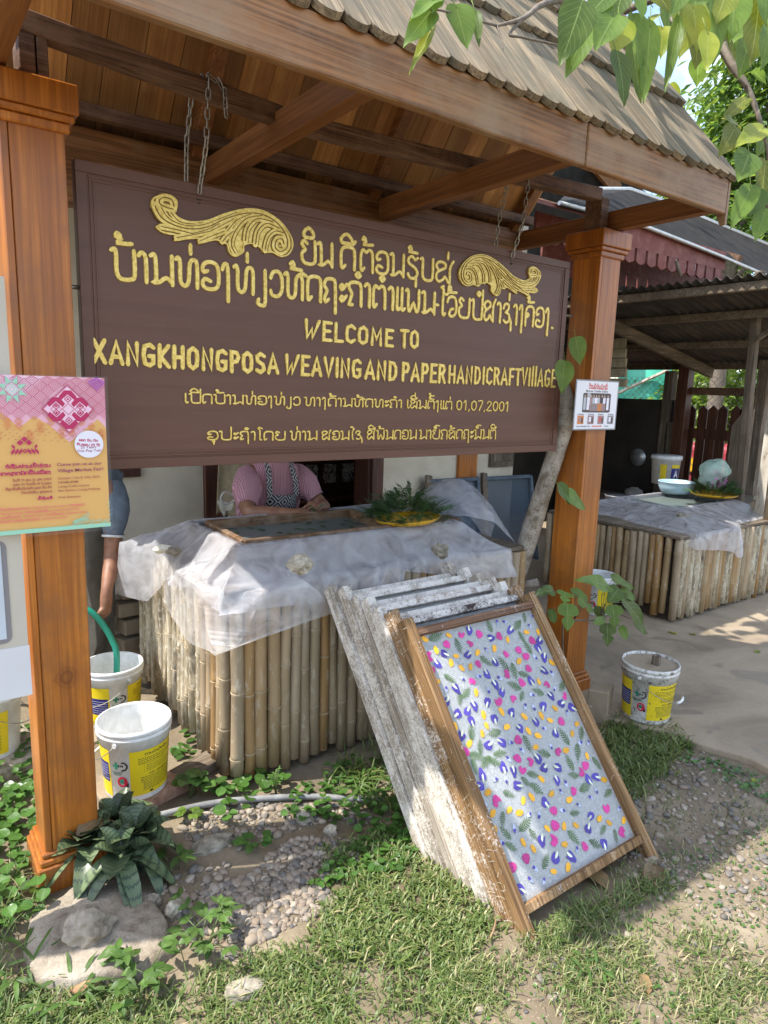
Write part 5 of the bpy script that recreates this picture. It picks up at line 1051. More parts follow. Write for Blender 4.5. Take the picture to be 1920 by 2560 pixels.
# fallen leaves
for px, py, L, mat, lab_ in ((1605, 2440, .06, L_DRY, 'curled tan dead leaf on the muddy ground at lower right'), (1450, 2170, .13, L_DRY, 'long dry leaf with a stalk under the right foot of the front frame'), (1690, 1585, .07, L_MULY, 'pale green fallen leaf on the concrete near the cement bucket'), (1740, 1587, .05, L_MULY, 'small yellow green leaf fallen on the concrete before the second vat'), (1895, 1625, .06, L_MULY, 'yellow fallen leaf on the concrete at the right edge'), (1880, 1955, .035, L_MULY, 'lime leaf lying on the gravel near the concrete edge'), (1640, 2170, .12, L_DRY, 'dry brown leaf poking out from beneath the front frame')):
    p = PZ(px, py, .03 if py < 1700 else .0); z = .027 if py < 1700 else gh(p.x, p.y)+.008; m = MB(); a = random.uniform(0, 6.28)
    leaf(m, V(p.x, p.y, z), (math.cos(a), math.sin(a), .12), (.1, -.2, 1), L, L*.55, 'oval', .3, .25, .05); m.build('fallen_leaf', mat, label=lab_, cat='leaf')
# coconut rope end by the frame foot
q = [PZ(1240, 2295, .02), PZ(1236, 2320, .03), PZ(1226, 2345, .015), PZ(1232, 2358, .002)]; m = MB(); m.tube(cr([tuple(p) for p in q], 5), .003, 6); m.build('rope', simple('rope', (.3, .19, .1), .9, .3, 80, .5), label='short frayed rope end hanging by the foot of the second frame', cat='rope')
# ------------------------------------------------------------------ paper mulberry tree with the leaning trunk
M_BARK = Mt('mulberry_bark'); _a = M_BARK.noise(M_BARK.coord(), 14, 6, .7); _b = M_BARK.noise(M_BARK.coord((1, 1, 1.6)), 110, 3, .6)
_c = M_BARK.ramp(_a, [(.35, (.16, .12, .08)), (.5, (.34, .29, .23)), (.7, (.47, .42, .35))]); _c = M_BARK.mix(M_BARK.ramp(_b, [(.58, 0.0), (.64, .8)]), _c, (.08, .055, .04)); M_BARK.set(_c, .85); M_BARK.bump(_b, .6, .006); M_BARK = M_BARK.m
random.seed(31); T0 = V(2.46, 2.44, 0); tree = empty('mulberry_tree', T0, 'paper mulberry tree whose spotted pale trunk leans up past the sign by the right post', 'tree')
m = MB(); tp = [(T0.x, T0.y, -.03), (2.49, 2.37, .3), (2.525, 2.27, .62), (2.56, 2.185, 1.0), (2.585, 2.12, 1.28), (2.60, 2.10, 1.43), (2.615, 2.17, 1.55), (2.63, 2.32, 1.66), (2.70, 2.5, 1.95), (2.80, 2.72, 2.35), (2.98, 2.95, 2.85), (3.3, 3.15, 3.5)]
m.tube(cr(tp, 4), [.052]*4+[.047]*8+[.043]*8+[.041]*4+[.04]*20+[.036], 14); m.build('trunk', M_BARK, tree)
m = MB(); m.tube([(2.51, 2.33, .5), (2.57, 2.25, .545), (2.60, 2.2, .565)], [.02, .019, .021], 10); m.build('cut_branch', M_BARK, tree)
Q = lambda X, Y_, dep: PY(1250+X/2.476, Y_/2.476, dep)
tw = MB()
def twig(pts, r0, r1): P = cr([tuple(p) for p in pts], 4); tw.tube(P, [r0+(r1-r0)*i/(len(P)-1) for i in range(len(P))], 7)
twig([(3.2, 3.1, 3.3), (2.9, 2.3, 3.25), Q(1250, -60, 1.75), Q(1390, 310, 1.5), Q(1530, 540, 1.4), Q(1600, 720, 1.35), Q(1640, 860, 1.3)], .02, .006)
twig([(3.1, 3.0, 3.1), (2.6, 2.2, 3.3), Q(700, -120, 1.5), Q(560, -40, 1.4), Q(280, 20, 1.35), Q(150, 110, 1.3), Q(-20, 160, 1.28)], .018, .003)
twig([Q(560, -40, 1.4), Q(640, 40, 1.35), Q(790, 110, 1.3), Q(830, 125, 1.28)], .006, .002); twig([Q(150, 110, 1.3), Q(60, 210, 1.28), Q(130, 230, 1.27), Q(360, 280, 1.27)], .004, .0025)
twig([Q(-20, 160, 1.28), Q(10, 240, 1.26), Q(20, 310, 1.25)], .003, .001); twig([Q(1250, -60, 1.75), Q(1100, 0, 1.4), Q(1060, 120, 1.32), Q(1100, 150, 1.3)], .006, .002)
twig([Q(1640, 860, 1.3), Q(1660, 1000, 1.3), Q(1650, 1300, 1.3)], .006, .003); twig([Q(1530, 540, 1.4), Q(1420, 420, 1.4), Q(1300, 210, 1.4)], .006, .002); twig([Q(-20, 160, 1.28), PY(1120, 30, 1.27), PY(1075, 25, 1.26)], .003, .0015)
tw.build('branch', M_TWIG, tree)
FG = [(500, 40, 390, 370, 210), (700, 110, 590, 310, 180), (530, 185, 420, 450, 150), (730, 350, 795, 655, 165), (830, 120, 890, 430, 145), (930, 180, 895, 640, 120), (740, 140, 690, 340, 190), (1100, 150, 1020, 580, 75), (1200, 60, 1230, 320, 180), (1330, 40, 1350, 400, 140), (1290, 220, 1280, 440, 120), (1450, -20, 1440, 240, 190), (1600, 40, 1570, 400, 190), (1450, 800, 1360, 970, 120), (1620, 800, 1470, 885, 120), (1540, 960, 1480, 1120, 160), (1550, 1170, 1440, 1400, 120), (1640, 1020, 1620, 1250, 150), (1640, 1310, 1590, 1480, 120), (1520, 620, 1370, 745, 80), (660, -20, 540, 90, 150), (760, -60, 720, 110, 150), (860, -50, 880, 130, 110), (960, -60, 1060, 70, 150), (1120, -60, 1070, 80, 130), (1230, -60, 1190, 100, 150), (1540, -60, 1500, 110, 200), (1650, 830, 1600, 960, 110), (1400, -40, 1350, 120, 160), (820, 290, 880, 640, 100), (1500, 120, 1450, 260, 140), (1640, -30, 1660, 150, 150), (1660, 200, 1640, 420, 130), (1610, 1180, 1560, 1330, 120), (1470, 780, 1400, 700, 70), (620, 30, 640, 150, 120)]
FG2 = [(1130, 70, 975, 245, 125), (1285, 55, 1350, 295, 160), (1395, 80, 1420, 275, 60), (1130, 185, 1000, 440, 60), (1160, -10, 1010, 75, 100), (1180, 0, 1140, 70, 60)]
m = MB()
def fgleaf(b, tpx, w_, dep, k):
    A, B = PY(b[0], b[1], dep), PY(tpx[0], tpx[1], dep-.03); d = B-A; n = V(-.35+random.uniform(-.35, .35), -.75, .5+random.uniform(-.2, .3)); L = d.length; sc = (A-CP).dot(CAM_F)/FPX
    leaf(m, A, d, n, L, w_*1.15*sc, 'heart' if L > .06 else 'oval', random.uniform(.1, .45), random.uniform(0, .2), .025, k); m.tube([A-d*.02, A-d*.25+V(random.uniform(-.02, .02), .01, .02)], .0012, 4)
for i, (a, b_, c, d, w_) in enumerate(FG): fgleaf((1250+a/2.476, b_/2.476), (1250+c/2.476, d/2.476), w_/2.476, random.uniform(1.12, 1.36), 1 if i in (6, 8, 10, 13, 14, 19, 12, 17, 28, 34, 23) else 0)
for i, (a, b_, c, d, w_) in enumerate(FG2): fgleaf((600+a/2.37, b_/2.37), (600+c/2.37, d/2.37), w_/2.37, 1.27, 1 if i == 3 else 0)
for i in range(16):
    a = random.uniform(1000, 1660); b_ = random.uniform(-60, 230); L_ = random.uniform(170, 300); fgleaf((1250+a/2.476, b_/2.476), (1250+(a+random.uniform(-90, 40))/2.476, (b_+L_)/2.476), L_*random.uniform(.55, .7)/2.476, random.uniform(1.3, 1.55), random.choice((0, 1)))
for px0, py0, px1, py1, w_, dep in ((1440, 850, 1452, 915, 40, 2.0), (1410, 910, 1405, 985, 45, 1.99), (1398, 1215, 1428, 1262, 34, 2.0), (1420, 1235, 1470, 1275, 40, 1.99)): fgleaf((px0, py0), (px1, py1), w_, dep, 0)
# the rest of the crown, above and to the right of the picture
for i in range(420):
    c = V(2.7+random.gauss(0, .8), 2.3+random.gauss(0, .6), 3.75+random.gauss(0, .3))
    if c.z < 3.3+max(0, 1.6-c.x)*.5 or c.y < 1.2: continue
    a = random.uniform(0, 6.28); leaf(m, c, (math.cos(a), math.sin(a), -.6), (math.cos(a)*.4, math.sin(a)*.4, 1), random.uniform(.1, .17), random.uniform(.08, .13), 'heart', .25, .2, .03, random.choice((0, 0, 1)))
m.build('foliage', [L_MUL, L_MULY], tree)
# young mulberry shoot at the foot of the right post
random.seed(37); p0 = V(2.62, 1.98, 0); t = empty('mulberry_shoot', p0, 'young mulberry shoot with large lobed green leaves before the right post', 'plant')
Z1 = lambda X, Y_, dep: PY(1320+X/4.147, 1380+Y_/4.147, dep); st = MB(); lf = MB()
SH = [(250, 400, 75, 420, 140, 'lobed', 1.80), (380, 420, 390, 530, 190, 'lobed', 1.78), (440, 400, 620, 455, 110, 'oval', 1.82), (410, 560, 420, 830, 235, 'lobed', 1.72), (540, 480, 700, 640, 170, 'lobed', 1.76), (820, 350, 530, 250, 190, 'heart', 1.84), (930, 390, 840, 525, 190, 'heart', 1.84), (890, 270, 1140, 380, 120, 'heart', 1.9), (960, 400, 1130, 480, 130, 'oval', 1.9), (1010, 520, 1300, 850, 260, 'heart', 1.86), (880, 570, 915, 800, 215, 'lobed', 1.8), (800, 690, 700, 730, 90, 'oval', 1.82), (820, 760, 835, 990, 200, 'lobed', 1.84), (950, 770, 1040, 905, 130, 'oval', 1.88), (230, 590, 280, 740, 110, 'oval', 1.84), (1080, 700, 1245, 850, 110, 'oval', 1.9), (720, 560, 760, 690, 140, 'oval', 1.9)]
for i, (a, b_, c, d, w_, sh, dep) in enumerate(SH):
    A, B = Z1(a, b_, dep), Z1(c, d, dep-.04); dd = B-A; leaf(lf, A, dd, V(-.25, -.7, .75), dd.length, w_/4.147*(A-CP).dot(CAM_F)/FPX, sh, .15, .12, .03); st.tube([A, (A+Z1(700, 620, 1.86))/2+V(0, 0, .02), Z1(760, 650, 1.87) if a > 600 else Z1(480, 700, 1.85)], .0015, 5)
st.tube(cr([tuple(p) for p in (p0, Z1(360, 780, 1.9), Z1(500, 710, 1.86), Z1(700, 705, 1.86), Z1(900, 620, 1.87), Z1(1030, 500, 1.88))], 4), .004, 7)
st.build('stem', M_TWIG, t); lf.build('foliage', L_MUL, t)
# ------------------------------------------------------------------ house behind the vat
M_CREAM = Mt('cream_wall_paint'); _a = M_CREAM.noise(M_CREAM.coord((1, 1, 1), False), 2.5, 6, .65); M_CREAM.set(M_CREAM.ramp(_a, [(.35, (.52, .45, .33)), (.65, (.66, .59, .46))]), .8); M_CREAM.bump(M_CREAM.noise(M_CREAM.coord((1, 1, 1), False), 60), .15, .003); M_CREAM = M_CREAM.m
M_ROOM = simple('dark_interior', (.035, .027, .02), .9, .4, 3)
W_DOOR = wood('dark_door_wood', (.05, .018, .01), (.1, .035, .018), (.16, .06, .03), 'Z', .5)
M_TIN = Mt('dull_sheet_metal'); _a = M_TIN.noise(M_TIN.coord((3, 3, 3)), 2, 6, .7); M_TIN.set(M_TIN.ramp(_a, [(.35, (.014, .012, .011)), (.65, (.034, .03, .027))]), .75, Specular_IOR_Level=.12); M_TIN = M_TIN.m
M_ALU = simple('pale_metal_edge', (.5, .5, .49), .35, .15, 20, 0, Metallic=.6)
M_MAROON = wood('maroon_painted_board', (.13, .032, .024), (.175, .045, .034), (.22, .07, .055), 'Z', .6, .9, 1.1, .6, (.24, .1, .08), 14, .3, .1, None, 1.0)
HY = 4.3
hs = empty('house', (2, HY, 0), 'cream walled house with a dark open doorway behind the paper vat', 'house')
m = MB(); m.box((-3, HY, -.05), (1.665, HY+.15, 3.0)); m.build('wall', M_CREAM, hs)
m = MB(); m.box((3.13, HY, -.05), (4.62, HY+.15, 3.0)); m.build('wall', M_CREAM, hs)
m = MB(); m.box((1.6651, HY, 2.1), (3.1299, HY+.15, 3.0)); m.build('wall', M_CREAM, hs)
for a, b_ in ((1.666, 1.78), (2.98, 3.129)): m = MB(); m.box((a, HY-.03, -.05), (b_, HY+.17, 2.1)); m.build('door_jamb', W_DOOR, hs, bevel=.005)
m = MB(); m.box((3.0, HY-.06, -.03), (3.05, HY-.031, 2.05)); m.build('door_leaf', W_DOOR, hs, bevel=.004)
m = MB(); m.box((3.92, HY-.03, -.05), (4.14, HY-.001, 2.9)); m.build('pillar', W_POST, hs, bevel=.004)
sh_ = MB(); sh_.box((4.30, HY-.03, .85), (4.60, HY-.001, 1.7)); w_ = sh_.build('window_shutter', W_OLDZ, hs, bevel=.004)
m = MB()
for i in range(2):
    for j in range(2): m.box((4.33+.13*i, HY-.038, .9+.4*j), (4.44+.13*i, HY-.0301, 1.25+.4*j))
m.build('shutter_panel', W_OLDZ, w_, bevel=.006)
m = MB(); m.box((.5, HY-.04, .92), (1.25, HY-.001, .99)); m.build('wall_rail', W_DOOR, hs, bevel=.004)
m = MB(); m.box((-.9, HY-.1, -.05), (1.66, HY-.001, .33)); m.build('plinth', M_CONC, hs)
m = MB(); zz = lambda y: 2.62+(y-3.0)*.376; m.add([(-.15, 3.0, 2.62), (.22, 3.0, 2.62), (.32, 2.72, zz(2.72)), (3.7, 2.72, zz(2.72)), (3.7, 6.4, 3.9), (-.15, 6.4, 3.9)], [(0, 1, 2, 3, 4, 5)]); m.build('shade_roof', M_TIN, hs, solid=.04)  # unseen roof, outline shaped to shade the vat and leave the buckets sunlit
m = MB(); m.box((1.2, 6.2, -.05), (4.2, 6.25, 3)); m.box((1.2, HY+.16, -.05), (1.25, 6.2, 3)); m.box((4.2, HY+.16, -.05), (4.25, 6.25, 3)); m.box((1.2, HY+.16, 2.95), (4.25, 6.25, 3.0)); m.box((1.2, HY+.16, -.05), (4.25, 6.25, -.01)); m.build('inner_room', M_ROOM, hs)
# lattice cabinet in the doorway
cb = empty('cabinet', (2.9, 5.3, 0), 'dark cabinet with a gridded picture front inside the doorway', 'cabinet')
m = MB(); m.box((1.9, 5.42, .0), (3.9, 5.5, 1.6)); m.build('back_panel', W_DOOR, cb)
M_PANE = Mt('printed_pane'); _a = M_PANE.noise(M_PANE.coord((1, 1, 1)), 22, 5, .7, 1.5); M_PANE.set(M_PANE.ramp(_a, [(.42, (.55, .5, .42)), (.5, (.38, .33, .27)), (.55, (.07, .05, .04))]), .6); M_PANE = M_PANE.m
for i in range(8):
    for j in range(3):
        m = MB(); x = 2.05+.2*i; z = .62+.24*j; m.box((x, 5.405, z), (x+.15, 5.4195, z+.19), random.random()); m.build('pane', M_PANE, cb)
m = MB()
for i in range(9): m.box((2.01+.2*i, 5.37, .5), (2.035+.2*i, 5.4, 1.4))
for j in range(4): m.box((1.95, 5.365, .565+.24*j), (3.7, 5.401, .59+.24*j))
m.build('lattice', W_DOOR, cb); m = MB(); m.box((1.9, 5.1, .5), (3.8, 5.36, .53)); m.build('shelf', W_DOOR, cb)
m = MB(); m.box((2.55, 4.75, .0), (2.93, 5.1, .42)); m.build('stool', wood('reddish_bench', (.1, .03, .02), (.2, .07, .04), (.3, .12, .07), 'X', .5), label='reddish wooden stool low inside the dark doorway', cat='stool', bevel=.01)
# hanging sack and wire at the door
M_SACK = simple('khaki_cloth', (.3, .24, .14), .9, .2, 30, .6)
q0, q1, q2, q3 = PY(548, 1150, 4.1), PY(640, 1150, 4.1), PY(640, 1278, 4.1), PY(545, 1288, 4.1)
m = MB(); m.grid(lambda u, v: (q0.lerp(q1, u)).lerp(q3.lerp(q2, u), v)+V(0, .03*math.sin(u*9+v)-.04*math.sin(math.pi*u), .012*math.sin(u*14)), 26, 16); m.build('cloth', M_SACK, label='khaki cloth hanging beside the doorway behind the seated person in pink', cat='cloth', solid=.01)
q0, q1, q2, q3 = PY(543, 1255, 4.07), PY(632, 1245, 4.07), PY(632, 1284, 4.07), PY(560, 1293, 4.07)
m = MB(); m.grid(lambda u, v: (q0.lerp(q1, u)).lerp(q3.lerp(q2, u), v)+V(0, .02*math.sin(u*12), .012*math.sin(u*17)), 24, 6); m.build('paper_scrap', M_PULP, label='white paper edge hanging under the khaki cloth', cat='paper', solid=.004)
# blue mesh screens leaning on the wall
M_NET = Mt('blue_mesh'); _a = M_NET.noise(M_NET.coord((1, 1, 1)), 16, 5, .7); M_NET.set(M_NET.ramp(_a, [(.35, (.055, .075, .1)), (.65, (.13, .16, .19))]), .75); M_NET = M_NET.m
def screen(px, lab_, alpha=1, lean=.25):
    q = [PY(a, b_, HY-.06 if k < 2 else HY-.3) for k, (a, b_) in enumerate(px)]; t = empty('mesh_screen', q[3].lerp(q[2], .5), lab_, 'screen', 'blue mesh screens against the cream wall')
    m = MB(); m.add(q, [(0, 1, 2, 3)]); m.build('mesh', M_NET if alpha == 1 else M_NET2, t)
    for a, b_, w_ in ((0, 3, .06), (1, 2, .03), (0, 1, .03)):
        d = (q[b_]-q[a]).normalized(); m = MB(); m.bar(q[a]-d*(.05 if w_ > .05 else .0)+V(0, -.02, 0), q[b_]+V(0, -.02, 0), w_, .035, (0, 1, 0)); m.build('frame_bar', W_OLDZ if w_ > .05 else M_NET, t, bevel=.003)
M_NET2 = Mt('sheer_blue_mesh'); M_NET2.set((.09, .12, .15), .7); _tp = M_NET2.n('ShaderNodeBsdfTransparent'); _mx2 = M_NET2.n('ShaderNodeMixShader'); _mx2.inputs[0].default_value = .68; M_NET2.l(_tp.outputs[0], _mx2.inputs[1]); M_NET2.l(M_NET2.b.outputs[0], _mx2.inputs[2]); M_NET2.l(_mx2.outputs[0], M_NET2.out.inputs[0]); M_NET2 = M_NET2.m
screen([(1068, 1203), (1190, 1196), (1196, 1420), (1074, 1420)], 'opaque blue grey mesh screen leaning on the cream wall behind the fern tray')
screen([(1206, 1196), (1322, 1190), (1338, 1420), (1214, 1420)], 'sheer blue mesh screen leaning on the wall next to the tree trunk', .7)
# ------------------------------------------------------------------ awning with the scalloped maroon valance
aw = empty('awning', (4.6, 3.1, 2.4), 'low metal awning edged with a scalloped maroon board to the right of the gateway', 'awning')
def scallop(Y, x0, x1, zt, zb, name, n):
    m = MB(); w_ = (x1-x0)/n; th = .018
    md0 = zb+.42*(zt-zb); m.box((x0, Y, md0), (x1, Y+th, zt))
    for i in range(n):
        a, c = x0+i*w_, x0+(i+.78)*w_; md = md0
        pl = [V(a, Y+.001, md), V(c, Y+.001, md)]+[V(c-(c-a)*k/6, Y+.001, zb+.018-.018*math.sin(math.pi*k/6)) for k in range(7)]
        m.prism(pl, (0, th-.002, 0))
    return m.build(name, M_MAROON, aw)
scallop(2.92, 3.2, 5.365, 2.635, 2.40, 'valance', 17); scallop(3.75, 4.2, 6.9, 2.72, 2.44, 'valance', 17)
lo = [PY(px, py, 2.9) for px, py in ((1395, 506), (1610, 565), (1700, 600), (1800, 640), (1940, 699))]; hi = [PY(px, py, 3.6) for px, py in ((1425, 474), (1575, 474), (1650, 500), (1745, 540), (1940, 620))]
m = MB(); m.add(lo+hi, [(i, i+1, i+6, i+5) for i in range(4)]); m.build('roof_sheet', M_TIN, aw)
m = MB(); m.tube([p+V(0, -.01, -.005) for p in lo], .014, 6); m.build('edge_trim', M_ALU, aw); m = MB(); m.tube([p+V(0, .0, .0) for p in hi], .02, 6); m.build('edge_trim', M_ALU, aw)
for X in (3.6, 4.6, 5.6): m = MB(); m.bar((X, 2.93, 2.61), (X, 3.9, 3.0), .05, .06); m.build('awning_rafter', W_DARK, aw)
m = MB(); m.tube([PY(1690, 652, 2.88), PY(1702, 690, 2.84)], .012, 6); m.build('stick_end', W_OLDZ, aw)
# pitched dark roof glimpsed between the beam and the awning
m = MB(); q = [PY(1180, 770, 6.5), PY(1200, 470, 6.5), PY(1330, 420, 6.5), PY(1480, 395, 6.5), PY(1560, 440, 6.5), PY(1670, 520, 6.5), PY(1690, 770, 6.5)]; m.prism(q, (0, .3, 0)); 
rb = m.build('gable', M_TIN, label='dark gabled roof end glimpsed under the beam above the awning', cat='roof')
m = MB(); m.bar(PY(1480, 400, 6.4), PY(1545, 478, 6.4), .2, .05, (0, 1, 0)); m.build('barge_board', W_TIE, rb)
# ------------------------------------------------------------------ shed on the right
sd = empty('shed', (6, 4, 0), 'dark open shed with a rusty corrugated roof sheltering the second vat', 'shed')
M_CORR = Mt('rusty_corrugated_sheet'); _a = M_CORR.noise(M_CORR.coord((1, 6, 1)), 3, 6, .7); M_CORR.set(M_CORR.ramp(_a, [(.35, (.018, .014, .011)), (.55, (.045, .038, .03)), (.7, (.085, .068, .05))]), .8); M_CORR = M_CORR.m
def zr_(x): return 2.31-.2*(x-4.9)
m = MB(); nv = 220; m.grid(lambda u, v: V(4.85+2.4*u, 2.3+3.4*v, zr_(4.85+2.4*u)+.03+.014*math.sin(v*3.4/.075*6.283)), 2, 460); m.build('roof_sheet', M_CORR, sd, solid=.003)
for X in (4.92, 5.5, 6.3, 7.1): m = MB(); m.box((X-.025, 2.3, zr_(X)-.05), (X+.025, 5.6, zr_(X)+.01)); m.build('purlin', W_OLD, sd, bevel=.004)
a, c = PX(1535, 790, 5.2), PX(1752, 932, 7.1); m = MB(); m.bar(V(5.0, 3.85, zr_(5.0)-.1), V(7.05, 3.85, zr_(7.05)-.1), .05, .1); m.build('rafter', W_OLD, sd, bevel=.004)
m = MB(); m.bar(V(5.0, 5.3, zr_(5.0)-.1), V(7.05, 5.3, zr_(7.05)-.1), .05, .1); m.build('rafter', W_OLD, sd, bevel=.004)
def xpost(px, X, z0, z1, w_, mat, nm): p = PX(px, 1000, X); m = MB(); m.box((X-w_/2, p.y-w_/2, z0), (X+w_/2, p.y+w_/2, z1)); return m.build(nm, mat, sd, bevel=.004)
p = PX(1880, 1000, 5.6); m = MB(); m.bar((5.6, p.y-.02, 0), (5.6, p.y+.06, 2.5), .06, .06, (1, 0, 0)); m.build('shed_post', W_OLDZ, sd, bevel=.004)
m = MB(); m.bar((5.57, p.y+.05, 1.95), (5.5, p.y-.35, 2.2), .03, .03); m.build('shed_brace', W_OLDZ, sd)
xpost(1709, 6.95, 0, 1.9, .12, W_DOOR, 'shed_post'); xpost(1672, 6.98, 0, 1.8, .1, W_OLDZ, 'shed_post'); xpost(1905, 6.95, 0, 1.9, .1, W_OLDZ, 'shed_post')
m = MB(); a = PX(1720, 975, 7.0); m.box((6.98, 3.0, a.z-.05), (7.02, a.y+.1, a.z+.03)); m.build('rail', W_DARK, sd)
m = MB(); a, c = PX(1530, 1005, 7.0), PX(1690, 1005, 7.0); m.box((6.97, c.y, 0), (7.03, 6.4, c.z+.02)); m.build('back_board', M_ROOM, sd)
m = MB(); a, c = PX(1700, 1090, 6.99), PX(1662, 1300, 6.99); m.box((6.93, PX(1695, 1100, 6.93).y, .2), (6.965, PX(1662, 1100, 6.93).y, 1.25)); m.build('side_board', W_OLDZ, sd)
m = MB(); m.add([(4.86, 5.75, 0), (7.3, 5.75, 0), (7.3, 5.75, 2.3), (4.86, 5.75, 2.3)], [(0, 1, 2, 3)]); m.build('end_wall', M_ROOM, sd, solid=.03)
# picket fence and wire behind the shed
fn_ = empty('picket_fence', (7.1, 3.7, 0), 'dark pointed picket fence at the back of the shed', 'fence')
for px in (1728, 1757, 1782, 1807, 1840, 1862):
    p = PX(px, 1030, 7.1); m = MB(); w_ = .05; zt = PX(px, 1013, 7.1).z; y = p.y; m.prism([V(7.1, y-w_, 0), V(7.1, y+w_, 0), V(7.1, y+w_, zt-.05), V(7.1, y, zt), V(7.1, y-w_, zt-.05)], (.02, 0, 0)); m.build('picket', W_DOOR, fn_)
m = MB(); z = PX(1780, 1085, 7.1).z; m.box((7.08, 2.8, z-.06), (7.099, 4.1, z+.05)); m.build('rail', W_DOOR, fn_)
m = MB(); m.box((7.12, 2.7, 0), (7.14, 4.05, .35)); m.build('lower_board', W_DOOR, fn_)
M_WIRE = simple('wire', (.3, .3, .29), .5)
wm = MB(); y0, y1, z0, z1 = 2.9, 5.6, .35, 1.75; st = .075
k = y0-(z1-z0)
while k < y1:
    for s in (1, -1):
        A, B = V(7.2, k if s > 0 else k+(z1-z0), z0), V(7.2, k+(z1-z0) if s > 0 else k, z1)
        pts = [A.lerp(B, i/20) for i in range(21)]; pts = [p+V(.004*math.sin(i*3.1), 0, 0) for i, p in enumerate(pts) if y0 < p.y < y1]
        if len(pts) > 1: wm.tube(pts, .0022, 3, caps=False)
    k += st
wm.build('wire_mesh', M_WIRE, label='sagging chain link wire mesh behind the shed fence', cat='fence')
# things in the shed
M_BOWL = simple('pale_blue_enamel', (.36, .5, .58), .3, .12, 10)
m = MB(); c = V(5.36, 3.12, .715); m.lathe([(0, 0), (.10, 0), (.125, .02), (.142, .06), (.146, .095), (.15, .098), (.146, .102), (.138, .098), (.13, .05), (.1, .012), (0, .01)], 36, c); bw = m.build('bowl', M_BOWL, label='pale blue bowl of yellow petals on the second vat', cat='bowl')
m = MB()
for i in range(60): a = random.uniform(0, 6.28); q = random.random()**.5*.11; leaf(m, c+V(q*math.cos(a), q*math.sin(a), .055+random.uniform(0, .018)), (math.cos(a), math.sin(a), random.uniform(-.3, .6)), (0, 0, 1), .03, .02, 'oval', .1, .2, .05)
m.build('petals', M_FL[3], label='loose yellow petals filling the pale blue bowl', cat='petals')
TC = V(5.42, 2.82, .735)
tray(TC, .17, 'yellow tray of cuttings under the petal bag on the second vat', (0, 0)); pile(TC+V(0, 0, .012), .16, .08, 120, 'green fern cuttings on the yellow tray in the shed', .11)
M_BAG = Mt('thin_plastic_bag'); M_BAG.set((.5, .72, .62), .25); _tp = M_BAG.n('ShaderNodeBsdfTransparent'); _mx2 = M_BAG.n('ShaderNodeMixShader'); _mx2.inputs[0].default_value = .55; M_BAG.l(_tp.outputs[0], _mx2.inputs[1]); M_BAG.l(M_BAG.b.outputs[0], _mx2.inputs[2]); M_BAG.l(_mx2.outputs[0], M_BAG.out.inputs[0]); M_BAG = M_BAG.m
bc = TC+V(.03, .03, .17); m = MB(); m.rock(bc, .13, 51, .5, 0, 4, .3, (1, .85, .95)); bg = m.build('plastic_bag', M_BAG, label='thin greenish plastic bag of pink petals on the fern tray in the shed', cat='bag')
m = MB()
for i in range(110): d = V(random.gauss(0, 1), random.gauss(0, 1), random.gauss(0, 1)).normalized(); q = bc+V(d.x*.085, d.y*.075, -.035+d.z*.045); leaf(m, q, d+V(0, 0, random.uniform(-1, 1)), d, .04, .026, 'oval', .2, .3, .05)
m.build('petals', petal('magenta_petal', (.35, .03, .2), (.6, .16, .45)), label='magenta petals packed in the plastic bag in the shed', cat='petals')
# bucket with the big label, table, sacks
t = empty('paint_bucket', PX(1660, 1208, 6.3), 'white lidded bucket with a blue and yellow label in the dark shed', 'bucket'); bb = origin(t); xf = Matrix.Translation(bb) @ Matrix.Rotation(R(20), 4, 'Z')
m = MB(); m.lathe([(0, 0), (.12, 0), (.138, .24), (.148, .242), (.148, .28), (.14, .285), (0, .285)], 36); m.build('body', M_WHT, t, xf=xf)
def bl(a0, a1, z0, z1, mi, e):
    m_.grid(lambda u, v: V((.1205+.018*(z0+(z1-z0)*v)/.24+e)*math.cos(R(a0+(a1-a0)*u)), (.1205+.018*(z0+(z1-z0)*v)/.24+e)*math.sin(R(a0+(a1-a0)*u)), z0+(z1-z0)*v), 8, 1, .5, mi)
m_ = MB(); bl(170, 196, .02, .2, 0, .001); bl(216, 262, .02, .2, 0, .001); bl(216, 262, .06, .165, 1, .0016)
fnb = lambda u, v, h: V((.135+h)*math.cos(R(225)+u/.13), (.135+h)*math.sin(R(225)+u/.13), v)
write(m_, 'A', E_, (.01, .08), (.06, .08), .06, .06, .006, .0005, fnb, 2, 1); m_.build('label', LM, t, xf=xf)
tb = empty('work_table', (6.55, 4.3, 0), 'yellowish work table with tools in the dark corner of the shed', 'table')
m = MB(); m.box((6.3, 3.9, .38), (6.85, 4.9, .41)); m.build('table_top', W_OLD, tb)
for x, y in ((6.33, 3.95), (6.33, 4.85), (6.8, 3.95), (6.8, 4.85)): m = MB(); m.box((x-.02, y-.02, 0), (x+.02, y+.02, .38)); m.build('leg', W_OLDZ, tb)
bb = PX(1590, 1180, 6.5); m = MB(); m.rock(V(6.5, bb.y, .48), .1, 61, .6, 0, 3, .4, (1, 1.2, .6)); m.build('bundle', simple('grey_rag', (.3, .28, .25), .9, .3, 20, .6), label='pale bundle of rags on the table in the dark shed', cat='bundle')
m = MB(); m.lathe([(0, 0), (.1, 0), (.1, .008), (0, .008)], 28); m.build('pan', M_ALU, label='round pan hanging on the dark board in the shed', cat='pan', xf=Matrix.Translation(PX(1595, 1143, 6.94)) @ Matrix.Rotation(R(-90), 4, 'Y'))
p = PX(1545, 1220, 5.9); m = MB(); m.lathe([(0, 0), (.09, 0), (.12, .1), (.125, .11), (.11, .1), (0, .1)], 24, V(5.9, p.y, .42)); m.build('basin', simple('grey_basin', (.18, .18, .19), .4), label='grey basin on the floor stack behind the second vat', cat='basin')
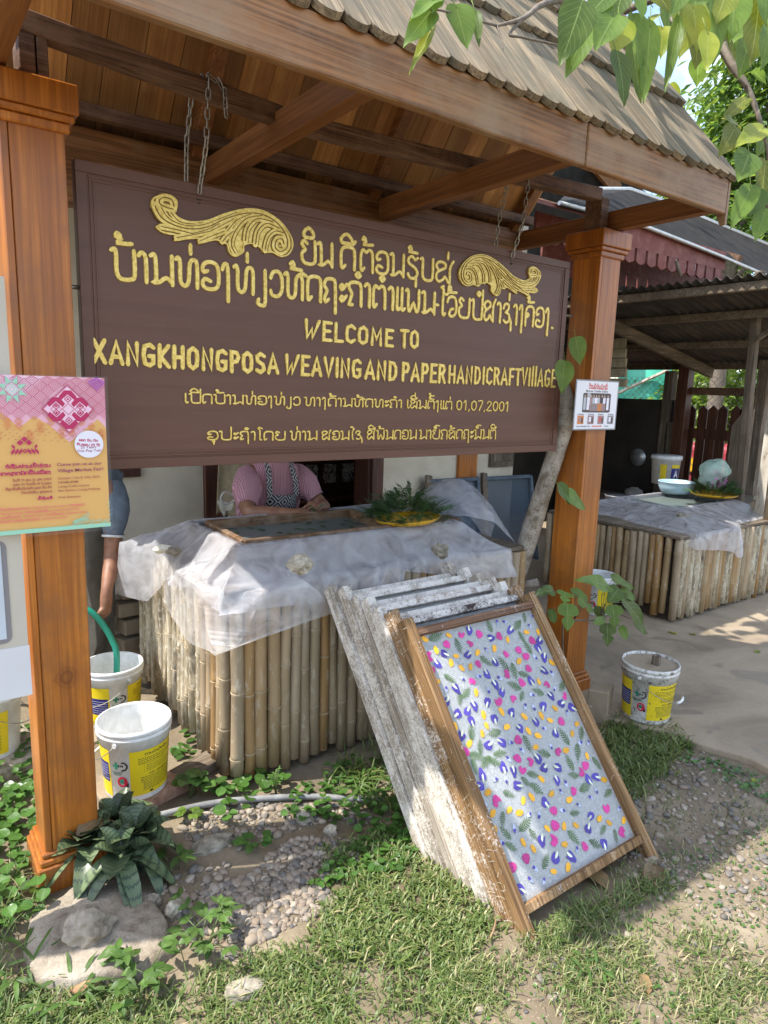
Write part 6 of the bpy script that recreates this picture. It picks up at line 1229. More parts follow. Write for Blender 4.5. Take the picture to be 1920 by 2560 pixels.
m = MB(); m.box((5.75, p.y-.15, 0), (6.05, p.y+.15, .42)); m.build('crate', W_DOOR, label='dark crate holding the grey basin in the shed', cat='crate', bevel=.006)
p = PX(1790, 1190, 6.6); m = MB(); m.rock(V(6.6, p.y, .3), .32, 71, .5, 0, 3, .35, (.9, 1.2, 1)); m.build('tarp_heap', simple('dark_green_tarp', (.015, .04, .035), .5, .3, 6, .3), label='dark green tarpaulin heap in front of the picket fence', cat='tarpaulin')
# hollow block with pulp, white post at the right
p = PZ(1898, 1280, .64); block('hollow_block', (p.x, p.y, .635), (.12, .1, .09), 10, M_CONC, 'small hollow block on the second vat ledge topped with pulp', 'block', .004)
stone(V(p.x, p.y, .745), .05, (1.1, 1, .6), 77, 'white pulp lump sitting on the hollow block', .5, M_PULP, 'pulp_lump', 'pulp', 3, .3)
M_FLAKE = Mt('flaking_white_timber'); _a = M_FLAKE.noise(M_FLAKE.coord((3, 3, .8)), 5, 6, .7); M_FLAKE.set(M_FLAKE.ramp(_a, [(.36, (.22, .17, .12)), (.46, (.45, .4, .33)), (.6, (.56, .52, .45))]), .85); M_FLAKE.bump(_a, .6, .01); M_FLAKE = M_FLAKE.m
p = PX(1908, 1250, 5.45); m = MB(); y = p.y; m.prism([V(5.45, y-.07, .55), V(5.45, y+.06, .55), V(5.45, y+.06, 1.52), V(5.45, y+.03, 1.6), V(5.45, y-.03, 1.6), V(5.45, y-.07, 1.52)], (.09, 0, 0)); m.build('board_post', M_FLAKE, label='flaking white board post with clipped corners right of the shed post', cat='post', bevel=.005)
p = PX(1843, 1150, 6.2); m = MB(); y = p.y; m.prism([V(6.2, y-.09, 0), V(6.2, y+.09, 0), V(6.2, y+.09, 1.28), V(6.2, y-.02, 1.44), V(6.2, y-.09, 1.44)], (.03, 0, 0)); m.build('board_post', W_OLDZ, label='grey brown clipped board standing left of the shed post', cat='post', bevel=.004)
m = MB()
for i in range(4):
    r = .03; m2 = MB(); q = PX(1938+i*12, 1150, 5.35); m.tube([(5.35, q.y, .62), (5.35, q.y, 1.5)], r, 10)
m.build('cane_screen', M_BAM, label='panel of upright bamboo canes at the right edge above the second vat', cat='screen')
# stacked cream boards behind the right post
t = empty('board_stack', PX(1545, 960, 5.9), 'short stack of cream slatted boards fixed behind the right post', 'boards')
for i in range(5):
    a = PX(1510, 848+i*24.5, 5.9); c = PX(1566, 870+i*24.5, 5.9); m = MB(); m.box((5.88, c.y, c.z), (5.9+.004*i, a.y, a.z), .4+.05*i); m.build('slat', simple('cream_board', (.4, .35, .24), .8, .2, 20, .3) if i == 0 else bpy.data.materials['cream_board'], t, bevel=.004)
# teal tarpaulin and white roof beyond the shed
q = [PX(1545, 900, 9), PX(1690, 900, 9), PX(1640, 1010, 9), PX(1545, 1010, 9)]
m = MB(); m.grid(lambda u, v: q[0].lerp(q[1], u).lerp(q[3].lerp(q[2], u), v)+V(.05*math.sin(u*7), 0, .03*math.sin(v*6)), 12, 8); m.build('tarpaulin', simple('teal_tarpaulin', (.06, .42, .3), .5, .12, 5), label='teal tarpaulin hung beyond the shed wire', cat='tarpaulin')
m = MB(); m.bar(PX(1540, 985, 8.9), PX(1670, 925, 8.9), .03, .07, (1, 0, 0)); m.build('plank', M_FLAKE, label='pale sloping plank in front of the teal tarpaulin', cat='plank')
m = MB(); q = [PX(1725, 945, 14), PX(1990, 920, 14), PX(1990, 975, 12), PX(1725, 985, 12)]; m.add(q, [(0, 1, 2, 3)]); m.build('far_roof', simple('pale_far_roof', (.55, .53, .5), .6, .25, 3), label='pale neighbouring roof seen through the back of the shed', cat='roof', solid=.06)
p = PX(1742, 1150, 8.2); m = MB(); m.box((8.2, p.y-.5, .2), (8.9, p.y+.35, .95)); o = m.build('parked_cart', simple('red_paint', (.4, .05, .07), .4), label='red vehicle with a yellow plate behind the picket fence', cat='vehicle', bevel=.08, seg=3)
m = MB(); m.box((8.17, p.y-.17, .6), (8.195, p.y+.13, .78)); m.build('number_plate', M_YEL, o, bevel=.004)
# ------------------------------------------------------------------ trees
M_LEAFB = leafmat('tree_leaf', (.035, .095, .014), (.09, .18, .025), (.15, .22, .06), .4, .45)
M_LEAFL = leafmat('sunlit_tree_leaf', (.11, .2, .02), (.2, .3, .04), (.25, .33, .1), .5, .45)  # paler copy of the tree leaf, sunlight put into its colour
def tree_(name, base, blobs, n, L, label, mats, trunk, seed, cat='tree', shape='lance'):
    random.seed(seed); t = empty(name, base, label, cat); base = Vector(base)
    if trunk:
        m = MB(); top = Vector(blobs[0][0]); m.tube(cr([tuple(base), tuple(base.lerp(top, .35)+V(.1, .05, 0)), tuple(base.lerp(top, .7)), tuple(top)], 5), [trunk*(1-.6*i/15) for i in range(16)], 10)
        for c, r in blobs[1:]: m.tube(cr([tuple(base.lerp(top, .6)), tuple((base.lerp(top, .6)+Vector(c))/2+V(0, 0, .2)), tuple(c)], 4), [trunk*.45*(1-.8*i/8) for i in range(9)], 7)
        m.build('trunk', M_TWIG, t)
    m = MB()
    for c, r in blobs:
        k = int(n*r**2/sum(b[1]**2 for b in blobs))
        for i in range(k//6):
            d = V(random.gauss(0, 1), random.gauss(0, 1), random.gauss(0, 1)).normalized(); q = Vector(c)+d*r*random.uniform(.35, 1.08); q.z = q.z if q.z > .1 else .1; a = random.uniform(0, 6.28); dd = V(math.cos(a), math.sin(a), random.uniform(-.9, .1))
            for j in range(6):
                s = V(random.gauss(0, 1), random.gauss(0, 1), random.gauss(0, .5)); mi = 0 if random.random() < .6 else 1
                p = q+dd*(L*.5*j)+s*L*.35; dl = (dd+s*.7); pr = SHP[shape]; nrm = V(random.gauss(0, .5), random.gauss(0, .5), 1); dl.normalize(); nrm = (nrm-dl*nrm.dot(dl)).normalized(); sd_ = dl.cross(nrm); l_ = L*random.uniform(.7, 1.2); w_ = l_*.2
                m.add([p, p+dl*l_*.45+sd_*w_, p+dl*l_-nrm*l_*.15, p+dl*l_*.45-sd_*w_], [(0, 1, 2, 3)], None, mi, False, [(0, 0, 0), (.9, .45, 0), (0, 1, 0), (-.9, .45, 0)])
    m.build('crown', mats, t)
Pt = lambda px, py, X: tuple(PX(px, py, X))
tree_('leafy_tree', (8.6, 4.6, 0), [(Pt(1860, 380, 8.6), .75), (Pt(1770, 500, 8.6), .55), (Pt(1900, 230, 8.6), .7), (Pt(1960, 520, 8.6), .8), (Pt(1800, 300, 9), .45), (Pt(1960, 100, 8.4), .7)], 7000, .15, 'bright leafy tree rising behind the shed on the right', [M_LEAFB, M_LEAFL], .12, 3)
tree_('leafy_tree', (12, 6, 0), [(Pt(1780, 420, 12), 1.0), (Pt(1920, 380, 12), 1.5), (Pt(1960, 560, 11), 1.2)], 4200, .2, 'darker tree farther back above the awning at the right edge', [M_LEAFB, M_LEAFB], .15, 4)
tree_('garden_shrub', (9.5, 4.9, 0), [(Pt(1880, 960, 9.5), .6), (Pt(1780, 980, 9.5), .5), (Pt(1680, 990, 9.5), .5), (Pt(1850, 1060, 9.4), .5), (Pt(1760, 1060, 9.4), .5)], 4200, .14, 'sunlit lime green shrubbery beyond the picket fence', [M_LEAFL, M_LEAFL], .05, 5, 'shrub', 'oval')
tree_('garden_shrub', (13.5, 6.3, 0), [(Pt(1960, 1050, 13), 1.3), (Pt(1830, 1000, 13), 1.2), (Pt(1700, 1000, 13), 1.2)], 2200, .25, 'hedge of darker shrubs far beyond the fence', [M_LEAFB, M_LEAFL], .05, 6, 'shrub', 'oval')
# ------------------------------------------------------------------ people
M_SKIN = Mt('brown_skin'); _a = M_SKIN.noise(M_SKIN.coord((1, 1, 1)), 25, 4); M_SKIN.set(M_SKIN.ramp(_a, [(.35, (.2, .09, .05)), (.65, (.29, .14, .08))]), .5, Subsurface_Weight=.08); M_SKIN.b.inputs['Subsurface Radius'].default_value = (.02, .008, .004); M_SKIN = M_SKIN.m
M_HAIR = simple('black_hair', (.012, .009, .008), .5, .3, 40)
def body(name, parent, nodes, edges, mat, sub=2):
    """one continuous skin from a skeleton: nodes = {key: (pos, radius)}"""
    ks = list(nodes); L = origin(parent); me = bpy.data.meshes.new(name); o = bpy.data.objects.new(name, me); C.objects.link(o); o.parent = parent
    me.from_pydata([tuple(Vector(nodes[k][0])-L) for k in ks], [(ks.index(a), ks.index(b_)) for a, b_ in edges], []); me.materials.append(mat)
    sk = o.modifiers.new('skin', 'SKIN'); sk.use_smooth_shade = True
    for i, k in enumerate(ks):
        r = nodes[k][1]; d = me.skin_vertices[0].data[i]; d.radius = (r, r) if not hasattr(r, '__len__') else r; d.use_root = (k == 'pelvis')
    sb = o.modifiers.new('sub', 'SUBSURF'); sb.levels = sb.render_levels = sub
    dg = bpy.context.evaluated_depsgraph_get(); ev = o.evaluated_get(dg); nm = bpy.data.meshes.new_from_object(ev); o.modifiers.clear(); o.data = nm
    nm.polygons.foreach_set('use_smooth', [True]*len(nm.polygons)); return o
def hand(nodes, edges, key, wrist, d, n, curl=.5, k=1.0, thumb=1, spread=1.0):
    """palm, four unequal curled fingers and a thumb growing from the side of the palm; d along the hand, n out of its back"""
    wrist, d, n = Vector(wrist), Vector(d).normalized(), Vector(n); n = (n-d*n.dot(d)).normalized(); s = d.cross(n)*thumb
    nodes[key+'palm'] = (wrist+d*.045*k, .024*k); edges.append((key+'wr', key+'palm'))
    for i, (off, L) in enumerate(((.027, .072), (.009, .082), (-.009, .076), (-.026, .058))):
        b_ = wrist+d*.085*k+s*off*k*spread-n*.004; nodes[f'{key}k{i}'] = (b_, .0105*k); edges.append((key+'palm', f'{key}k{i}')); q = b_; pv = f'{key}k{i}'; a = curl*.5
        for j, f in enumerate((.45, .32, .23)):
            a += curl*(.55+.12*i*.3); q = q+(d*math.cos(a)-n*math.sin(a))*L*f*k+s*(off*.06); nn = f'{key}f{i}{j}'; nodes[nn] = (q, (.0088-.001*j)*k); edges.append((pv, nn)); pv = nn
    q = wrist+d*.03*k+s*.03*k-n*.006; nodes[key+'t0'] = (q, .0125*k); edges.append((key+'palm', key+'t0')); pv = key+'t0'
    for j, L in enumerate((.032, .028)): q = q+(d*.8+s*.35-n*(.3+.35*j)).normalized()*L*k; nodes[f'{key}t{j+1}'] = (q, (.0105-.0015*j)*k); edges.append((pv, f'{key}t{j+1}')); pv = f'{key}t{j+1}'
def head(nodes, edges, neck, c, f):
    c, f = Vector(c), Vector(f).normalized()
    nodes['head0'] = (c+V(0, 0, -.055)+f*.012, .062); nodes['head'] = (c, .084); nodes['head1'] = (c+V(0, 0, .06), .07); edges += [(neck, 'head0'), ('head0', 'head'), ('head', 'head1')]
def face(t, c, f, hair=True):
    c, f = Vector(c), Vector(f).normalized(); s = f.cross(V(0, 0, 1)).normalized()
    m = MB(); m.tube([c+f*.08+V(0, 0, .012), c+f*.1+V(0, 0, -.02), c+f*.085+V(0, 0, -.03)], [.008, .013, .008], 8); m.build('nose', M_SKIN, t)
    for q in (-1, 1):
        m = MB(); m.rock(c+f*.076+s*(.03*q)+V(0, 0, .012), .011, 1, .5, 0, 2, 0); m.build('eye', M_WHT, t); m = MB(); m.rock(c+f*.0835+s*(.03*q)+V(0, 0, .012), .0055, 1, .5, 0, 2, 0); m.build('pupil', M_HAIR, t)
        m = MB(); m.rock(c+s*(.086*q)+V(0, 0, -.005), .022, 2, .5, 0, 2, .1, (.5, .8, 1.3)); m.build('ear', M_SKIN, t)
    m = MB(); m.tube([c+f*.078+s*(-.024)+V(0, 0, -.052), c+f*.088+V(0, 0, -.053), c+f*.078+s*.024+V(0, 0, -.052)], [.003, .006, .003], 8); m.build('mouth', simple('lip', (.3, .1, .08), .5) if 'lip' not in bpy.data.materials else bpy.data.materials['lip'], t)
    m = MB(); m.rock(c+V(0, 0, .035)-f*.022, .1, 3, .5, 0, 3, .08, (.98, 1, .92)); m.rock(c-f*.1+V(0, 0, -.01), .05, 4, .5, 0, 3, .1); m.build('hair', M_HAIR, t)
# person in pink, seated behind the vat
WF = V(-.05, -1, 0)
wo = empty('person', (1.6, 3.2, 0), 'person in a pink knitted top and patterned apron seated behind the vat', 'person')
N_, E__ = {}, []
N_['pelvis'] = ((1.62, 3.34, .52), .13); N_['belly'] = ((1.61, 3.28, .68), .118); N_['chest'] = ((1.60, 3.20, .90), .125); N_['collar'] = ((1.60, 3.16, 1.05), .075); N_['neck'] = ((1.60, 3.13, 1.14), .047)
E__ += [('pelvis', 'belly'), ('belly', 'chest'), ('chest', 'collar'), ('collar', 'neck')]
hc = V(1.60, 3.08, 1.29); head(N_, E__, 'neck', hc, WF)
w1 = PY(742, 1283, 2.80); e1 = PY(622, 1285, 2.95); w2 = PY(797, 1272, 2.84)
N_['sr'] = ((1.44, 3.17, 1.05), .062); N_['er0'] = ((1.41, 3.08, .95), .046); N_['er'] = (e1, .043); N_['fr'] = (e1.lerp(w1, .4), .040); N_['rwr'] = (w1, .024); E__ += [('collar', 'sr'), ('sr', 'er0'), ('er0', 'er'), ('er', 'fr'), ('fr', 'rwr')]
hand(N_, E__, 'r', w1, (.9, -.12, -.22), (.1, -.75, .7), .62, 1.0, -1)
N_['sl'] = ((1.745, 3.17, 1.05), .058); N_['el0'] = ((1.79, 3.1, .95), .043); N_['el'] = ((1.82, 3.02, .89), .037); N_['lwr'] = (w2+V(.06, .03, .0), .025); E__ += [('collar', 'sl'), ('sl', 'el0'), ('el0', 'el'), ('el', 'lwr')]
hand(N_, E__, 'l', w2+V(.06, .03, .0), (-.75, -.3, .1), (.2, -.6, .7), .75, 1.0, 1)
for s, x in ((-1, 1.53), (1, 1.71)): k = 'a' if s < 0 else 'b'; N_[k+'h'] = ((x, 3.28, .5), .09); N_[k+'k'] = ((x+.03*s, 2.98+.3, .1+.38), .065); N_[k+'k2'] = ((x+.05*s, 3.3, .25), .05); N_[k+'f'] = ((x+.05*s, 3.32, .03), .04); N_[k+'t'] = ((x+.05*s, 3.2, .03), .03); E__ += [('pelvis', k+'h'), (k+'h', k+'k'), (k+'k', k+'k2'), (k+'k2', k+'f'), (k+'f', k+'t')]
body('body', wo, N_, E__, M_SKIN); face(wo, hc, WF)
M_PINK = Mt('pink_knit'); _wv = M_PINK.n('ShaderNodeTexWave', wave_type='BANDS', bands_direction='X'); _wv.inputs['Scale'].default_value = 38; _wv.inputs['Distortion'].default_value = 2.5; _wv.inputs['Detail'].default_value = 2; M_PINK.l(M_PINK.coord((1, .4, .12), False), _wv.inputs[0])
M_PINK.set(M_PINK.ramp(_wv.outputs[1], [(.1, (.42, .2, .24)), (.8, (.6, .33, .38))]), .9); M_PINK.bump(_wv.outputs[1], .7, .008); M_PINK = M_PINK.m
def loft(mb, secs, n=28, tint=.5, mi=0, wr=.0, sd=1):
    vs = []
    for i, (c, rx, ry, ax) in enumerate(secs):
        c = Vector(c)
        for k in range(n):
            a = 6.2832*k/n; w_ = 1+wr*mnoise.noise(V(math.cos(a)*2, math.sin(a)*2, i*.6+sd)); vs.append(c+Vector(ax[0])*rx*w_*math.cos(a)+Vector(ax[1])*ry*w_*math.sin(a))
    mb.add(vs, [(i*n+k, i*n+(k+1) % n, (i+1)*n+(k+1) % n, (i+1)*n+k) for i in range(len(secs)-1) for k in range(n)], tint, mi, True)
XY = ((1, 0, 0), (0, 1, 0)); XYt = ((1, 0, 0), (0, .95, .2))
m = MB(); loft(m, [((1.62, 3.33, .48), .17, .15, XY), ((1.615, 3.30, .65), .155, .13, XY), ((1.61, 3.24, .85), .17, .135, XYt), ((1.60, 3.19, .98), .185, .125, XYt), ((1.60, 3.165, 1.06), .17, .1, XYt), ((1.60, 3.15, 1.10), .125, .082, XYt), ((1.60, 3.135, 1.125), .075, .065, XYt), ((1.60, 3.13, 1.135), .062, .056, XYt)], 40, .5, 0, .06); m.build('knit_top', M_PINK, wo)
def sleeve(A, B, r0, mat, nm, t, puff=1.5, n=26):
    A, B = Vector(A), Vector(B); d = (B-A).normalized(); a = d.orthogonal().normalized(); b_ = d.cross(a); m = MB(); ax = (tuple(a), tuple(b_)); S_ = []
    for f, k in ((-.12, .8), (0, 1.15), (.25, 1.4), (.5, 1.52), (.72, 1.42), (.88, 1.15), (.95, 1.02), (1, 1.05), (1.02, .92)): S_.append((A+d*(B-A).length*f, r0*k*puff/1.5, r0*k*puff/1.5, ax))
    loft(m, S_, n, .5, 0, .14); m.build(nm, mat, t)
sleeve((1.455, 3.16, 1.06), Vector(N_['er0'][0]).lerp(e1, .45), .062, M_PINK, 'sleeve', wo, 1.15); sleeve((1.735, 3.17, 1.06), (1.80, 3.06, .93), .062, M_PINK, 'sleeve', wo, 1.1)
M_APR = Mt('patterned_apron'); _tc = M_APR.n('ShaderNodeTexCoord'); _sp = M_APR.n('ShaderNodeSeparateXYZ'); M_APR.l(_tc.outputs['Object'], _sp.inputs[0])
def _tri(sock, k):
    a = M_APR.n('ShaderNodeMath', operation='MULTIPLY', i_1=k); M_APR.l(sock, a.inputs[0]); b_ = M_APR.n('ShaderNodeMath', operation='PINGPONG', i_1=.5); M_APR.l(a.outputs[0], b_.inputs[0]); return b_.outputs[0]
_ad = M_APR.n('ShaderNodeMath', operation='ADD'); M_APR.l(_tri(_sp.outputs[0], 16), _ad.inputs[0]); M_APR.l(_tri(_sp.outputs[2], 13), _ad.inputs[1]); _ml = M_APR.n('ShaderNodeMath', operation='MULTIPLY', i_1=4.0); M_APR.l(_ad.outputs[0], _ml.inputs[0]); _fr = M_APR.n('ShaderNodeMath', operation='FRACT'); M_APR.l(_ml.outputs[0], _fr.inputs[0])
M_APR.set(M_APR.ramp(_fr.outputs[0], [(0, (.02, .02, .025)), (.55, (.42, .42, .42))], 'CONSTANT'), .8); M_APR = M_APR.m
def afn(u, v):
    z = .5+.46*v; wd = .15*(1-.0*v) if v < .55 else .15-.075*((v-.55)/.45)**.7; x = 1.61+wd*(2*u-1); cy = 3.335-.17*(z-.48)/.5-.155+.10*((2*u-1)**2)*wd/.15*.9; return V(x, cy, z)
m = MB(); m.grid(afn, 20, 20); m.build('apron', M_APR, wo)
m = MB()
for s in (-1, 1):
    P = [V(1.605+.075*s, 3.055, .945), V(1.60+.075*s, 3.05, 1.02), V(1.60+.068*s, 3.075, 1.085), V(1.60+.06*s, 3.12, 1.145)]
    m.add([p+V(dx, 0, 0) for p in P for dx in (-.014, .014)], [(i*2, i*2+1, i*2+3, i*2+2) for i in range(3)], .5)
m.build('apron_strap', M_APR, wo, solid=.004)
m = MB(); pp = PY(552, 1245, 3.3); m.tube(cr([tuple(pp+V(.09, 0, -.01)), tuple(pp+V(.03, 0, .03)), tuple(pp), tuple(pp+V(.03, 0, -.035)), tuple(pp+V(.09, 0, -.012))], 5), .005, 6); m.build('apron_bow', M_WHT, wo)
m = MB(); loft(m, [((1.62, 3.3, .30), .24, .2, XY), ((1.62, 3.32, .52), .2, .17, XY), ((1.62, 3.33, .6), .165, .15, XY)], 30, .5, 0, .1); m.build('skirt', simple('pale_pink_cloth', (.55, .4, .4), .9), wo)
m = MB(); m.lathe([(0, .3), (.17, .3), (.17, .27), (.15, .27), (.13, 0), (.1, 0), (.1, .25), (0, .25)], 20, (1.62, 3.34, .0)); m.build('stool', M_BOWL, label='low stool under the person in pink behind the vat', cat='stool')
m = MB()
for i in range(8): d = V(random.gauss(-.4, .4), random.gauss(-.3, .3), random.gauss(.2, .6)); fern(m, w2+V(-.03, -.02, .0), d, V(0, -.7, .7), .06, .014, .005)
m.build('sprig', M_FERN, label='fern sprig held in the raised hand of the person in pink', cat='leaves')
m = MB(); rt = Vector(N_['rf11'][0])
for i in range(4): fern(m, rt, V(random.uniform(-.3, .3), -.4, -1), V(0, -1, 0), .03, .008, .003)
m.build('sprig', M_FERN, label='small leaf sprig pinched in the lower hand above the vat', cat='leaves')
# person bending behind the left post with the hose
pe = empty('person', (.72, 3.4, 0), 'person in a grey blue shirt and clear plastic apron holding a green hose', 'person')
N_, E__ = {}, []; F2 = V(.25, -.9, -.3)
sh1 = PY(292, 1215, 3.22); e1 = PY(280, 1400, 3.16); w1 = PY(266, 1478, 3.06)
N_['pelvis'] = ((.66, 3.58, .62), .13); N_['belly'] = ((.67, 3.48, .76), .12); N_['chest'] = ((.69, 3.36, .96), .13); N_['collar'] = ((.70, 3.28, 1.08), .08); N_['neck'] = ((.70, 3.2, 1.14), .05)
E__ += [('pelvis', 'belly'), ('belly', 'chest'), ('chest', 'collar'), ('collar', 'neck')]; hc = V(.70, 3.12, 1.25); head(N_, E__, 'neck', hc, F2)
N_['sl'] = (sh1+V(-.02, 0, -.03), .062); N_['el0'] = (sh1.lerp(e1, .55), .046); N_['el'] = (e1, .039); N_['fl'] = (e1.lerp(w1, .35), .038); N_['lwr'] = (w1, .024); E__ += [('collar', 'sl'), ('sl', 'el0'), ('el0', 'el'), ('el', 'fl'), ('fl', 'lwr')]
hand(N_, E__, 'l', w1, (-.12, -.2, -1), (.55, -.8, .1), .75, 1.05, -1)
N_['sr'] = ((.53, 3.3, 1.05), .062); N_['er'] = ((.45, 3.2, .82), .042); N_['rwr'] = ((.5, 3.05, .66), .025); E__ += [('collar', 'sr'), ('sr', 'er'), ('er', 'rwr')]; hand(N_, E__, 'r', (.5, 3.05, .66), (.3, -.5, -.4), (0, -.5, .7), .8, 1.0, 1)
for s, x in ((-1, .58), (1, .76)): k = 'a' if s < 0 else 'b'; N_[k+'h'] = ((x, 3.58, .58), .095); N_[k+'k'] = ((x+.01*s, 3.5, .32), .065); N_[k+'f'] = ((x+.01*s, 3.56, .04), .045); N_[k+'t'] = ((x+.01*s, 3.42, .03), .032); E__ += [('pelvis', k+'h'), (k+'h', k+'k'), (k+'k', k+'f'), (k+'f', k+'t')]
body('body', pe, N_, E__, M_SKIN); face(pe, hc, F2)
M_SHIRT = simple('grey_blue_shirt', (.13, .17, .22), .9, .25, 25, .5); M_TROU = simple('dark_grey_trousers', (.09, .085, .08), .9, .25, 18, .4)
m = MB(); loft(m, [((.66, 3.57, .60), .18, .15, XY), ((.67, 3.48, .78), .17, .145, XY), ((.69, 3.37, .95), .18, .15, XYt), ((.70, 3.29, 1.07), .18, .11, XYt), ((.70, 3.24, 1.12), .12, .085, XYt), ((.70, 3.21, 1.14), .07, .065, XYt)], 36, .5, 0, .09); m.build('shirt', M_SHIRT, pe)
sl_end = sh1.lerp(e1, .66); sleeve(sh1+V(-.01, 0, 0), sl_end, .06, M_SHIRT, 'sleeve', pe, 1.05); sleeve((.54, 3.3, 1.06), (.47, 3.23, .88), .06, M_SHIRT, 'sleeve', pe, 1.25)
d = (e1-sh1).normalized(); a_ = d.orthogonal().normalized(); b_ = d.cross(a_); m = MB(); loft(m, [(sl_end+d*.001, .05, .05, (tuple(a_), tuple(b_))), (sl_end+d*.012, .05, .05, (tuple(a_), tuple(b_)))], 26); m.build('cuff', M_WHT, pe, solid=.003)
for x in (.58, .76): m = MB(); loft(m, [((x, 3.56, .66), .1, .12, XY), ((x, 3.54, .45), .095, .1, XY), ((x, 3.5, .3), .085, .085, XY), ((x, 3.55, .07), .07, .07, XY)], 22, .5, 0, .1); m.build('trouser_leg', M_TROU, pe)
m = MB(); m.grid(lambda u, v: V(.50+.36*u, 3.40-.13*math.sin(math.pi*u)-.10*v+.10*(1-v)+.02*mnoise.noise(V(u*5, v*7, 3)), .12+.93*v+.0*u), 24, 30); m.build('plastic_apron', plastic('grey_plastic_apron', (.27, .27, .25), .82, .15), pe)
hp = Vector(N_['lf11'][0]).lerp(Vector(N_['lpalm'][0]), .55)
hose = [PY(150, 1480, 3.12), PY(196, 1516, 3.07), PY(228, 1530, 3.04), PY(258, 1562, 3.02), PY(280, 1600, 3.0), PY(292, 1640, 2.98), (.725, 2.96, .12)]
hs_ = MB(); hs_.tube(cr([tuple(p) for p in [(.2, 3.5, .12), (.36, 3.3, .4)]+hose], 6), .0135, 12, .5); hs_.build('hose', simple('green_hose', (.01, .24, .16), .35, .1, 10), label='green garden hose held by the bending person and dipping into the back bucket', cat='hose')
# stacked bricks in the shadow behind the vat
for i in range(4):
    p = PY(352, 1470+42*i, 3.45); block('brick', (p.x-.02*(i % 2), p.y, p.z-.04), (.22, .11, .075), 5*i, M_CONC, ['topmost grey block of the dark pile behind the vat corner', 'second grey block from the top of the pile behind the vat', 'third grey block down in the pile behind the vat', 'lowest visible grey block of the pile behind the vat'][i], 'block')
# ------------------------------------------------------------------ poster and notices
def ink(name, c, r=.5): m = Mt(name); m.set(c, r); return m.m
K_ = {n: ink('print_'+n, c) for n, c in dict(mustard=(.72, .4, .1), pink=(.78, .42, .52), palepink=(.82, .55, .68), rose=(.58, .12, .2), crimson=(.46, .015, .1), teal=(.32, .62, .45), white=(.78, .76, .84), plum=(.3, .05, .12), orange=(.72, .27, .1), violet=(.42, .1, .5), brown=(.42, .12, .07), paper=(.76, .76, .8), red=(.6, .06, .05), ink=(.04, .03, .05), salmon=(.72, .2, .15), grey=(.25, .24, .25), skin=(.5, .33, .25), darkphoto=(.07, .05, .05), fabric=(.65, .22, .05), lightgrey=(.45, .47, .5), mauve=(.35, .22, .22)).items()}
M_SLEEVE = Mt('laminate_film'); M_SLEEVE.set((.8, .82, .82), .12, Specular_IOR_Level=.5); _tp = M_SLEEVE.n('ShaderNodeBsdfTransparent'); _mx2 = M_SLEEVE.n('ShaderNodeMixShader'); _mx2.inputs[0].default_value = .05; M_SLEEVE.l(_tp.outputs[0], _mx2.inputs[1]); M_SLEEVE.l(M_SLEEVE.b.outputs[0], _mx2.inputs[2]); M_SLEEVE.l(_mx2.outputs[0], M_SLEEVE.out.inputs[0]); M_SLEEVE = M_SLEEVE.m
class Sheet:
    """flat print built in layers a fraction of a millimetre apart on the plane y = Y"""
    def __init__(s, t, Y, map_): s.t, s.Y, s.map, s.mb, s.k, s.cs = t, Y, map_, MB(), 0, []
    def g(s, c):
        if c not in s.cs: s.cs.append(c)
        s.mi = s.cs.index(c); return s.mb
    def poly(s, c, pts, nm=None):
        s.k += 1; q = [s.map(*p) for p in pts]; g_ = s.g(c); g_.add([V(a, s.Y-.00002*s.k, b_) for a, b_ in q], [tuple(range(len(q)))], .5, s.mi)
    def rect(s, c, x0, y0, x1, y1): s.poly(c, [(x0, y0), (x1, y0), (x1, y1), (x0, y1)])
    def circ(s, c, x, y, r, ry=None, n=28): s.poly(c, [(x+r*math.cos(6.2832*i/n), y+(ry or r)*math.sin(6.2832*i/n)) for i in range(n)])
    def line(s, c, pts, hw):
        s.k += 1; q = [s.map(*p) for p in pts]; e = .00002*s.k; g_ = s.g(c); ribbon(g_, q, hw, .00002, lambda u, v, h: V(u, s.Y-e-h*.5, v), s.mi, False)
    def text(s, c, txt, D, a, b_, h, hw, sm=2):
        s.k += 1; A, B = s.map(*a), s.map(*b_); e = .00002*s.k; hh = abs(s.map(a[0], a[1]-h)[1]-A[1]); g_ = s.g(c); write(g_, txt, D, A, B, hh, hh, hw, .00003, lambda u, v, hz: V(u, s.Y-e-hz, v), s.mi, sm)
    def font(s, c, txt, a, w_, h, sk=0):
        cu = bpy.data.curves.new('t', 'FONT'); cu.body = txt; cu.size = 1; cu.offset = .018; o = bpy.data.objects.new('t', cu); C.objects.link(o); dg = bpy.context.evaluated_depsgraph_get(); dg.update(); me = bpy.data.meshes.new_from_object(o.evaluated_get(dg)); bpy.data.objects.remove(o)
        xs_ = [q.co.x for q in me.vertices]; x0, x1 = min(xs_), max(xs_); s.k += 1; A = s.map(*a); B = s.map(a[0]+w_, a[1]); W = B[0]-A[0]; H = abs(s.map(a[0], a[1]-h)[1]-A[1])
        vs = [V(A[0]+(q.co.x-x0)/(x1-x0)*W, s.Y-.00002*s.k, A[1]+(B[1]-A[1])*(q.co.x-x0)/(x1-x0)+q.co.y/.72*H) for q in me.vertices]; g_ = s.g(c); g_.add(vs, [tuple(f.vertices) for f in me.polygons], .5, s.mi); bpy.data.meshes.remove(me)
    def done(s):
        s.mb.build('printed_design', [K_[c] for c in s.cs], s.t)
PYs = 1.976
def pm(x, y): q = PY(x/4.425, 900+y/4.425, PYs); return (q.x, q.z)
x1 = pm(1150, 200)[0]; zt, zb = pm(1150, 200)[1], pm(1250, 1830)[1]; x0 = x1-.297; WX, HZ = .297, zt-zb
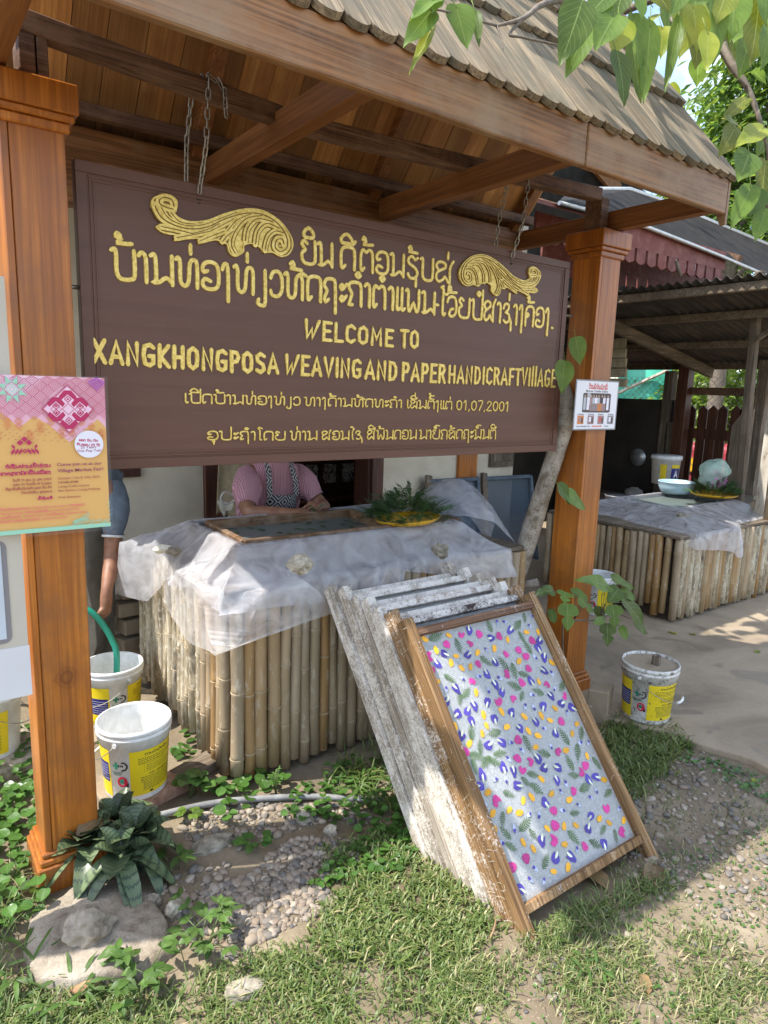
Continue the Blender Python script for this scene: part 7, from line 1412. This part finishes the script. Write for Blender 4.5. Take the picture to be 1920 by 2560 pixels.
po = empty('poster', (x1-.15, PYs, zb), 'laminated orange and pink market fair poster tied to the left post', 'poster')
m = MB(); m.box((x0, PYs, zb), (x1, PYs+.0015, zt)); m.build('sheet', K_['mustard'], po)
m = MB(); m.add([(x0-.01, PYs-.0024, zb-.011), (x1+.0075, PYs-.0024, zb-.011), (x1+.0075, PYs-.0024, zt+.004), (x0-.01, PYs-.0024, zt+.004)], [(0, 1, 2, 3)]); m.build('laminate', M_SLEEVE, po)
s = Sheet(po, PYs-.0002, lambda u, v: (x0+min(1, max(0, u))*WX, zt-min(1, max(0, v))*HZ))      # u 0..1 across, v 0..1 down
ax = HZ/WX
def dia(c, u, v, r, hw=.0006, fill=None):
    P = [(u-r, v), (u, v-r/ax), (u+r, v), (u, v+r/ax)]
    if fill: s.poly(fill, P)
    else: s.line(c, P+[P[0]], hw)
s.poly('pink', [(0, 0), (1, 0), (1, .33), (.93, .27), (.68, .42), (.52, .31), (.4, .25), (.28, .325), (.08, .18), (0, .2)])
s.poly('palepink', [(0, 0), (.52, 0), (.28, .15), (.16, .07), (0, .12)])
for i in range(9):
    for j in range(7):
        u, v = .04+.12*i+(.06 if j % 2 else 0), .02+.06*j/ax*1.4*.6
        if u > 1 or v > .31-abs(((u*3.2) % 1)-.5)*.1: continue
        if abs(u-.68)+abs(v-.2)*ax < .2 or abs(u-.22)+abs(v-.085)*ax < .14: continue
        for r in (.052, .034, .015): dia('rose', u, v, r, .00055)
for i in range(12):
    for j in range(2): u, v = .02+.085*i, .31+.03*j+.05*math.sin(i*1.9); dia('orange', u, v, .03, .0007); dia('orange', u, v, .015, .0007)
for r in (.22, .205): dia('rose', .68, .205, r, .0009)
dia('rose', .68, .205, .205, 0, 'palepink')
for u, v in ((.68, .12), (.58, .165), (.78, .165), (.58, .25), (.78, .25), (.68, .30)):
    f = -1 if v < .2 else 1
    for k in (-1, 1): s.poly('crimson', [(u, v+f*.008), (u+k*.055, v-f*.028), (u+k*.075, v-f*.005), (u+k*.03, v+f*.034), (u, v+f*.034)])
    dia('crimson', u, v-f*.022, .028, .0011); dia('crimson', u, v-f*.022, .012, 0, 'crimson')
dia('rose', .68, .205, .05, .0009); dia('rose', .58, .207, .045, .0008); dia('rose', .78, .207, .045, .0008)
for k in range(8):
    a = math.pi/4*k+math.pi/8; s.poly('teal', [(.24+.062*math.cos(a-.38), .088+.062*math.sin(a-.38)/ax), (.24+.125*math.cos(a), .088+.125*math.sin(a)/ax), (.24+.062*math.cos(a+.38), .088+.062*math.sin(a+.38)/ax)])
dia('teal', .24, .088, .058, 0, 'palepink'); dia('teal', .24, .088, .045, .0011); dia('teal', .24, .088, .022, .0011)
for k in range(4): dia('violet', .93, .03, .075-.02*k, .0009)
for i in range(70): u = (i*.618) % 1; v = .33+.09*((i*.37) % 1); s.poly('brown', [(u, v), (u+.014, v-.005), (u+.016, v-.002), (u+.002, v+.003)])
for du, dv in ((0, -.05), (-.035, -.028), (.035, -.028)): dia('crimson', .31+du, .415+dv+.03, .026, 0, 'crimson')
for k in (-1, 1):
    for q in range(3): u, v = .31+k*(.02+.03*q), .46+.0*q; s.poly('crimson', [(u, v-.01), (u+k*.028, v+.012), (u+k*.028, v+.034), (u, v+.012)])
    s.poly('crimson', [(.31+k*.075, .44), (.31+k*.1, .425), (.31+k*.1, .443), (.31+k*.08, .458)])
dia('crimson', .31, .47, .016, .0012)
s.circ('white', .84, .435, .125, .125/ax, 40)
s.text('crimson', 'ອອກ ພົບ ຕົກ', G, (.755, .412), (.92, .42), .011, .0008); s.text('crimson', 'ຄົບຮອບ 25 ປີ!', G, (.735, .44), (.935, .45), .011, .0008)
s.font('plum', '25 Years', (.765, .462), .135, .017); s.font('plum', 'Ock Pop Tok!', (.735, .485), .21, .017)
s.text('crimson', 'ຂໍເຊີນທ່ານເຂົ້າຮ່ວມ', G, (.15, .575), (.51, .575), .016, .0012); s.text('crimson', 'ງານຕະຫຼາດນັດພື້ນເມືອງ', G, (.045, .618), (.51, .618), .016, .0012)
s.font('plum', 'Come join us at our', (.56, .572), .385, .02); s.font('plum', 'Village Market Fair!', (.56, .612), .395, .021)
for i, (x, t_) in enumerate(((.2, 'ວັນທີ 11 ແລະ 12 ຕຸລາ 2025'), (.2, 'ເວລາ 10 ໂມງເຊົ້າ-8 ໂມງແລງ'), (.14, 'ທີ່ສູນສົ່ງເສີມຫັດຖະກຳ ອອກ ພົບ ຕົກ'), (.26, 'ບ້ານ ສາຍລົມ, ຫຼວງພະບາງ'))): s.text('brown', t_, G, (x, .66+.027*i), (.51, .66+.027*i), .0105, .0007)
for i, (w_, t_) in enumerate(((.36, 'October 11th & 12th, 2025'), (.17, '10AM-8PM'), (.265, 'Living Crafts Centre'), (.36, 'Ban Saylom, Luang Prabang'))): s.font('brown', t_, (.56, .66+.027*i), w_, .0145)
s.text('crimson', 'ເຂົ້າຊົມຟຣີ'.replace('ຟ', 'ຝ'), G, (.39, .785), (.51, .785), .0125, .0009); s.font('brown', 'Free Entrance', (.56, .785), .185, .0155)
for i, (a, t1, b_, w_, t2) in enumerate(((.33, 'ເຄື່ອງຫັດຖະກຳລາວ', .345, .28, 'Handicrafts from Laos | '), (0, '', .07, .21, 'Entertainment | '), (.25, 'ຮຽນກິດຈະກຳ', .265, .17, 'Workshops |'), (.4, 'ກິດຈະກຳ ສຳຫຼັບເດັກນ້ອຍ', .42, .2, 'Games for Kids'))):
    y = .842+.0255*i
    if t1: s.text('salmon', t1, G, (.07, y), (a, y), .0105, .00075)
    s.font('salmon', t2, (b_, y), w_, .0145)
s.text('salmon', 'ການສະແດງ', G, (.64, .842), (.78, .842), .0105, .00075); s.text('salmon', 'ອາຫານທ້ອງຖິ່ນ', G, (.29, .8675), (.48, .8675), .0105, .00075); s.font('salmon', 'Local Street Food', (.495, .8675), .23, .0145); s.text('salmon', 'ການເດີນແບບ', G, (.45, .893), (.61, .893), .0105, .00075); s.font('salmon', 'Fashion Show', (.625, .893), .18, .0145)
s.rect('teal', 0, .972, 1, 1)
for i in range(110):
    u = .66+.34*((i*.618) % 1); v = .97-.15*((i*.37) % 1)*(u-.6)/.4
    if .8 < u < .97 and v < .95: continue
    s.poly('teal', [(u, v), (u+.02, v-.009), (u+.023, v-.006), (u+.003, v+.003)])
s.done()
# small white notice on the right post
NY = 1.985
def nm_(x, y): q = PY(1420+x/11.85, 930+y/11.85, NY); return (q.x, q.z)
a, c = nm_(272, 262), nm_(1380, 1675); nx0, nx1, nz1, nz0 = nm_(230, 900)[0], nm_(1440, 900)[0], nm_(850, 280)[1], nm_(800, 1680)[1]
no = empty('notice', ((nx0+nx1)/2, NY, nz0), 'small laminated white gallery notice with a group photo on the right post', 'notice')
m = MB(); m.box((nx0, NY, nz0), (nx1, NY+.0015, nz1)); m.build('sheet', K_['paper'], no)
m = MB(); m.box((nx0-.006, NY+.0016, nz0-.006), (nx1+.009, NY+.003, nz1+.006)); m.build('backing', K_['grey'], no)
W2, H2 = nx1-nx0, nz1-nz0; s = Sheet(no, NY-.0002, lambda u, v: (nx0+u*W2, nz1-v*H2))
s.text('red', 'ຮ້ານຜ້າໄໝມັດໝີ່', G, (.28, .155), (.74, .165), .075, .0018); s.font('ink', 'Mutmee Textiles Gallery', (.22, .225), .54, .045)
s.poly('darkphoto', [(.16, .26), (.2, .245), (.8, .245), (.84, .26), (.84, .64), (.8, .655), (.2, .655), (.16, .64)]); s.rect('lightgrey', .26, .25, .34, .5)
for i, (u, cc) in enumerate(((.21, 'lightgrey'), (.29, 'white'), (.36, 'mauve'), (.42, 'lightgrey'), (.48, 'white'), (.54, 'lightgrey'), (.62, 'ink'), (.68, 'white'), (.77, 'white'))):
    s.rect(cc, u-.03, .34, u+.03, .47 if i not in (0, 1, 8) else .6); s.circ('skin', u, .31, .017, .022, 12)
for i, cc in enumerate(('mauve', 'grey', 'mauve', 'grey', 'fabric', 'fabric', 'mauve', 'mauve')): s.rect(cc, .33+.048*i, .46, .372+.048*i, .62)
for i, (cc, c2, t_) in enumerate((('fabric', 'mauve', '# Weaving'), ('mauve', 'white', '# Spinning'), ('mauve', 'red', '# Mutmee'), ('grey', 'white', '# Dying'))):
    u = .065+.245*i; s.rect(cc, u, .72, u+.15, .9); s.rect(c2, u+.03, .75, u+.08, .85); s.rect('darkphoto', u+.09, .76, u+.13, .88); s.font('ink', t_, (u, .705), .14, .028)
s.font('ink', 'DAILY OPEN 09:00 - 17:00', (.06, .96), .31, .026); s.poly('salmon', [(.42, .935), (.63, .935), (.63, .925), (.68, .947), (.63, .968), (.63, .96), (.42, .96)]); s.font('ink', '10 meters', (.73, .955), .11, .024)
s.done()
# pale information panel at the left edge
M_PANEL = simple('beige_panel', (.5, .46, .38), .5, .06, 4); M_PG = simple('panel_grey', (.2, .19, .2), .5, .08, 4); M_PB = simple('panel_pale_blue', (.5, .56, .62), .4, .08, 4); M_PW = simple('panel_white', (.62, .62, .64), .45, .06, 4)
pn = empty('info_panel', (-.1, 2.0, .63), 'beige information panel with a rounded grey frame at the left edge beside the post', 'panel')
m = MB(); m.box((-.45, 2.0, .635), (.266, 2.008, 1.75)); m.build('board', M_PANEL, pn)
m = MB(); m.box((-.45, 1.997, .63), (.268, 1.9995, .776)); m.build('lower_strip', M_PW, pn)
gx = PY(24, 1500, 1.999).x; z0 = PY(10, 1609, 1.999).z; z1 = PY(0, 1352, 1.999).z; m = MB(); pl = []
for cx_, cz_, a0 in ((gx-.02, z0+.02, -90), (gx-.02, z1-.02, 0), (-.4, z1-.02, 90), (-.4, z0+.02, 180)):
    for k in range(7): a = R(a0+15*k); pl.append(V(cx_+.02*math.cos(a), 1.9975, cz_+.02*math.sin(a)))
m.prism(pl, (0, .002, 0)); m.build('frame_print', M_PG, pn); m = MB(); m.box((-.39, 1.9955, z0+.013), (gx-.013, 1.997, z1-.013)); m.build('blue_field', M_PB, pn)
